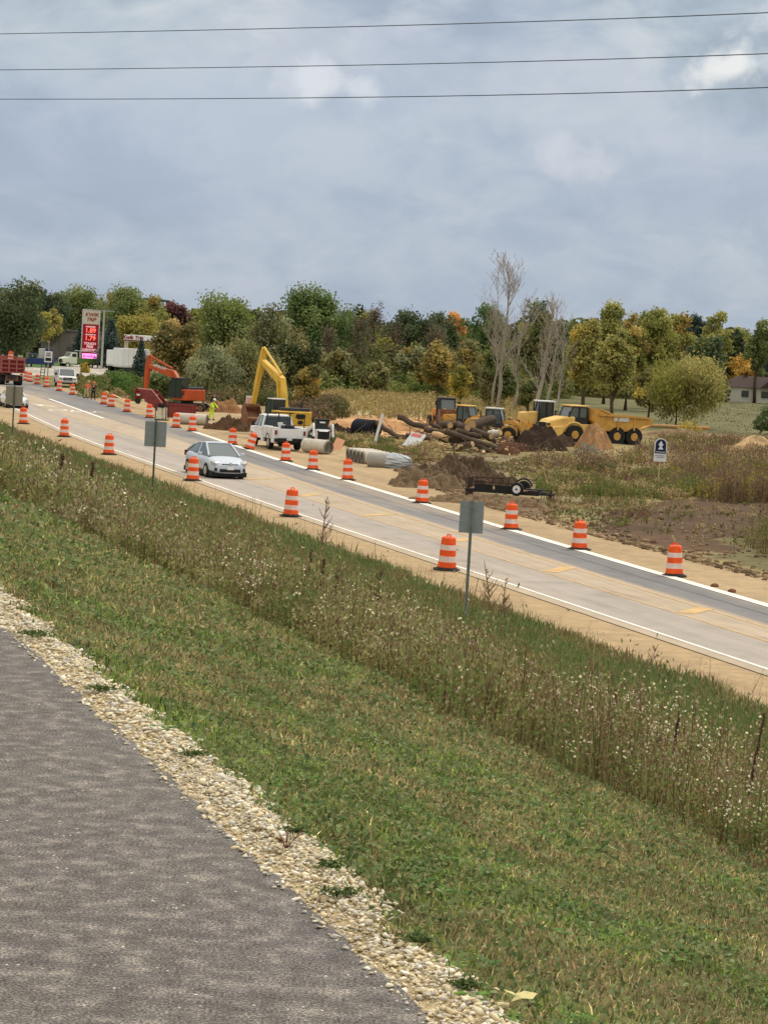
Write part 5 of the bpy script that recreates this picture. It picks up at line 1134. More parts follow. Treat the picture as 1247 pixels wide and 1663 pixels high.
def hauler():
    p = at(962, 722); root = thing('articulated_hauler', 'golden articulated dump hauler with long tipping body facing left', 'dump truck', (p.x + .2, p.y + 1.0, 0), R(205)); w = 1.3
    S = 1.0
    for s in (-1, 1):
        wheel(root, 2.7, s * 1.12, .80, .55, mt_yeld, hub=.45, spoke=False); wheel(root, -1.4, s * 1.12, .80, .55, mt_yeld, hub=.45, spoke=False); wheel(root, -3.1, s * 1.12, .80, .55, mt_yeld, hub=.45, spoke=False)
        fd = MB(); fd.tube([(2.7 + 1.02 * math.cos(a), s * 1.12, .80 + 1.02 * math.sin(a)) for a in np.linspace(.35, math.pi * .96, 12)], .10, 6); fd.build('wheel_arch', mt_cat, root)
        sk = MB(); sk.prism([(4.0, .55), (5.2, .45), (5.35, 1.05), (4.6, 1.45), (3.6, 1.5)], s * 1.12 - .22, s * 1.12 + .22); sk.build('front_wing', mt_cat, root, bevel=.06)
    f = MB(); f.box((0, 0, .95), (8.2, .9, .45)); f.box((1.2, 0, 1.3), (1.2, 1.2, .9)); f.build('chassis', mt_dark, root)
    h = MB(); h.loft([[(x, -ww, .95), (x, -ww, z), (x, -ww * .85, z + .12), (x, ww * .85, z + .12), (x, ww, z), (x, ww, .95)] for x, z, ww in ((2.6, 2.2, 1.05), (3.6, 2.15, 1.02), (4.8, 1.85, .92), (5.15, 1.55, .85))]); h.build('bonnet', mt_cat, root, bevel=.05)
    gr = MB(); gr.box((5.14, 0, 1.45), (.12, 1.35, .55)); gr.build('grille', mt_black, root, bevel=.03)
    for s in (-1, 1): hl = MB(); hl.box((5.1, s * .98, 1.6), (.2, .3, .22)); hl.build('headlight', mt_glass, root, bevel=.03)
    c = MB(); c.prism([(1.35, 1.7), (1.35, 3.12), (2.75, 3.15), (3.15, 2.3), (3.15, 1.7)], -.8, .8); c.build('cab', mt_wind, root)
    cf = MB(); cf.box((1.35, 0, 3.12), (.08, 1.66, .08)); cf.box((2.75, 0, 3.15), (.08, 1.66, .08))
    for s in (-1, 1): cf.tube([(1.35, s * .82, 1.7), (1.35, s * .82, 3.12), (2.75, s * .82, 3.15), (3.15, s * .82, 2.3)], .07, 6); cf.tube([(2.15, s * .82, 1.7), (2.1, s * .82, 3.1)], .08, 6); cf.box((2.2, s * .82, 1.95), (1.9, .05, .62))
    cf.build('cab_frame', mt_dark, root); r_ = MB(); r_.box((2.05, 0, 3.22), (1.7, 1.7, .13)); r_.build('cab_roof', mt_cat, root, bevel=.04)
    bs = MB(); bs.box((1.5, 0, 1.45), (2.6, 2.2, .5)); bs.build('cab_base', mt_cat, root, bevel=.05)
    bd = MB()   # side plates follow the photo's outline: high headboard, step down, long lip to the tail
    prof = [(1.0, 2.15), (1.05, 3.1), (.35, 3.05), (-.9, 2.6), (-3.6, 2.55), (-4.9, 2.35), (-4.85, 1.95), (-3.9, 1.75), (-3.3, 1.35), (.2, 1.3)]
    for s in (-1, 1):
        bd.prism(prof, s * 1.32 - .05, s * 1.32 + .05)
        bd.box((-2.0, s * 1.42, 2.52), (4.9, .16, .16), (0, R(-1.5), 0)); bd.box((-1.4, s * 1.40, 1.9), (.14, .12, 1.1)); bd.box((-3.0, s * 1.40, 1.9), (.14, .12, 1.1))
        bd.tube([(.35, s * 1.38, 3.05), (-.9, s * 1.38, 2.6)], .07, 6)
    bd.prism([(1.0, 2.15), (1.05, 3.1), (1.12, 3.1), (1.1, 2.1), (.25, 1.2), (-3.35, 1.25), (-4.9, 1.85), (-4.9, 1.95), (-3.3, 1.35), (.2, 1.3)], -1.32, 1.32); bd.build('dump_body', mt_yeld, root)
    lb = MB(); [lb.box((-1.7, s * 1.425, 2.26), (1.5, .02, .36)) for s in (1,)]; lb.build('white_name_board', mt_whited, root)
    bp = MB(); bp.box((3.0, .87, 1.95), (.75, .02, .42)); bp.build('badge_board', mt_black, root)
    lad = MB(); [lad.box((1.25, 1.25, z), (.5, .1, .05)) for z in (.6, .9, 1.2, 1.5)]; lad.build('steps', mt_dark, root)
    for s in (-1, 1): mr = MB(); mr.box((3.3, s * 1.25, 2.5), (.06, .25, .45)); mr.tube([(2.9, s * .85, 2.6), (3.3, s * 1.2, 2.6)], .03, 5); mr.build('mirror', mt_dark, root)
    root.scale = (.92,) * 3; return root
HAUL = hauler()

def skid_steer():
    p = at(515, 724); root = thing('skid_steer', 'white skid steer loader with black rear cage on the long concrete pipe side', 'skid steer', (p.x + .1, p.y + 1.3, 0), R(104)); root.scale = (.84,) * 3
    for s in (-1, 1):
        for x in (-.5, .5): wheel(root, x, s * .72, .38, .26, mt_white)
        a = MB(); a.prism([(-1.25, 1.55), (-1.05, 1.8), (1.0, 1.15), (1.35, .4), (1.1, .4), (.85, 1.0), (-1.0, 1.45), (-1.3, .7), (-1.5, .75)], s * .78 - .07, s * .78 + .07); a.build('lift_arm', mt_white, root)
    b = MB(); b.box((-.1, 0, .65), (2.1, 1.2, .55)); b.prism([(-1.35, .45), (-1.4, 1.1), (-1.2, 1.3), (-.5, 1.3), (-.5, .45)], -.55, .55); b.build('body', mt_white, root, bevel=.05)
    c = MB(); c.prism([(-.7, 1.0), (-.75, 2.0), (.6, 2.05), (.75, 1.0)], -.48, .48); c.build('cab', mt_glass, root); f = MB(); f.box((.6, 0, 2.03), (.05, 1.04, .05)); [f.tube([(-.7, s * .52, .9), (-.75, s * .52, 2.02), (.6, s * .52, 2.06), (.75, s * .52, .9)], .05, 6) for s in (-1, 1)]; f.box((-.05, 0, 2.06), (1.4, 1.1, .06)); f.build('cab_frame', mt_black, root)
    t_ = MB(); t_.box((-1.42, 0, .85), (.06, .95, .6)); t_.build('rear_door', mt_black, root); d = MB(); d.box((-.78, 0, 1.85), (.03, .45, .12)); d.build('rear_label', mt_white, root)
    for s in (-1, 1): l = MB(); l.box((-1.38, s * .45, 1.15), (.06, .12, .15)); l.build('tail_light', mt_maroon, root)
    k = MB(); k.prism([(1.3, .2), (1.3, .7), (1.4, .72), (1.45, .25), (2.0, .2), (2.0, .12)], -.85, .85); k.build('bucket', mt_dark, root)
skid_steer()
def text_mesh(body, size, mat, parent, loc, rot, shear=0.0, name='lettering', extrude=.004, bold=0.0, align='CENTER', sx=1.0):
    cu = bpy.data.curves.new(name, 'FONT'); cu.body = body; cu.size = size; cu.extrude = extrude; cu.shear = shear; cu.offset = bold; cu.align_x = align; cu.align_y = 'CENTER'
    t_ = bpy.data.objects.new('tmp_text', cu); col.objects.link(t_); bpy.context.view_layer.update()
    me = bpy.data.meshes.new_from_object(t_.evaluated_get(bpy.context.evaluated_depsgraph_get())); bpy.data.objects.remove(t_); me.name = name; me.materials.clear(); me.materials.append(mat)
    o = bpy.data.objects.new(name, me); col.objects.link(o); o.parent = parent; o.location = loc; o.rotation_euler = rot; o.scale = (sx, 1, 1); return o
# lettering on the machines
E_ = Vector((5.0, 0, 4.35)); B_ = Vector((1.6, 0, 3.75)); mm = E_.lerp(B_, .42)
text_mesh('HITACHI', .42, mt_whited, ox, (mm.x, .245, mm.z - .02), Euler((R(90), math.atan2(E_.z - B_.z, E_.x - B_.x), R(180))), bold=.01)
text_mesh('CAT', .44, mt_white, HAUL, (3.0, .895, 1.95), (R(90), 0, R(180)), bold=.015)

# ------------------------------------------------------------------ sign backs on posts
def sign_back(label, px, py_top, py_bot, wpx, d, xbase, tan=False, yaw=0.0):
    mpp = d / FPX; X = (px - CX) * mpp; hor = 545 + .058 * (px - CX); zt = ZC - (py_top - hor) * mpp; zb = ZC - (py_bot - hor) * mpp; W_ = wpx * mpp; z0 = float(zground(X, d))
    root = thing('road_sign', label, 'road sign', (X, d, z0), yaw); b = MB(); h = zt - z0
    # U-channel post in front of the panel
    for x, w in ((-.032, .012), (.032, .012)): b.box((x, -.03, h / 2 - .1), (w, .05, h + .3))
    b.box((0, -.008, h / 2 - .1), (.06, .008, h + .3)); b.build('post', mt_galvd if d > 65 else mt_galv, root)
    p_ = MB(); cz = (zt + zb) / 2 - z0 - .0; p_.box((0, .012, cz), (W_, .006, zt - zb)); p_.build('panel', mt_signbrown if tan else mt_signback, root, bevel=.002)
    bo = MB(); [bo.cyl((0, -.06, cz + s * (zt - zb) * .3), (0, .0, cz + s * (zt - zb) * .3), .014, None, 8) for s in (-1, 1)]; bo.build('bolts', mt_chrome, root)
    return root
sign_back('grey back of a rectangular sign on a tall steel post, right of the largest barrel', 766, 814, 866, 39, 60, 757, yaw=R(-4))
sign_back('square silver-grey sign back on a dark post left of the silver car', 246, 684, 725, 35, 94, 241)
sign_back('tan-looking sign back on a thin dark post in front of the white car', 14, 627, 656, 28, 130, 12, True)

# ------------------------------------------------------------------ price sign, gas station, far yard
mt_prred = M('price_sign_red', srgb(150, 22, 34), .5, var=.05, emit=(srgb(120, 10, 26), .2))
mt_led = M('lit_red_digits', (1, .12, .08), .5, var=0, emit=((1.0, .16, .10), 1.15))
mt_pink = M('lit_pink_panel', (1, .35, .8), .5, var=0, emit=((1.0, .30, .78), .95))
mt_redtxt = M('sign_dark_red_letters', srgb(140, 34, 32), .6, var=0)
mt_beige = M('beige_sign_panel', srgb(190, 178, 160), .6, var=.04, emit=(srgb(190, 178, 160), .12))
mt_pinkt = M('lit_pale_letters', (1, .62, .62), .5, var=0, emit=((1.0, .5, .55), .35))
def price_sign():
    d = 374; mpp = d / FPX; X = (132.5 - CX) * mpp; root = thing('price_sign', 'tall red and beige price sign of a filling station with pink lit panel', 'sign', (X, d, 0), R(6))
    Z = lambda y: ZC - (y - (545 + .058 * (132 - CX))) * mpp
    W_ = 2.55; f = MB(); zt, zb = Z(503), Z(592)
    for s in (-1, 1): f.box((s * W_ / 2, 0, (zt + 0) / 2), (.14, .7, zt)); 
    f.box((0, 0, zt + .03), (W_ + .14, .7, .08)); f.build('frame', mt_whited, root)
    b = MB(); b.box((0, 0, (Z(503) + Z(526)) / 2), (W_ - .14, .55, Z(503) - Z(526))); b.build('name_panel', mt_beige, root)
    r_ = MB(); r_.box((0, 0, (Z(526.4) + zb) / 2), (W_ - .14, .55, Z(526.4) - zb)); r_.build('price_panel', mt_prred, root)
    pk = MB(); pk.box((0, -.30, Z(579)), (W_ - .4, .06, 1.02)); pk.build('message_panel', mt_pink, root)
    fr = (R(90), 0, 0); y = -.30
    text_mesh('KWIK', .78, mt_redtxt, root, (.08, y, Z(511)), fr, .25, bold=.02); text_mesh('TRIP', .72, mt_redtxt, root, (.0, y, Z(518.8)), fr, .25, bold=.02)
    text_mesh('UNLEADED', .28, mt_pinkt, root, (0, y, Z(530.3)), fr, bold=.012); text_mesh('1.89', .95, mt_led, root, (0, y, Z(536.5)), fr, bold=.012)
    text_mesh('UNLEADED 88', .24, mt_pinkt, root, (0, y, Z(543)), fr, bold=.012); text_mesh('1.79', .95, mt_led, root, (0, y, Z(549)), fr, bold=.012)
    text_mesh('TOUCH', .50, mt_pinkt, root, (0, y, Z(557.6)), fr, bold=.02); text_mesh('FREE', .48, mt_pinkt, root, (0, y, Z(562.6)), fr, bold=.02); text_mesh('CARWASH', .46, mt_pinkt, root, (0, y, Z(567.6)), fr, bold=.02)
    st_ = MB(); rr = random.Random(2); [st_.box((-.85 + i * .2, -.34, Z(578)), (.10, .02, rr.uniform(.2, .45))) for i in range(9)]; o = st_.build('message_marks', M('message_marks', srgb(150, 70, 190), .5, var=0), root); tag(o, kind='stuff')
price_sign()
def utility_pole():
    d = 368; mpp = d / FPX; X = (153 - CX) * mpp; zt = ZC - (503 - 517.8) * mpp; root = thing('utility_pole', 'grey utility pole with crossarm right of the price sign', 'utility pole', (X, d, 0), R(8))
    b = MB(); b.cyl((0, 0, -.1), (0, 0, zt), .17, .12, 10); b.build('pole', M('pale_pole_wood', srgb(172, 170, 164), .9, var=.12), root); c = MB(); c.box((.45, 0, zt - .15), (2.2, .12, .16)); c.box((-1.2, 0, zt - .1), (1.3, .06, .06)); c.build('crossarm', mt_galv, root)
    for x in (-.4, .4, 1.4): i = MB(); i.cyl((x, 0, zt - .05), (x, 0, zt + .12), .05); i.build('insulator', mt_galvd, root)
    w = MB(); A = Vector((X - .4, d, zt)); w.tube([A, A + Vector((-7, 6, .1)), A + Vector((-14, 12, .55))], .025, 5); tag(w.build('utility_wire', mt_wire), 'thin wire running left from the grey pole behind the price sign', 'power line')
utility_pole()
mt_wall = M('warehouse_wall', srgb(118, 110, 104), .85, var=.08, scale=.4); mt_wallb = M('warehouse_wall_dark', srgb(86, 82, 84), .8, var=.08)
def warehouse():
    d = 400; mpp = d / FPX; a = (52 - CX) * mpp; b_ = (158 - CX) * mpp; root = thing('warehouse', 'long low grey-brown warehouse with flat roof behind the lawn', 'building', ((a + b_) / 2, d + 4, 0), R(2)); W_ = b_ - a; h = ZC - (538 - 514) * mpp
    b = MB(); b.box((0, 0, h / 2), (W_, 8, h)); [b.box((-W_ / 2 + i * W_ / 7, -4.04, h / 2), (.12, .08, h)) for i in range(1, 7)]; b.build('wall', mt_wall, root); r_ = MB(); r_.box((0, 0, h + .12), (W_ + .4, 8.4, .28)); r_.build('roof', mt_wallb, root)
    for x in (W_ * .12, W_ * .22): v = MB(); v.cyl((x, -2, h), (x, -2, h + .7), .22, .22, 8); v.build('roof_vent', mt_whited, root)
    d1 = MB(); d1.box((W_ * .05, -4.06, 1.4), (3.2, .06, 2.8)); d1.build('door', mt_wallb, root); w_ = MB(); w_.box((W_ * .2, -4.07, 2.4), (.9, .05, .9)); w_.build('window', mt_glass, root)
warehouse()
def canopy():
    d = 372; mpp = d / FPX; a = (187 - CX) * mpp; b_ = (243 - CX) * mpp; root = thing('fuel_canopy', 'white flat filling station canopy with red lettering', 'canopy', ((a + b_) / 2, d, 0), R(-8)); W_ = b_ - a; zt = ZC - (544 - 521) * mpp; zb = zt - .95
    c = MB(); c.box((0, 3, (zt + zb) / 2), (W_, 7, zt - zb)); c.build('canopy_roof', mt_white, root, bevel=.03); s_ = MB(); s_.box((0, -.52, zb + .12), (W_ + .02, .03, .16)); s_.build('fascia_stripe', mt_maroon, root)
    for x in (-W_ / 2 + .3, W_ / 2 - .4): p_ = MB(); p_.box((x, .2, zb / 2), (.5, .5, zb)); p_.build('column', mt_beige, root)
    text_mesh('Kwik Trip', .78, mt_redtxt, root, (-W_ * .22, -.53, zb + .56), (R(90), 0, 0), .2, bold=.03); pm = MB(); pm.box((W_ * .28, 1, .8), (.8, .5, 1.6)); pm.build('fuel_pump', mt_maroon, root)
canopy()
def box_trailer(label, px, py, d, L_, yaw, hgt=2.7):
    mpp = d / FPX; X = (px - CX) * mpp; root = thing('box_trailer', label, 'trailer', (X, d, 0), yaw); b = MB(); b.box((0, 0, 1.15 + hgt / 2), (L_, 2.5, hgt)); b.build('box', mt_white, root, bevel=.04)
    r_ = MB(); [r_.box((-L_ / 2 + .4 + i * (L_ - .8) / 6, s * 1.26, 1.15 + hgt / 2), (.04, .03, hgt)) for i in range(7) for s in (-1, 1)]; r_.box((0, 0, 1.05), (L_, 2.4, .15)); r_.build('ribs', mt_whited, root)
    for x in (-L_ / 2 + .9, -L_ / 2 + 2.1):
        for s in (-1, 1): wheel(root, x, s * 1.0, .5, .45, mt_whited)
    l = MB(); l.box((L_ / 2 - 1.6, 0, .55), (.12, 1.6, 1.1)); l.build('landing_leg', mt_dark, root)
box_trailer('longer white box trailer parked before the fuel canopy', 204, 580, 350, 5.2, R(215), 2.5)
box_trailer('short white box trailer left of the longer one', 180, 577, 356, 3.2, R(255), 2.1)
def green_truck():
    d = 372; mpp = d / FPX; X = (108 - CX) * mpp; root = thing('work_truck', 'white and green work truck left of the price sign', 'truck', (X + .3, d, 0), R(215)); root.scale = (.8,) * 3
    c = MB(); c.prism([(.3, .8), (.3, 2.9), (1.5, 2.95), (1.95, 2.1), (3.1, 1.8), (3.25, .8)], -1.15, 1.15); c.build('cab', M('pale_green_paint', srgb(214, 222, 204), .4, var=.08), root, bevel=.08); w_ = MB(); w_.box((1.0, 0, 2.4), (.9, 2.33, .6)); w_.prism([(1.52, 2.85), (1.97, 2.08), (1.99, 2.1), (1.56, 2.9)], -.95, .95); w_.build('windows', mt_glass, root)
    b = MB(); b.box((-2.0, 0, 1.4), (4.2, 2.3, 1.0)); b.build('bed', M('green_paint', srgb(96, 120, 60), .5, var=.15), root, bevel=.05); r_ = MB(); [r_.tube([(x, s * 1.0, 1.9), (x, s * 1.0, 3.1)], .05, 6) for x in (-3.9, -.2) for s in (-1, 1)]; [r_.tube([(-3.9, s * 1.0, 3.1), (-.2, s * 1.0, 3.3)], .06, 6) for s in (-1, 1)]; r_.build('rack', mt_white, root)
    for s in (-1, 1):
        for x in (2.3, -2.6): wheel(root, x, s * 1.0, .52, .35, mt_whited)
        h = MB(); h.cyl((3.2, s * .85, 1.2), (3.3, s * .85, 1.2), .2); h.build('headlight', mt_chrome, root)
    g = MB(); g.box((3.26, 0, 1.25), (.06, 1.1, .7)); g.build('grille', mt_black, root)
green_truck()
def blue_truck():
    d = 356; mpp = d / FPX; X = (52 - CX) * mpp; root = thing('utility_truck', 'dark blue work truck with white cabinet left of the speed sign', 'truck', (X, d, 0), R(185))
    mb = M('dark_blue_paint', srgb(44, 62, 110), .5, var=.2); b = MB(); b.box((0, 0, 1.0), (4.2, 1.9, .9)); b.prism([(.4, 1.4), (.5, 2.1), (1.4, 2.1), (1.9, 1.45)], -.85, .85); b.build('body', mb, root, bevel=.08); w_ = MB(); w_.prism([(.5, 1.5), (.58, 2.0), (1.38, 2.0), (1.75, 1.5)], -.87, .87); w_.build('windows', mt_glass, root)
    c = MB(); c.box((-.3, -.2, 2.1), (.9, .9, 1.5)); c.build('cabinet', mt_whited, root, bevel=.04); c = MB(); c.box((-1.4, .1, 2.0), (1.1, 1.2, 1.9)); c.build('tank', mb, root, bevel=.1)
    for s in (-1, 1):
        for x in (1.4, -1.4): wheel(root, x, s * .85, .36, .22, mt_whited)
blue_truck()
def speed_sign():
    d = 300; mpp = d / FPX; X = (66.5 - CX) * mpp; hor = 545 + .058 * (66 - CX); Z = lambda y: ZC - (y - hor) * mpp; root = thing('speed_sign', 'white speed display sign with black screen on a pale post', 'sign', (X, d, 0), 0)
    b = MB(); b.cyl((0, 0, 0), (0, 0, Z(552)), .07, .06, 8); b.build('post', mt_galv, root); z1, z2 = Z(570), Z(588); p_ = MB(); p_.box((0, -.12, (z1 + z2) / 2), (.95, .1, z1 - z2)); p_.build('panel', mt_white, root, bevel=.04)
    s_ = MB(); s_.box((0, -.19, z2 + .38), (.68, .03, .36)); s_.build('screen', mt_black, root)
    text_mesh('YOUR', .22, mt_dark, root, (0, -.18, z1 - .25), (R(90), 0, 0), bold=.008); text_mesh('SPEED', .22, mt_dark, root, (0, -.18, z1 - .50), (R(90), 0, 0), bold=.008)
speed_sign()
p = at(68, 618); root = thing('ladder', 'black ladder standing upright below the speed sign', 'ladder', (p.x, p.y, 0), R(-10)); b = MB()
for s in (-1, 1): b.tube([(s * .24, 0, 0), (s * .24 + .1, .25, 2.0)], .045, 6)
b.build('rails', mt_black, root); b = MB(); [b.tube([(-.24 + .1 * z / 2, .25 * z / 2, z), (.24 + .1 * z / 2, .25 * z / 2, z)], .035, 6) for z in (.25, .6, .95, 1.3, 1.65)]; b.build('rungs', mt_black, root)
# small posts and cylinders of the far yard
for px, py, h, r_, mt_, lab, nm, ct in ((176, 590, 1.25, .14, mt_black, 'short black post at the yard kerb left of the fuel canopy', 'bollard', 'bollard'), (219, 592, 2.3, .28, mt_black, 'black bin-like post beside the small blue spruce', 'waste_bin', 'bin'), (226, 593, 2.1, .3, M('pale_blue_paint', srgb(120, 160, 196), .5), 'pale blue stand right beside the black post', 'newspaper_stand', 'stand'), (80, 582, 2.2, .25, mt_maroon, 'rust-red stand on the lawn right of the speed sign', 'flag_stand', 'stand')):
    p = at(px, py); root = thing(nm, lab, ct, (p.x, p.y, 0)); b = MB(); b.cyl((0, 0, 0), (0, 0, h * .92), r_, r_ * .95, 10); b.build('body', mt_, root); b = MB(); b.cyl((0, 0, h * .92), (0, 0, h), r_ * 1.15, r_ * .8, 10); b.build('lid', mt_whited if nm == 'newspaper_stand' else mt_, root)

# ---- low white house at the right
def house():
    d = 400; mpp = d / FPX; hor = 580; Z = lambda y: ZC - (y - hor) * mpp; X0 = (1160 - CX) * mpp; X1 = (1290 - CX) * mpp; root = thing('house', 'low white house with dark brown hipped roof at the right edge', 'house', ((X0 + X1) / 2, d + 4, 0), R(-3)); W_ = X1 - X0; ze = Z(629); zr = Z(612)
    b = MB(); b.box((0, 0, ze / 2), (W_, 7, ze)); b.build('wall', M('house_siding', srgb(206, 204, 188), .8, var=.05), root)
    r_ = MB(); hw = W_ / 2 + .4; r_.add([(-hw, -3.9, ze - .1), (hw, -3.9, ze - .1), (hw, 3.9, ze - .1), (-hw, 3.9, ze - .1), (-hw + 3.5, 0, zr), (hw - 3.5, 0, zr)], [(0, 1, 5, 4), (1, 2, 5), (2, 3, 4, 5), (3, 0, 4), (3, 2, 1, 0)]); r_.box((-W_ * .18, 0, zr + .1), (.5, .5, .9)); mr = M('roof_shingles', srgb(74, 58, 56), .9, var=.15); r_.build('roof', mr, root)
    g = MB(); g.add([(W_ * -.02, -4.8, ze - .05), (W_ * .3, -4.8, ze - .05), (W_ * .14, -4.8, zr + .2), (W_ * -.02, 0, ze - .05), (W_ * .3, 0, ze - .05), (W_ * .14, 0, zr + .2)], [(0, 1, 2), (0, 2, 5, 3), (1, 4, 5, 2), (3, 5, 4), (0, 3, 4, 1)]); g.build('gable', mr, root)
    for x, ww in ((-W_ * .42, .9), (-W_ * .2, 1.2), (W_ * .06, 1.6)): w_ = MB(); w_.box((x, -3.52, ze * .55), (ww, .06, ze * .42)); f_ = w_.build('window', mt_glass, root); s_ = MB(); s_.box((x, -3.55, ze * .55 - ze * .22), (ww + .15, .08, .07)); s_.build('sill', mt_white, f_)
    d_ = MB(); d_.box((W_ * .16, -3.54, ze * .45), (.95, .08, ze * .8)); d_.build('door', mt_navy, root)
house()
p = at_d(1020, 630, 430); root = thing('shed', 'pale shed wall showing between the willow and the house', 'building', (p.x + 9, 430, 0)); b = MB(); b.box((0, 0, 1.4), (9, 4, 2.8)); b.build('wall', mt_whited, root); b = MB(); b.prism([(-4.7, 2.8), (4.7, 2.8), (4.4, 3.5), (-4.4, 3.5)], -2.3, 2.3); b.build('roof', mt_rust, root); b = MB(); b.box((2, -2.04, 1.6), (1, .06, 1)); b.build('window', mt_glass, root)

# ------------------------------------------------------------------ pipes, shields, boards on the site
def pipe(name, label, c, length, ro, yaw, wall=.08, mat=None, cat='pipe', tilt=0, group=None):
    root = thing(name, label, cat, (c[0], c[1], c[2] + ro), yaw, group); root.rotation_euler = (0, tilt, yaw); b = MB(); b.ring((-length / 2, 0, 0), (length / 2, 0, 0), ro, ro - wall, 28); b.build('pipe_wall', mat or mt_conc, root, smooth=False)
    e = MB(); e.ring((length / 2 - .1, 0, 0), (length / 2 + .10, 0, 0), ro - wall * .45, ro - wall, 28); e.build('spigot', mt_concd if mat is None else mat, root); return root
p = at(310, 690); pipe('concrete_pipe', 'grey concrete pipe lying across behind two barrels, below the lime-clad worker', (p.x, p.y + .2, .02), 2.35, .42, R(-6))
p = at(521, 738); pipe('concrete_pipe', 'long pale concrete pipe with dark open end right of the white service pickup', (p.x - .3, p.y + .7, .02), 1.9, .44, R(-40))
p0 = at(590, 754)
for i in range(5):
    q = (p0.x + U[0] * .79 * i + NRM[0] * .75, p0.y + U[1] * .79 * i + NRM[1] * .75, .02); pipe('concrete_pipe', ['first', 'second', 'third', 'fourth', 'fifth'][i] + ' open pipe end, counted from the grey plastic sheet leftwards', q, 1.5, .385, PHI + R(180 - 4), group='row of concrete pipes')
p = at(551, 734); root = thing('plywood_sheet', 'salmon coloured plywood sheet leaning on the concrete pipes', 'board', (p.x - .1, p.y, .05), R(-25)); b = MB(); b.box((0, 0, .42), (.62, .03, .85), (R(-28), R(14), 0)); b.build('sheet', M('salmon_board', srgb(222, 168, 134), .8, var=.06), root); b = MB(); b.box((-.18, .32, .25), (.05, .6, .05), (R(-35), 0, 0)); b.build('prop', mt_wood, root)
def wrapped_pipe():
    p = at(632, 762); root = thing('wrapped_pipe', 'concrete pipe ending in crumpled grey plastic sheet beside the dirt heap', 'pipe', (p.x, p.y + .8, .40), R(-23)); b = MB(); b.ring((-1.25, 0, 0), (.1, 0, 0), .46, .38, 28); b.build('pipe_wall', M('grey_concrete', srgb(160, 156, 148), .9, var=.15, bump=.2), root)
    t_ = MB(); n_ = 26; secs = []
    for j, (x, r_) in enumerate(((-.1, .48), (.15, .50), (.45, .49), (.75, .46), (1.0, .40), (1.22, .28), (1.34, .08))): secs.append([(x + .06 * math.sin(i * 1.9 + j), r_ * (1 + .09 * math.sin(i * 2.3 + j * 1.3) + .05 * math.sin(i * 4.1)) * math.cos(2 * math.pi * i / n_), max(-.40, r_ * (1 + .09 * math.cos(i * 1.7 + j * 2)) * math.sin(2 * math.pi * i / n_))) for i in range(n_)])
    t_.loft(secs); t_.build('plastic_sheet', mt_tarp, root)
wrapped_pipe()
p = at(593, 712); root = pipe('culvert_pipe', 'big black corrugated plastic culvert pipe behind the weeds', (p.x, p.y + 1, 0), 1.9, .66, R(-48), .06, mt_brownglass)
b = MB(); [b.ring((x, 0, 0), (x + .07, 0, 0), .72, .65, 24) for x in np.arange(-.9, .9, .17)]; b.build('corrugation', mt_brownglass, root)
def shield():
    p = at(250, 676); root = thing('trench_shield', 'slanted dark red steel trench shield hanging by the orange excavator arm', 'trench shield', (p.x, p.y + 1.4, .05), R(-12))
    for y in (0, 1.5):
        b = MB(); b.prism([(-1.55, 2.05), (-.4, 2.0), (.55, .95), (.75, .2), (.45, 0), (-.1, .55), (-.9, 1.05)], y - .05, y + .05); b.build('side_plate', mt_maroon if y else mt_red, root)
    b = MB(); [b.tube([(x, 0, z), (x, 1.5, z)], .07, 8) for x, z in ((-1.1, 1.75), (-.3, 1.6), (.45, .6), (-.2, .9))]; b.build('spreader_bar', mt_rust, root); t_ = MB(); t_.tube([(-1.6, -.02, 2.08), (-.4, -.02, 2.03)], .06, 6); t_.tube([(-.4, -.02, 2.03), (.55, -.02, 1.0)], .05, 6); t_.build('top_rail', M('worn_pink_steel', srgb(190, 140, 130), .8), root)
    p = at(291, 680); root = thing('trench_box', 'long low red steel trench box in front of the orange excavator tracks', 'trench box', (p.x, p.y + 1.0, .02), R(-4))
    for y in (0, 1.4): b = MB(); b.box((0, y, .55), (2.1, .1, 1.05)); [b.box((x, y - .07, .55), (.08, .06, 1.05)) for x in (-1.0, -.35, .35, 1.0)]; b.box((0, y - .07, 1.07), (2.15, .08, .08)); b.build('side_plate', mt_red, root)
    b = MB(); [b.tube([(x, 0, .8), (x, 1.4, .8)], .06, 8) for x in (-.8, .8)]; b.build('spreader_bar', mt_rust, root)
    p = at(223, 656); root = thing('trailer_winch', 'small dark red machine at the left end of the slanted shield', 'machine', (p.x, p.y + .5, .0), R(10)); b = MB(); b.box((0, 0, .75), (.6, .6, .7)); b.prism([(-.35, 1.1), (-.25, 1.5), (.3, 1.45), (.35, 1.1)], -.25, .25); b.build('body', mt_maroon, root, bevel=.08)
    for s in (-1, 1): b = MB(); b.cyl((0, s * .32, .25), (0, s * .42, .25), .25, None, 14); b.build('wheel', mt_black, root)
    b = MB(); b.box((0, -.31, .85), (.3, .03, .15)); b.build('label_plate', mt_white, root)
    p = at(262, 683); root = thing('site_pump', 'cream coloured pump in a black frame between the red shields', 'pump', (p.x, p.y + .4, .02), R(-15)); b = MB(); b.box((-.15, 0, .62), (.42, .4, .75), taper=(.85, .9)); b.box((.25, 0, .55), (.26, .35, .9)); b.prism([(-.4, .05), (-.45, .4), (.1, .3), (.1, .05)], -.25, .25); b.build('tank', M('cream_plastic', srgb(214, 208, 184), .5, var=.08), root, bevel=.05)
    f = MB(); [f.tube([(s * .45, y, 0), (s * .42, y, 1.2), (0, y, 1.3)], .035, 6) for s in (-1, 1) for y in (-.25, .25)]; f.box((0, 0, 1.1), (.5, .4, .25)); f.box((0, 0, .03), (1.0, .6, .05)); f.build('frame', mt_black, root)
shield()
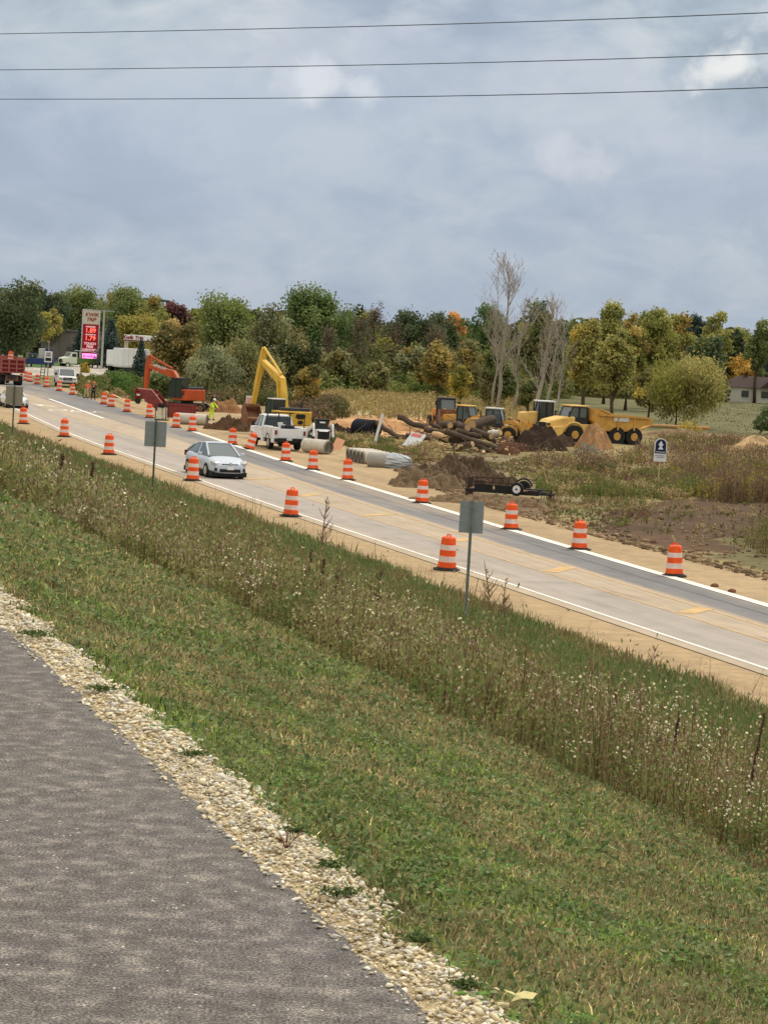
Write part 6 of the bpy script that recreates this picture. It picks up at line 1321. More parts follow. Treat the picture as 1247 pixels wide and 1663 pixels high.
def plank(label, a, b_, r_, mat, name='white_pipe', cat='pipe', d0=None, d1=None, flat=False):
    A = at_d(a[0], a[1], d0); B = at_d(b_[0], b_[1], d1); m_ = MB(); c = (A + B) / 2
    if flat: 
        d = (B - A).normalized(); n_ = d.cross(Vector((0, 0, 1))).normalized(); q = n_ * r_; z = Vector((0, 0, r_ * .35)); m_.loft([[A - q - z, A + q - z, A + q + z, A - q + z], [B - q - z, B + q - z, B + q + z, B - q + z]])
    else: m_.cyl(A, B, r_, r_, 10)
    m_.v = [tuple(Vector(v) - c) for v in m_.v]; o = m_.build(name, mat); o.location = c; return tag(o, label, cat)
plank('long white board running down beside the barrel pair to the slanted shield', (171, 635), (217, 656), .09, mt_wood, 'long_board', 'board', 250, 214.5, True)
plank('long tan beam lying right of the golden hauler tail', (1056, 691), (1152, 695), .16, M('tan_beam', srgb(190, 150, 106), .85), 'long_beam', 'beam', 236, 232)
plank('white lath board with orange foot leaning behind the pipes', (608, 722), (621, 673), .13, mt_whited, 'lath_board', 'board', 163, 163.4, True)
plank('thin wooden stake left of the leaning white board, by the black culvert', (604, 706), (606.5, 682), .10, mt_wood, 'survey_stake', 'stake', 172, 172, True)
plank('thin wooden stake rising behind a barrel of the far row', (680, 782), (684, 759), .028, mt_wood, 'survey_stake', 'stake', 143, 143)
plank('thin rod standing in the weeds near the right edge', (1238, 830), (1240, 800), .03, mt_rust, 'survey_stake', 'stake', 112, 112)

def leaning_sign():
    d = 160; mpp = d / FPX; hor = 548; P = [(652, 724), (669, 702), (692, 707), (678, 728)]; W3 = [at_d(x, y, d + (0.5 if y < 715 else 0)) for x, y in P]; c = sum(W3, Vector()) / 4; root = thing('fallen_sign', 'white sign with red header lying tilted in front of the logs', 'sign', c)
    q = [v - c for v in W3]; n_ = (q[1] - q[0]).cross(q[2] - q[1]).normalized() * .03; b = MB(); b.loft([[v - n_ for v in q], [v + n_ for v in q]]); b.build('panel', mt_white, root)
    f = q; L = lambda a, b_, t_: a.lerp(b_, t_); y = Vector((0, -.045, .01)); r_ = MB(); A = L(f[1], f[0], .04); B = L(f[1], f[0], .26); C_ = L(f[2], f[3], .26); D = L(f[2], f[3], .04); A2, D2 = L(A, D, .08), L(A, D, .75); B2, C2 = L(B, C_, .08), L(B, C_, .75)
    r_.loft([[v + y * .9 for v in (A2, B2, C2, D2)], [v + y * 1.1 for v in (A2, B2, C2, D2)]]); r_.build('header', M('faded_red_print', srgb(226, 130, 126), .6, var=.1), root); l = MB(); l.tube([q[0] + Vector((-.1, 0, 0)), q[0] + Vector((-.75, .1, -.55))], .035, 6); l.build('post', mt_wood, root)
leaning_sign()
def site_board(label, px, y0, y1, w, d):
    mpp = d / FPX; X = (px - CX) * mpp; hor = 545 + .058 * (px - CX); Z = lambda y: ZC - (y - hor) * mpp; root = thing('site_sign', label, 'sign', (X, d, 0), R(-8)); b = MB(); b.box((0, 0, (Z(y0) + Z(y1)) / 2), (w * mpp, .05, Z(y0) - Z(y1))); b.build('panel', mt_whited, root)
    r_ = MB(); r_.box((0, -.04, Z(y0) - (Z(y0) - Z(y1)) * .35), (w * mpp * .7, .02, (Z(y0) - Z(y1)) * .4)); r_.build('print', M('pale_red_print', srgb(206, 150, 146), .7, var=.15), root); p_ = MB(); [p_.box((s * w * mpp * .4, .05, Z(y1) / 2 + .2), (.06, .05, Z(y1) + .4)) for s in (-1, 1)]; p_.build('post', mt_wood, root)
site_board('pale board with pink print left of the yellow excavator bucket', 396, 642, 664, 13, 205)
site_board('pale board with pink print between bucket and cab of the yellow excavator', 429, 650, 668, 11, 202)

def church_sign():
    d = 133; mpp = d / FPX; X = (1065.5 - CX) * mpp; hor = 570.6; Z = lambda y: ZC - (y - hor) * mpp; root = thing('arched_sign', 'arched navy and white sign on a thin post among the weeds', 'sign', (X, d, 0), R(2)); w = 20.5 * mpp / 2; zt, zb, zm = Z(711), Z(749), Z(736.5)
    prof = [(-w, zb), (w, zb)] + [(w * math.cos(a), zt - w + w * math.sin(a)) for a in np.linspace(0, math.pi, 14)]; b = MB(); b.prism(prof, -.02, .02); b.build('panel', mt_white, root)
    nv = M('navy_print', srgb(26, 32, 78), .6, var=.05); n_ = MB(); w2 = w * .84; n_.prism([(-w * .9, zm + .02), (w * .9, zm + .02), (w * .9, zm + .16), (w2, zm + .17)] + [(w2 * math.cos(a), zt - w + w2 * math.sin(a)) for a in np.linspace(0, math.pi, 12)] + [(-w2, zm + .17), (-w * .9, zm + .16)], -.03, -.021); n_.build('navy_arch', nv, root)
    f = MB(); cz = zm + .30; sil = [(-.13, 0), (.13, 0), (.13, .04), (.05, .14), (.05, .18), (.12, .22), (.12, .30), (.06, .34), (.05, .40), (0, .46)]; pts = sil + [(-x, z) for x, z in reversed(sil[1:-1])][:-0 or None]; pts = [(x, z + cz - .06) for x, z in sil] + [(-x, z + cz - .06) for x, z in reversed(sil[2:-1])]; f.prism(pts, -.045, -.034); f.build('white_emblem', mt_white, root)
    t_ = MB(); rr = random.Random(8)
    for i in range(9): t_.box((-w * .7 + i * w * .175, -.05, zm + .10), (w * .11, .01, .045))
    t_.build('white_letter_marks', mt_white, root)['kind'] = 'stuff'; t2 = MB()
    for z, n2 in ((zm - .10, 12), (zm - .19, 8)):
        for i in range(n2): t2.box(((i - (n2 - 1) / 2) * w * .14, -.035, z), (w * .08, .01, .035))
    t2.build('dark_letter_marks', M('teal_print', srgb(60, 90, 100), .6, var=0), root)['kind'] = 'stuff'; p_ = MB(); p_.box((0, .05, zb / 2), (.05, .05, zb + .3)); p_.build('post', mt_wood, root)
church_sign()

# ------------------------------------------------------------------ logs
LOGS = [(648, 676, 697, 697, .20, 172, 170, 'mossy curved log sticking out at the upper left of the log pile'), (612, 688, 650, 712, .17, 171, 169, 'dark log propped low left of the log pile'), (703, 705, 757, 719, .20, 167, 166, 'log with long peeled tan end at the left front of the pile'),
    (728, 690, 759, 695, .27, 169, 167, 'stout log with pale round cut end at the top middle of the pile'), (766, 691, 801, 680, .34, 170, 172, 'thickest log lying on top of the pile, tilted up to the right'), (741, 699, 782, 710, .20, 167, 166.5, 'grey log under the stout one, its end facing right'),
    (763, 698, 797, 708, .22, 167.5, 166, 'mossy log on the right whose cut end shows white'), (722, 701, 812, 731, .20, 166, 165.5, 'longest log running across the whole pile front'), (738, 727, 767, 722, .24, 165.4, 164.8, 'short thick log lying at the front foot of the pile'),
    (768, 719, 799, 735, .19, 165.8, 165.2, 'dark log below the longest one on the right'), (769, 729, 794, 741, .14, 165, 164.5, 'thin log at the very bottom right of the pile'), (716, 691, 731, 690, .26, 169.5, 167.5, 'short log with bright round cut end left of the stout log'),
    (795, 705, 812, 703, .24, 170, 169, 'white-barked birch length at the right end of the pile'), (690, 698, 722, 704, .17, 168.5, 168, 'broken log half buried at the left of the pile'), (700, 688, 716, 696, .14, 169, 168.5, 'small upright splintered log at the pile top left'),
    (745, 715, 790, 727, .17, 166.8, 166.2, 'log wedged in the middle of the pile below the longest one'), (770, 703, 806, 716, .18, 168.2, 168, 'log behind the mossy one on the right'), (712, 712, 745, 722, .19, 167.4, 167, 'dark log under the peeled one'),
    (660, 708, 700, 712, .15, 168, 167, 'thin branch log behind the fallen white sign')]
mt_birch = M('birch_bark', srgb(205, 200, 188), .8, var=.15)
mt_logb = M('log_bark', srgb(84, 71, 60), .95, var=.35, scale=5, bump=.8, bscale=14)
for i, (x0, y0, x1, y1, r_, d0, d1, lab) in enumerate(LOGS):
    A = at_d(x0, y0, d0); B = at_d(x1, y1, d1); rr = random.Random(i); c = (A + B) / 2; m_ = MB(); k = 7; pts = []; rs_ = []
    for j in range(k): f = j / (k - 1); o_ = Vector((0, rr.gauss(0, .03), rr.gauss(0, .035) + (-.10 * math.sin(math.pi * f) if i == 0 else 0))); pts.append(A.lerp(B, f) - c + o_); rs_.append(r_ * (1.08 - .2 * f) * rr.uniform(.93, 1.07))
    m_.tube(pts, rs_, 12, caps=False); bk = m_.build('log', mt_birch if 'birch' in lab else mt_logb, smooth=True); bk.location = c; tag(bk, lab, 'log', 'felled logs piled on the site')
    for e_, (q, p2, rad) in enumerate(((pts[0], pts[1], rs_[0]), (pts[-1], pts[-2], rs_[-1]))):
        d_ = (q - p2).normalized(); cm = MB(); cm.cyl(q - d_ * .06, q + d_ * .015, rad * .97, rad * .93, 12); cm.build('cut_end', mt_cutwood, bk)
    if i == 2: cm = MB(); cm.tube([p_ * 1.0 for p_ in pts[:4]], [x * 1.03 for x in rs_[:4]], 12); cm.build('peeled_end', mt_cutwood, bk)

# ------------------------------------------------------------------ heaps of soil
def heap(name, label, px, py, wm, dm, h, colr, rough=.25, fr=2.2, seed=0, sharp=1.0, yaw=0, cat='heap', n_=120, clod=.5):
    p = at(px, py); p = Vector((p.x, p.y + dm * .35, 0)); u_ = np.linspace(-1, 1, n_); Uu, Vv = np.meshgrid(u_, u_); rr = np.sqrt(Uu ** 2 + Vv ** 2); ang = np.arctan2(Vv, Uu); edge = .82 + .16 * np.sin(ang * 3 + seed) + .08 * np.sin(ang * 7 + seed * 2)
    f = np.clip(1 - rr / edge, 0, 1) ** sharp; X = Uu * wm / 2; Y = Vv * dm / 2; f = f if sharp != 1.0 else np.sin(f * math.pi / 2) ** .9
    nz = fbm(X * fr + seed * 9, Y * fr, 400 + seed, 4) - .5; cl = np.abs(fbm(X * fr * 2.6, Y * fr * 2.6, 440 + seed, 4) - .5) * 3.4; Z = h * f * (1 + rough * 2.4 * nz) + np.clip(f * 6, 0, 1) * rough * clod * (nz * 1.2 + .35 - cl * .8) - .04
    C = np.array(colr) * (1 + .9 * (fbm(X * fr * 2, Y * fr * 2, 460 + seed, 5) - .5))[..., None]; Vt = np.stack([X.ravel(), Y.ravel(), Z.ravel()], 1); i = np.arange((n_ - 1) * n_).reshape(n_ - 1, n_)[:, :-1].ravel(); F = np.stack([i, i + 1, i + n_ + 1, i + n_], 1)
    keep = (rr.ravel()[F].min(1) < 1.02); o = np_mesh(name, Vt, 4, mt_soil, C.reshape(-1, 3), faces=F[keep], smooth=True); o.location = p; o.rotation_euler = (0, 0, yaw); return tag(o, label, cat)
DB = srgb(88, 73, 57); TB = srgb(170, 130, 88); KB = srgb(66, 54, 46)
heap('dirt_heap', 'big dark brown heap of clods behind the black flatbed trailer', 745, 790, 6.8, 6, 1.15, DB, .5, 1.7, 1, clod=.9)
heap('dirt_heap', 'lower spill of dark clods left of the big heap, at the wrapped pipe', 690, 793, 5.0, 5, .75, srgb(118, 100, 78), .45, 2.0, 2, clod=.9)
heap('dirt_heap', 'low ridge of trodden clods between trailer and far barrels', 800, 822, 9.5, 3.4, .28, srgb(128, 108, 84), .5, 2.2, 3, yaw=R(-16), clod=.7)
heap('dirt_heap', 'orange-brown mound beyond the lime-clad worker', 366, 672, 4.2, 4, 1.25, srgb(150, 112, 78), .25, 1.8, 4)
heap('dirt_heap', 'dark clods spread in front of the yellow excavator bucket', 378, 700, 4.6, 4, .8, srgb(96, 74, 56), .5, 2.0, 5, clod=.9)
heap('dirt_heap', 'cone of tan sand in front of the hauler wheels', 967, 733, 3.3, 3.2, 1.75, srgb(160, 124, 88), .22, 1.9, 6, clod=.5)
heap('dirt_heap', 'blackish soil heap left of the hauler front wing', 873, 736, 4.6, 4.2, 1.75, KB, .35, 1.7, 7, clod=.8)
heap('rubble_heap', 'heap of grey broken concrete in front of the tan cone', 956, 746, 3.4, 2.4, .62, srgb(138, 130, 112), .55, 3.0, 8, clod=1.0)
heap('dirt_heap', 'pale sand mound at the right edge', 1228, 741, 5.6, 5, 1.45, srgb(178, 150, 112), .15, 1.6, 9)
heap('dirt_heap', 'brown soil bank under the long tan beam', 1110, 716, 9.0, 6, .9, srgb(134, 112, 86), .3, 1.4, 10)
heap('dirt_heap', 'flat reddish bank of dug soil behind the black culvert', 640, 703, 14, 9, .85, srgb(172, 132, 92), .25, 1.0, 11)
heap('dirt_heap', 'low dark soil patch between skid steer and black culvert', 548, 707, 3.6, 3, .6, KB, .5, 2.2, 12, clod=.9)
heap('dirt_heap', 'second dark soil heap behind the first, under the golden loader bucket', 905, 728, 4.0, 3, .85, srgb(84, 68, 56), .45, 2.0, 13, clod=.9)
def clods():
    # loose lumps along the sand's outer border
    V = []; F = []; C = []; ph = unit(rng.normal(size=(14, 3))); n_ = 0
    base = [(-1, -1, -1), (1, -1, -1), (1, 1, -1), (-1, 1, -1), (-.7, -.7, 1), (.8, -.6, 1), (.6, .8, 1), (-.8, .6, 1)]; fc = [(0, 3, 2, 1), (4, 5, 6, 7), (0, 1, 5, 4), (1, 2, 6, 5), (2, 3, 7, 6), (3, 0, 4, 7)]
    for i in range(4200):
        s = rng.uniform(55, 175); ts = float(t_sand(s)); t = ts + rng.exponential(.8) - .25 if rng.random() < .75 else ts + rng.uniform(0, 9)
        x, y = xy(s, t)
        r_ = min(.14, rng.lognormal(-3.1, .5)); a = rng.uniform(0, 6.28); b_ = np.array(base) * rng.uniform(.7, 1.1, (8, 3)) * r_ * np.array((1.2, 1, .6)); R_ = np.array([[math.cos(a), -math.sin(a), 0], [math.sin(a), math.cos(a), 0], [0, 0, 1]]); V.append(b_ @ R_.T + np.array((x, y, float(zground(x, y)) + r_ * .3))); F.append(np.array(fc) + n_); n_ += 8
        C.append(np.tile(np.array([srgb(122, 102, 78), srgb(100, 82, 62), srgb(150, 128, 98)][rng.integers(0, 3)]) * rng.uniform(.8, 1.2), (8, 1)))
    tag(np_mesh('soil_clods', np.concatenate(V), 4, mt_soil, np.concatenate(C), faces=np.concatenate(F)), kind='stuff')
clods()

def brush_debris():
    # broken branches and sticks tangled round the log pile and the soil heaps
    b = MB(); r = random.Random(12)
    for i in range(420):
        if r.random() < .7: px, py, d = r.uniform(640, 815), r.uniform(694, 742), None
        else: px, py, d = r.uniform(560, 900), r.uniform(700, 800), None
        p = at(px, max(py, 716)); ss_, tt_ = st(p.x, p.y)
        if tt_ < float(t_sand(ss_)) + .4: continue
        z = float(zground(p.x, p.y)) + (r.uniform(.1, 1.1) if 690 < px < 800 and py < 735 else r.uniform(.02, .35)); a = r.uniform(0, 3.14); L_ = r.uniform(.5, 2.2); e = Vector((math.cos(a), math.sin(a), r.gauss(0, .35))).normalized() * L_; q = Vector((p.x, p.y, z)); w = r.uniform(.012, .045)
        b.tube([q, q + e * .5 + Vector((0, 0, r.uniform(-.05, .12))), q + e], [w, w * .8, w * .4], 4)
    tag(b.build('brush_debris', mt_bark), kind='stuff')
    b = MB()
    for i in range(130):
        px, py = r.uniform(650, 830), r.uniform(716, 745); p = at(px, py); ss_, tt_ = st(p.x, p.y); q = Vector((p.x, p.y, float(zground(p.x, p.y)) + r.uniform(0.02, .5))); tt_ > float(t_sand(ss_)) + .4 and b.box(q, (r.uniform(.08, .4), r.uniform(.06, .2), r.uniform(.04, .14)), (r.uniform(-.6, .6), r.uniform(-.6, .6), r.uniform(0, 3)))
    tag(b.build('wood_chunks', mt_cutwood), kind='stuff')
brush_debris()

# ------------------------------------------------------------------ black utility trailer
mt_gate = M('dark_rusty_mesh', srgb(72, 56, 50), .8, var=.2)
def trailer():
    p = at(820, 814); root = thing('utility_trailer', 'black flatbed utility trailer with raised mesh ramp and white spoked wheel', 'trailer', (p.x, p.y + .9, .0), R(-13))
    f = MB(); [f.box((0, y, .42), (3.6, .09, .14)) for y in (-.8, .8)]; [f.box((x, 0, .42), (.07, 1.6, .1)) for x in (-1.75, -.9, 0, .9, 1.75)]; f.build('frame', mt_black, root)
    dk = MB(); [dk.box((-.25, y, .51), (2.7, .19, .035)) for y in np.arange(-.7, .75, .22)]; dk.build('deck', mt_rust, root); sd_ = MB(); [sd_.box((x, -.82, .62), (.9, .05, .26)) for x in (-.9, .1)]; sd_.box((-.4, .82, .75), (2.6, .04, .04)); sd_.build('side_rail', mt_black, root)
    g = MB(); g.tube([(-1.75, -.78, .1), (-1.8, -.78, .95), (-1.65, -.74, 1.03), (-1.65, .72, 1.03), (-1.8, .78, .95), (-1.75, .78, .1)], .035, 6); [g.tube([(-1.76, y, .15), (-1.7, y, 1.0)], .012, 4) for y in np.arange(-.65, .7, .13)]; [g.tube([(-1.76, -.78, z), (-1.74, .78, z)], .018, 4) for z in (.4, .62, .84)]; g.build('ramp_gate', mt_gate, root)
    g = MB(); g.tube([(-1.65, .8, .45), (-1.6, .8, .98), (-.1, .8, 1.0), (0, .8, .9), (0, .8, .45)], .035, 6); [g.tube([(x, .8, .5), (x, .8, .98)], .012, 4) for x in np.arange(-1.5, 0, .14)]; g.build('mesh_side', mt_gate, root)
    for s in (-1, 1):
        w = MB(); w.cyl((.75, s * .98 - .1, .62), (.75, s * .98 + .1, .62), .33, None, 24); t_ = w.build('wheel', mt_black, root, bevel=.03); r_ = MB(); r_.cyl((.75, s * .98 + s * .06, .62), (.75, s * .98 + s * .108, .62), .20, .19, 20); r_.build('rim', mt_white, t_); h = MB(); h.cyl((.75, s * 1.08, .62), (.75, s * 1.1, .62), .05, None, 8); h.build('hub', mt_black, t_)
    fe = MB(); fe.tube([(.75 + .42 * math.cos(a), .9, .62 + .42 * math.sin(a)) for a in np.linspace(.2, math.pi - .2, 9)], .05, 6); fe.build('mudguard', mt_black, root)
    t_ = MB(); t_.tube([(1.75, -.7, .42), (2.35, 0, .40), (1.75, .7, .42)], .05, 6); t_.box((1.55, -.35, .62), (.9, .5, .06)); t_.tube([(2.25, 0, .1), (2.25, 0, .6)], .04, 6); [t_.box((1.9 + i * .12, -.6, .38), (.03, .03, .35)) for i in range(6)]; t_.build('drawbar', mt_black, root)
    l = MB(); l.box((-.9, -.35, .60), (.55, .35, .14)); l.build('white_load', mt_white, root, bevel=.05); l = MB(); l.box((.1, -.3, .56), (1.4, .07, .05), (0, 0, R(4))); l.box((-.4, .1, .56), (1.6, .06, .05), (0, 0, R(-6))); l.build('loose_boards', mt_wood, root)
trailer()

# ------------------------------------------------------------------ people
def skin(name, verts, edges, radii, mat, parent, rootv=0, sub=2):
    me = bpy.data.meshes.new(name); me.from_pydata(verts, edges, []); me.materials.append(mat); o = bpy.data.objects.new(name, me); col.objects.link(o); o.parent = parent
    md = o.modifiers.new('skin', 'SKIN'); md.use_smooth_shade = True
    for i, r_ in enumerate(radii): me.skin_vertices[0].data[i].radius = (r_, r_) if not isinstance(r_, tuple) else r_
    me.skin_vertices[0].data[rootv].use_root = True; s_ = o.modifiers.new('sub', 'SUBSURF'); s_.levels = sub; s_.render_levels = sub; return o
def person(label, loc, yaw, top, bottom, hat, bend=0.0, arms=((.35, .10, -.35), (.35, -.05, -.4)), step=.12, h=1.78, vest=None):
    """faces local +X; bend leans the trunk forward (radians)"""
    root = thing('person', label, 'person', loc, yaw); k = h / 1.78; sb, cb = math.sin(bend), math.cos(bend)
    hip = Vector((0, 0, .93)); up = Vector((sb, 0, cb)); fw = Vector((cb, 0, -sb)); ch = hip + up * .42; nk = hip + up * .56; hd = nk + up * .16 + fw * .03; V = []; E = []; Rd = []
    def v(p_, r_): V.append(tuple(Vector(p_) * k)); Rd.append(r_ * k if not isinstance(r_, tuple) else tuple(x * k for x in r_)); return len(V) - 1
    def e(a, b): E.append((a, b))
    P_ = v(hip, (.15, .12)); W_ = v(hip + up * .2, (.13, .10)); C_ = v(ch, (.16, .11)); N_ = v(nk, .055); H0 = v(hd - up * .03, .075); H1 = v(hd + up * .07, .092); H2 = v(hd + up * .14, .07); e(P_, W_); e(W_, C_); e(C_, N_); e(N_, H0); e(H0, H1); e(H1, H2); J = {}
    NO = v(hd + up * .04 + fw * .11, .016); e(H1, NO)
    for s, am in ((1, arms[0]), (-1, arms[1])):
        sh = hip + up * .50 + Vector((0, s * .19, 0)); el = sh + Vector((am[0] * .55, s * .07, am[2] * .8)).normalized() * .29; wr = el + Vector((am[0], -s * am[1], am[2] * .75)).normalized() * .26; S = v(sh, .062); L_ = v(el, .044); Wr = v(wr, .030); e(C_, S); e(S, L_); e(L_, Wr)
        d_ = (wr - el).normalized(); sd_ = d_.cross(Vector((0, 0, 1))).normalized() if abs(d_.z) < .95 else Vector((0, 1, 0)); pl = v(wr + d_ * .06, .032); e(Wr, pl)
        for q in range(4): a = v(wr + d_ * .10 + sd_ * (q - 1.5) * .021, .0095); b_ = v(wr + d_ * (.155 + .01 * (q in (1, 2))) + sd_ * (q - 1.5) * .023 + Vector((0, 0, -.02)), .008); e(pl, a); e(a, b_)
        th = v(wr + d_ * .05 + sd_ * -s * .045, .010); t2 = v(wr + d_ * .09 + sd_ * -s * .06, .009); e(pl, th); e(th, t2); J[s] = (sh, el, wr)
    legs = []
    for s in (1, -1):
        hp = hip + Vector((0, s * .09, -.04)); kn = Vector((.04 + s * step * .7, s * .11, .50)); an = Vector((s * step, s * .12, .09)); a = v(hp, .095); b_ = v(kn, .062); c = v(an, .042); d_ = v(an + Vector((.13, 0, -.05)), (.045, .03)); e(P_, a); e(a, b_); e(b_, c); e(c, d_); legs.append((hp, kn, an))
    skin('body', V, E, Rd, mt_skin, root)
    # jacket
    V2 = [hip + up * .0, hip + up * .22, ch, nk - up * .03]; R2 = [(.18, .145), (.165, .13), (.19, .135), .07]; E2 = [(0, 1), (1, 2), (2, 3)]
    for s in (1, -1): sh, el, wr = J[s]; i = len(V2); V2 += [sh, el, wr - (wr - el) * .06]; R2 += [.08, .062, .05]; E2 += [(2, i), (i, i + 1), (i + 1, i + 2)]
    skin('jacket', [tuple(Vector(q) * k) for q in V2], E2, [r_ * k if not isinstance(r_, tuple) else tuple(x * k for x in r_) for r_ in R2], top, root)
    V3 = [hip + Vector((0, 0, .04))]; R3 = [(.165, .135)]; E3 = []
    for hp, kn, an in legs: i = len(V3); V3 += [hp, kn, an + Vector((0, 0, .03))]; R3 += [.115, .082, .07]; E3 += [(0, i), (i, i + 1), (i + 1, i + 2)]
    skin('trousers', [tuple(Vector(q) * k) for q in V3], E3, [r_ * k if not isinstance(r_, tuple) else tuple(x * k for x in r_) for r_ in R3], bottom, root)
    for hp, kn, an in legs: b = MB(); b.loft([[(an.x + x, an.y - w, 0), (an.x + x, an.y - w, z), (an.x + x, an.y + w, z), (an.x + x, an.y + w, 0)] for x, w, z in ((-.09, .045, .12), (.02, .055, .13), (.12, .055, .07), (.2, .04, .05))]); b.v = [tuple(Vector(q) * k) for q in b.v]; b.build('boot', mt_dark, root, bevel=.01)
    hm = MB(); c = hd + up * .10; n_ = 14; secs = []
    for j in range(5): a = j / 4 * math.pi / 2 * .96; secs.append([tuple((c + up * (.13 * math.sin(a)) + (fw * math.cos(q) * .145 + Vector((0, 1, 0)) * math.sin(q) * .12) * math.cos(a)) * k) for q in np.linspace(0, 2 * math.pi, n_, endpoint=False)])
    hm.loft(secs); hm.loft([[tuple((c + fw * (.10 + .09 * i) + Vector((0, y, 0)) + up * z) * k) for y, z in ((-.1 + .03 * i, 0), (.1 - .03 * i, 0), (.1 - .03 * i, .012), (-.1 + .03 * i, .012))] for i in (0, 1)]); hm.build('helmet', hat, root)
    if vest:
        b = MB(); [b.tube([tuple((hip + up * .12 + Vector((0, s * .17, 0)) + fw * .1) * k), tuple((hip + up * .12 - Vector((0, s * .0, 0)) + fw * .16) * k)], .025, 6) for s in (-1, 1)]; b.build('reflective_strip', vest, root)
mt_hat = M('white_helmet', srgb(226, 226, 220), .4, var=0); mt_hato = M('orange_helmet', srgb(226, 130, 84), .45, var=0)
p = at(343, 683); person('worker in lime yellow jacket and trousers with white helmet, bending a little', (p.x, p.y + .2, .02), R(-40), mt_lime, mt_lime, mt_hat, .28, ((.5, .1, -.45), (.45, 0, -.4)), .14, 1.72, mt_whited)
p = at(346, 672); person('worker in dark clothes standing behind the lime-clad one', (p.x + .1, p.y, .05), R(-120), mt_navy, mt_navy, mt_dark, .05, h=1.75)
p = at(151.5, 649); person('worker in dark navy clothes with pale helmet right of the orange-vested one', (p.x, p.y, .02), R(-60), mt_navy, mt_navy, mt_hato, .12, ((.6, .1, -.2), (.6, -.1, -.1)), .16, 1.6)
p = at(140, 647); person('worker in orange top and pale trousers by the verge, near the parked white truck', (p.x, p.y, .02), R(-30), mt_orgf, mt_khaki, mt_hato, .30, ((.6, .1, -.35), (.5, 0, -.3)), .15, 1.62, mt_whited)

# ------------------------------------------------------------------ overhead wires
def wire(label, pts):
    P = [at_d(x, y, d) for x, y, d in pts]; a = P[0]; out = []
    # parabola through three points, carried on past the frame
    for i in range(49):
        f = -1.2 + i / 48 * 3.4; l0 = (f - .5) * (f - 1) / .5; l1 = f * (f - 1) / -.25; l2 = f * (f - .5) / .5; out.append(P[0] * l0 + P[1] * l1 + P[2] * l2)
    b = MB(); b.tube(out, .0115, 6); tag(b.build('overhead_wire', mt_wire), label, 'power line', 'overhead power lines')
wire('topmost overhead wire crossing the whole sky', [(0, 55, 74), (623, 42, 62), (1247, 20.5, 51)])
wire('middle overhead wire crossing the whole sky', [(0, 113.5, 76), (623, 105, 64), (1247, 87, 53)])
wire('lowest of the three overhead wires crossing the sky', [(0, 161, 74), (623, 157.5, 62), (1247, 142, 51)])

# ------------------------------------------------------------------ single tall dry stalks in the weeds
def stalk(label, px, pyb, d, h, col_, kind='spike', lean=0.0, seed=0, cat='dry stalk', name='dry_stalk'):
    r = random.Random(seed); p = at_d(px, pyb, d); z0 = float(zground(p.x, d)); root = thing(name, label, cat, (p.x, d, z0)); b = MB(); mt_ = col_; k = d / 16
    if kind == 'spike':
        b.tube([(0, 0, -.02), (lean * .4, 0, h * .5), (lean, 0, h)], [.007 * k, .006 * k, .004 * k], 5); b.build('stem', mt_, root); q = MB(); n_ = 70
        for i in range(n_): f = .45 + .55 * i / n_; x = lean * f; q.box((x + r.gauss(0, .0045) * k, r.gauss(0, .0045) * k, h * f), (.008 * k, .008 * k, .014 * k), (r.random() * 3, r.random() * 3, 0))
        q.build('seed_head', mt_, root)['kind'] = 'stuff'
    else:
        b.tube([(0, 0, -.02), (lean * .35, 0, h * .5), (lean, 0, h)], [.006 * k, .0045 * k, .002 * k], 5)
        for i in range(15):
            f = r.uniform(.3, .97); s = r.choice((-1, 1)); L_ = h * r.uniform(.10, .28) * (1.2 - f); p0 = Vector((lean * f * (.7 + .3 * f), 0, h * f)); p1 = p0 + Vector((s * L_ * .5, r.uniform(-.1, .1) * k * .3, L_ * .7)); p2 = p1 + Vector((s * L_ * .15, 0, L_ * .45)); b.tube([p0, p1, p2], [.003 * k, .002 * k, .0014 * k], 4)
            for q in range(3): e = p0.lerp(p1, r.random()); b.tube([e, e + Vector((r.uniform(-.5, .5) * L_ * .6, 0, L_ * r.uniform(.2, .5)))], [.0018 * k, .0011 * k], 4)
        b.build('stem', mt_, root)
mt_stk = M('dry_dark_stalk', srgb(92, 66, 54), .9, var=.2); mt_stt = M('dry_tan_stalk', srgb(134, 112, 90), .9, var=.2)
stalk('tall dark brown seed stalk at the right edge, its tip against the sandy shoulder', 1213, 1210, 16.5, .86, mt_stk, 'spike', .10, 1)
stalk('branching thin dry weed reaching over the white edge line on the right', 1005, 1120, 19, .98, mt_stt, 'branch', .28, 2)
stalk('smaller branching dry weed right of the tallest branching one', 1075, 1125, 18.5, .62, mt_stt, 'branch', .02, 3)
stalk('group-leading dark seed stalk left of the middle of the weeds', 485, 1000, 25, .80, mt_stk, 'spike', .10, 4)
stalk('dark seed stalk beside the group-leading one', 512, 1005, 25.5, .74, mt_stk, 'spike', .06, 5)
stalk('third dark seed stalk of the middle group', 533, 1010, 25, .70, mt_stk, 'spike', .07, 6)
stalk('straight bare dark stalk left of the tall sign post', 612, 985, 26, .85, mt_stk, 'branch', .02, 7)
stalk('dark seed stalk in the weeds under the square sign back', 138, 870, 39, .85, mt_stk, 'spike', .08, 8)
stalk('dark seed stalk left of the one under the square sign back', 92, 860, 41, .8, mt_stk, 'spike', .05, 9)
stalk('thin dry weed rising before the road left of the largest barrel', 520, 900, 62, 1.9, mt_stt, 'branch', .1, 10)
stalk('thin dry weed beside the foot of the tall sign post', 800, 975, 56, 1.6, mt_stt, 'branch', -.25, 11)
stalk('thin dry weed further right of the tall sign post', 815, 985, 55, 1.3, mt_stt, 'branch', .05, 12)
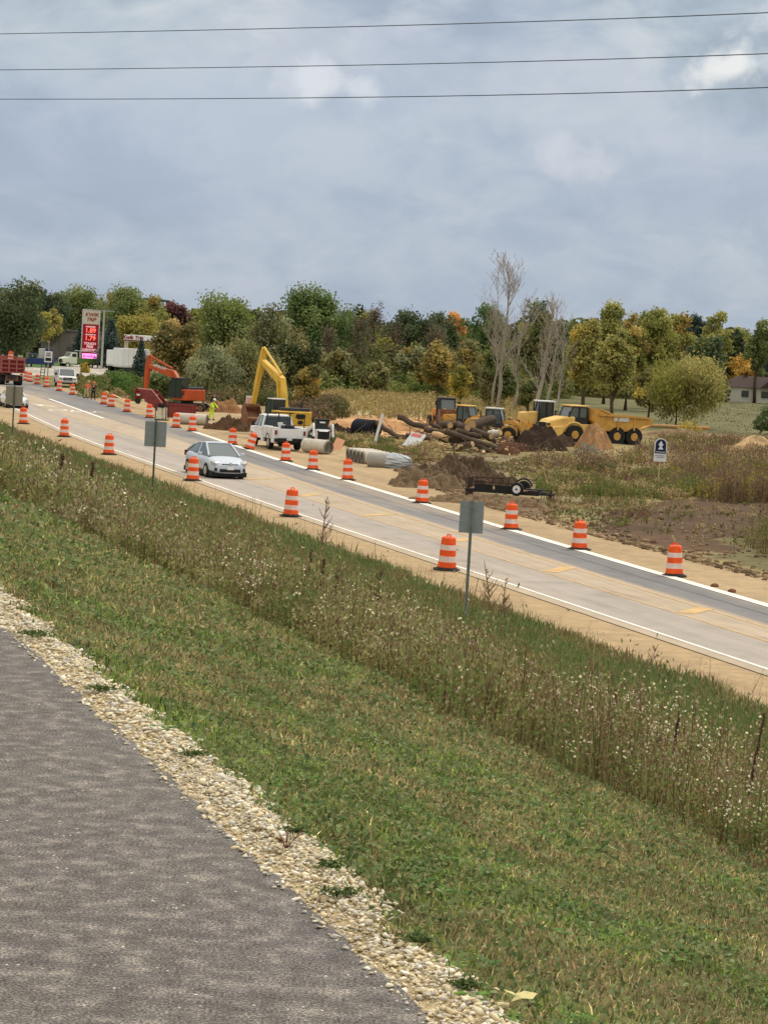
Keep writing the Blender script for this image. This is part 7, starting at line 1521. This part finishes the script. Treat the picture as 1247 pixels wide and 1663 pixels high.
stalk('forked dark stalk among the white flowers', 885, 1150, 20, .6, mt_stk, 'branch', -.05, 13)
stalk('upright dark stalk with seed head right of the forked one', 990, 1190, 19, .60, mt_stk, 'spike', .03, 14)
stalk('short dark seed stalk among white flowers near the right', 1090, 1200, 17.5, .62, mt_stk, 'spike', .04, 15)
# dead twiggy tuft and a big withered leaf on the gravel
p = xy(7.4, 2.0); root = thing('withered_weed', 'small reddish withered weed standing on the gravel', 'weed', (p[0], p[1], 5.97)); b = MB(); rr = random.Random(3)
for i in range(9): a = rr.uniform(0, 6.28); b.tube([(0, 0, 0), (.02 * math.cos(a), .02 * math.sin(a), .03), (.05 * math.cos(a), .05 * math.sin(a), rr.uniform(.04, .075))], [.0022, .0016, .001], 4)
b.build('stems', M('reddish_stem', srgb(112, 72, 58), .9), root)
root = thing('withered_leaf', 'pale yellow withered leaf at the gravel edge near the bottom', 'leaf', tuple(xy(5.6, 2.14)) + (5.985,), R(30)); V = []; rl = MB(); rl.add([(-.05, 0, 0), (-.02, -.022, .012), (.02, -.026, .008), (.055, 0, .016), (.02, .026, .02), (-.02, .02, .016)], [(0, 1, 2, 3, 4, 5)]); rl.add([(-.02, .0, .01), (-.05, .03, .02), (-.045, .06, .02), (-.01, .055, .012)], [(0, 1, 2, 3)]); o = rl.build('blade', M('pale_leaf', srgb(196, 186, 130), .8, var=.15, scale=30), root)
o.modifiers.new('t', 'SOLIDIFY').thickness = .001; root.scale = (.72, .72, .9)
for i, (s_, t_, sc_) in enumerate(((6.75, 2.0, 1), (7.1, 2.06, .8), (6.2, 2.06, .8), (9.0, 2.05, 1), (10.6, 2.0, 1.2), (5.75, 2.04, .7), (7.6, 2.08, .7), (12.4, 1.97, 1.6))):
    x, y = xy(s_, t_); n_ = 170; C_ = np.stack([rng.normal(0, .032, n_) * sc_, rng.normal(0, .022, n_) * sc_, np.abs(rng.normal(0, .009, n_)) + .008], 1)
    o = np_mesh('gravel_weed', leaves(C_, unit(rng.normal(size=(n_, 3)) * .6 + np.array((0, 0, 1))), rng.uniform(.006, .012, n_) * sc_ ** .5, 2.2), 4, mt_leaf, np.repeat(pick([srgb(74, 92, 50), srgb(92, 108, 60), srgb(60, 76, 44)], n_), 4, 0)); o.location = (x, y, 5.975)
    tag(o, ['low green weed on the gravel, middle of three close together', 'low green weed on the gravel just above the middle one', 'low green weed on the gravel nearest the path bottom', 'green tuft reaching onto the gravel above the withered weed', 'green tuft on the gravel a third of the way from the left edge', 'small green weed at the lowest part of the gravel', 'small green weed beside the reddish withered one', 'green clump on the gravel near the left edge'][i], 'weed', 'weeds growing in the gravel')
# two dark stones by the far kerb
for px, py, lab in ((1160, 953, 'dark stone beside the far kerb, left of a browner one'), (1188, 962, 'brown stone beside the far kerb near the right edge')):
    p = at(px, py); b = MB(); rr = random.Random(px); b.loft([[(r_ * math.cos(a) * rr.uniform(.9, 1.1), r_ * .6 * math.sin(a), z) for a in np.linspace(0, 6.28, 9)[:-1]] for r_, z in ((.13, 0), (.15, .04), (.12, .09), (.05, .12))]); o = b.build('stone', mt_rust, bevel=.01); o.location = p; tag(o, lab, 'stone')
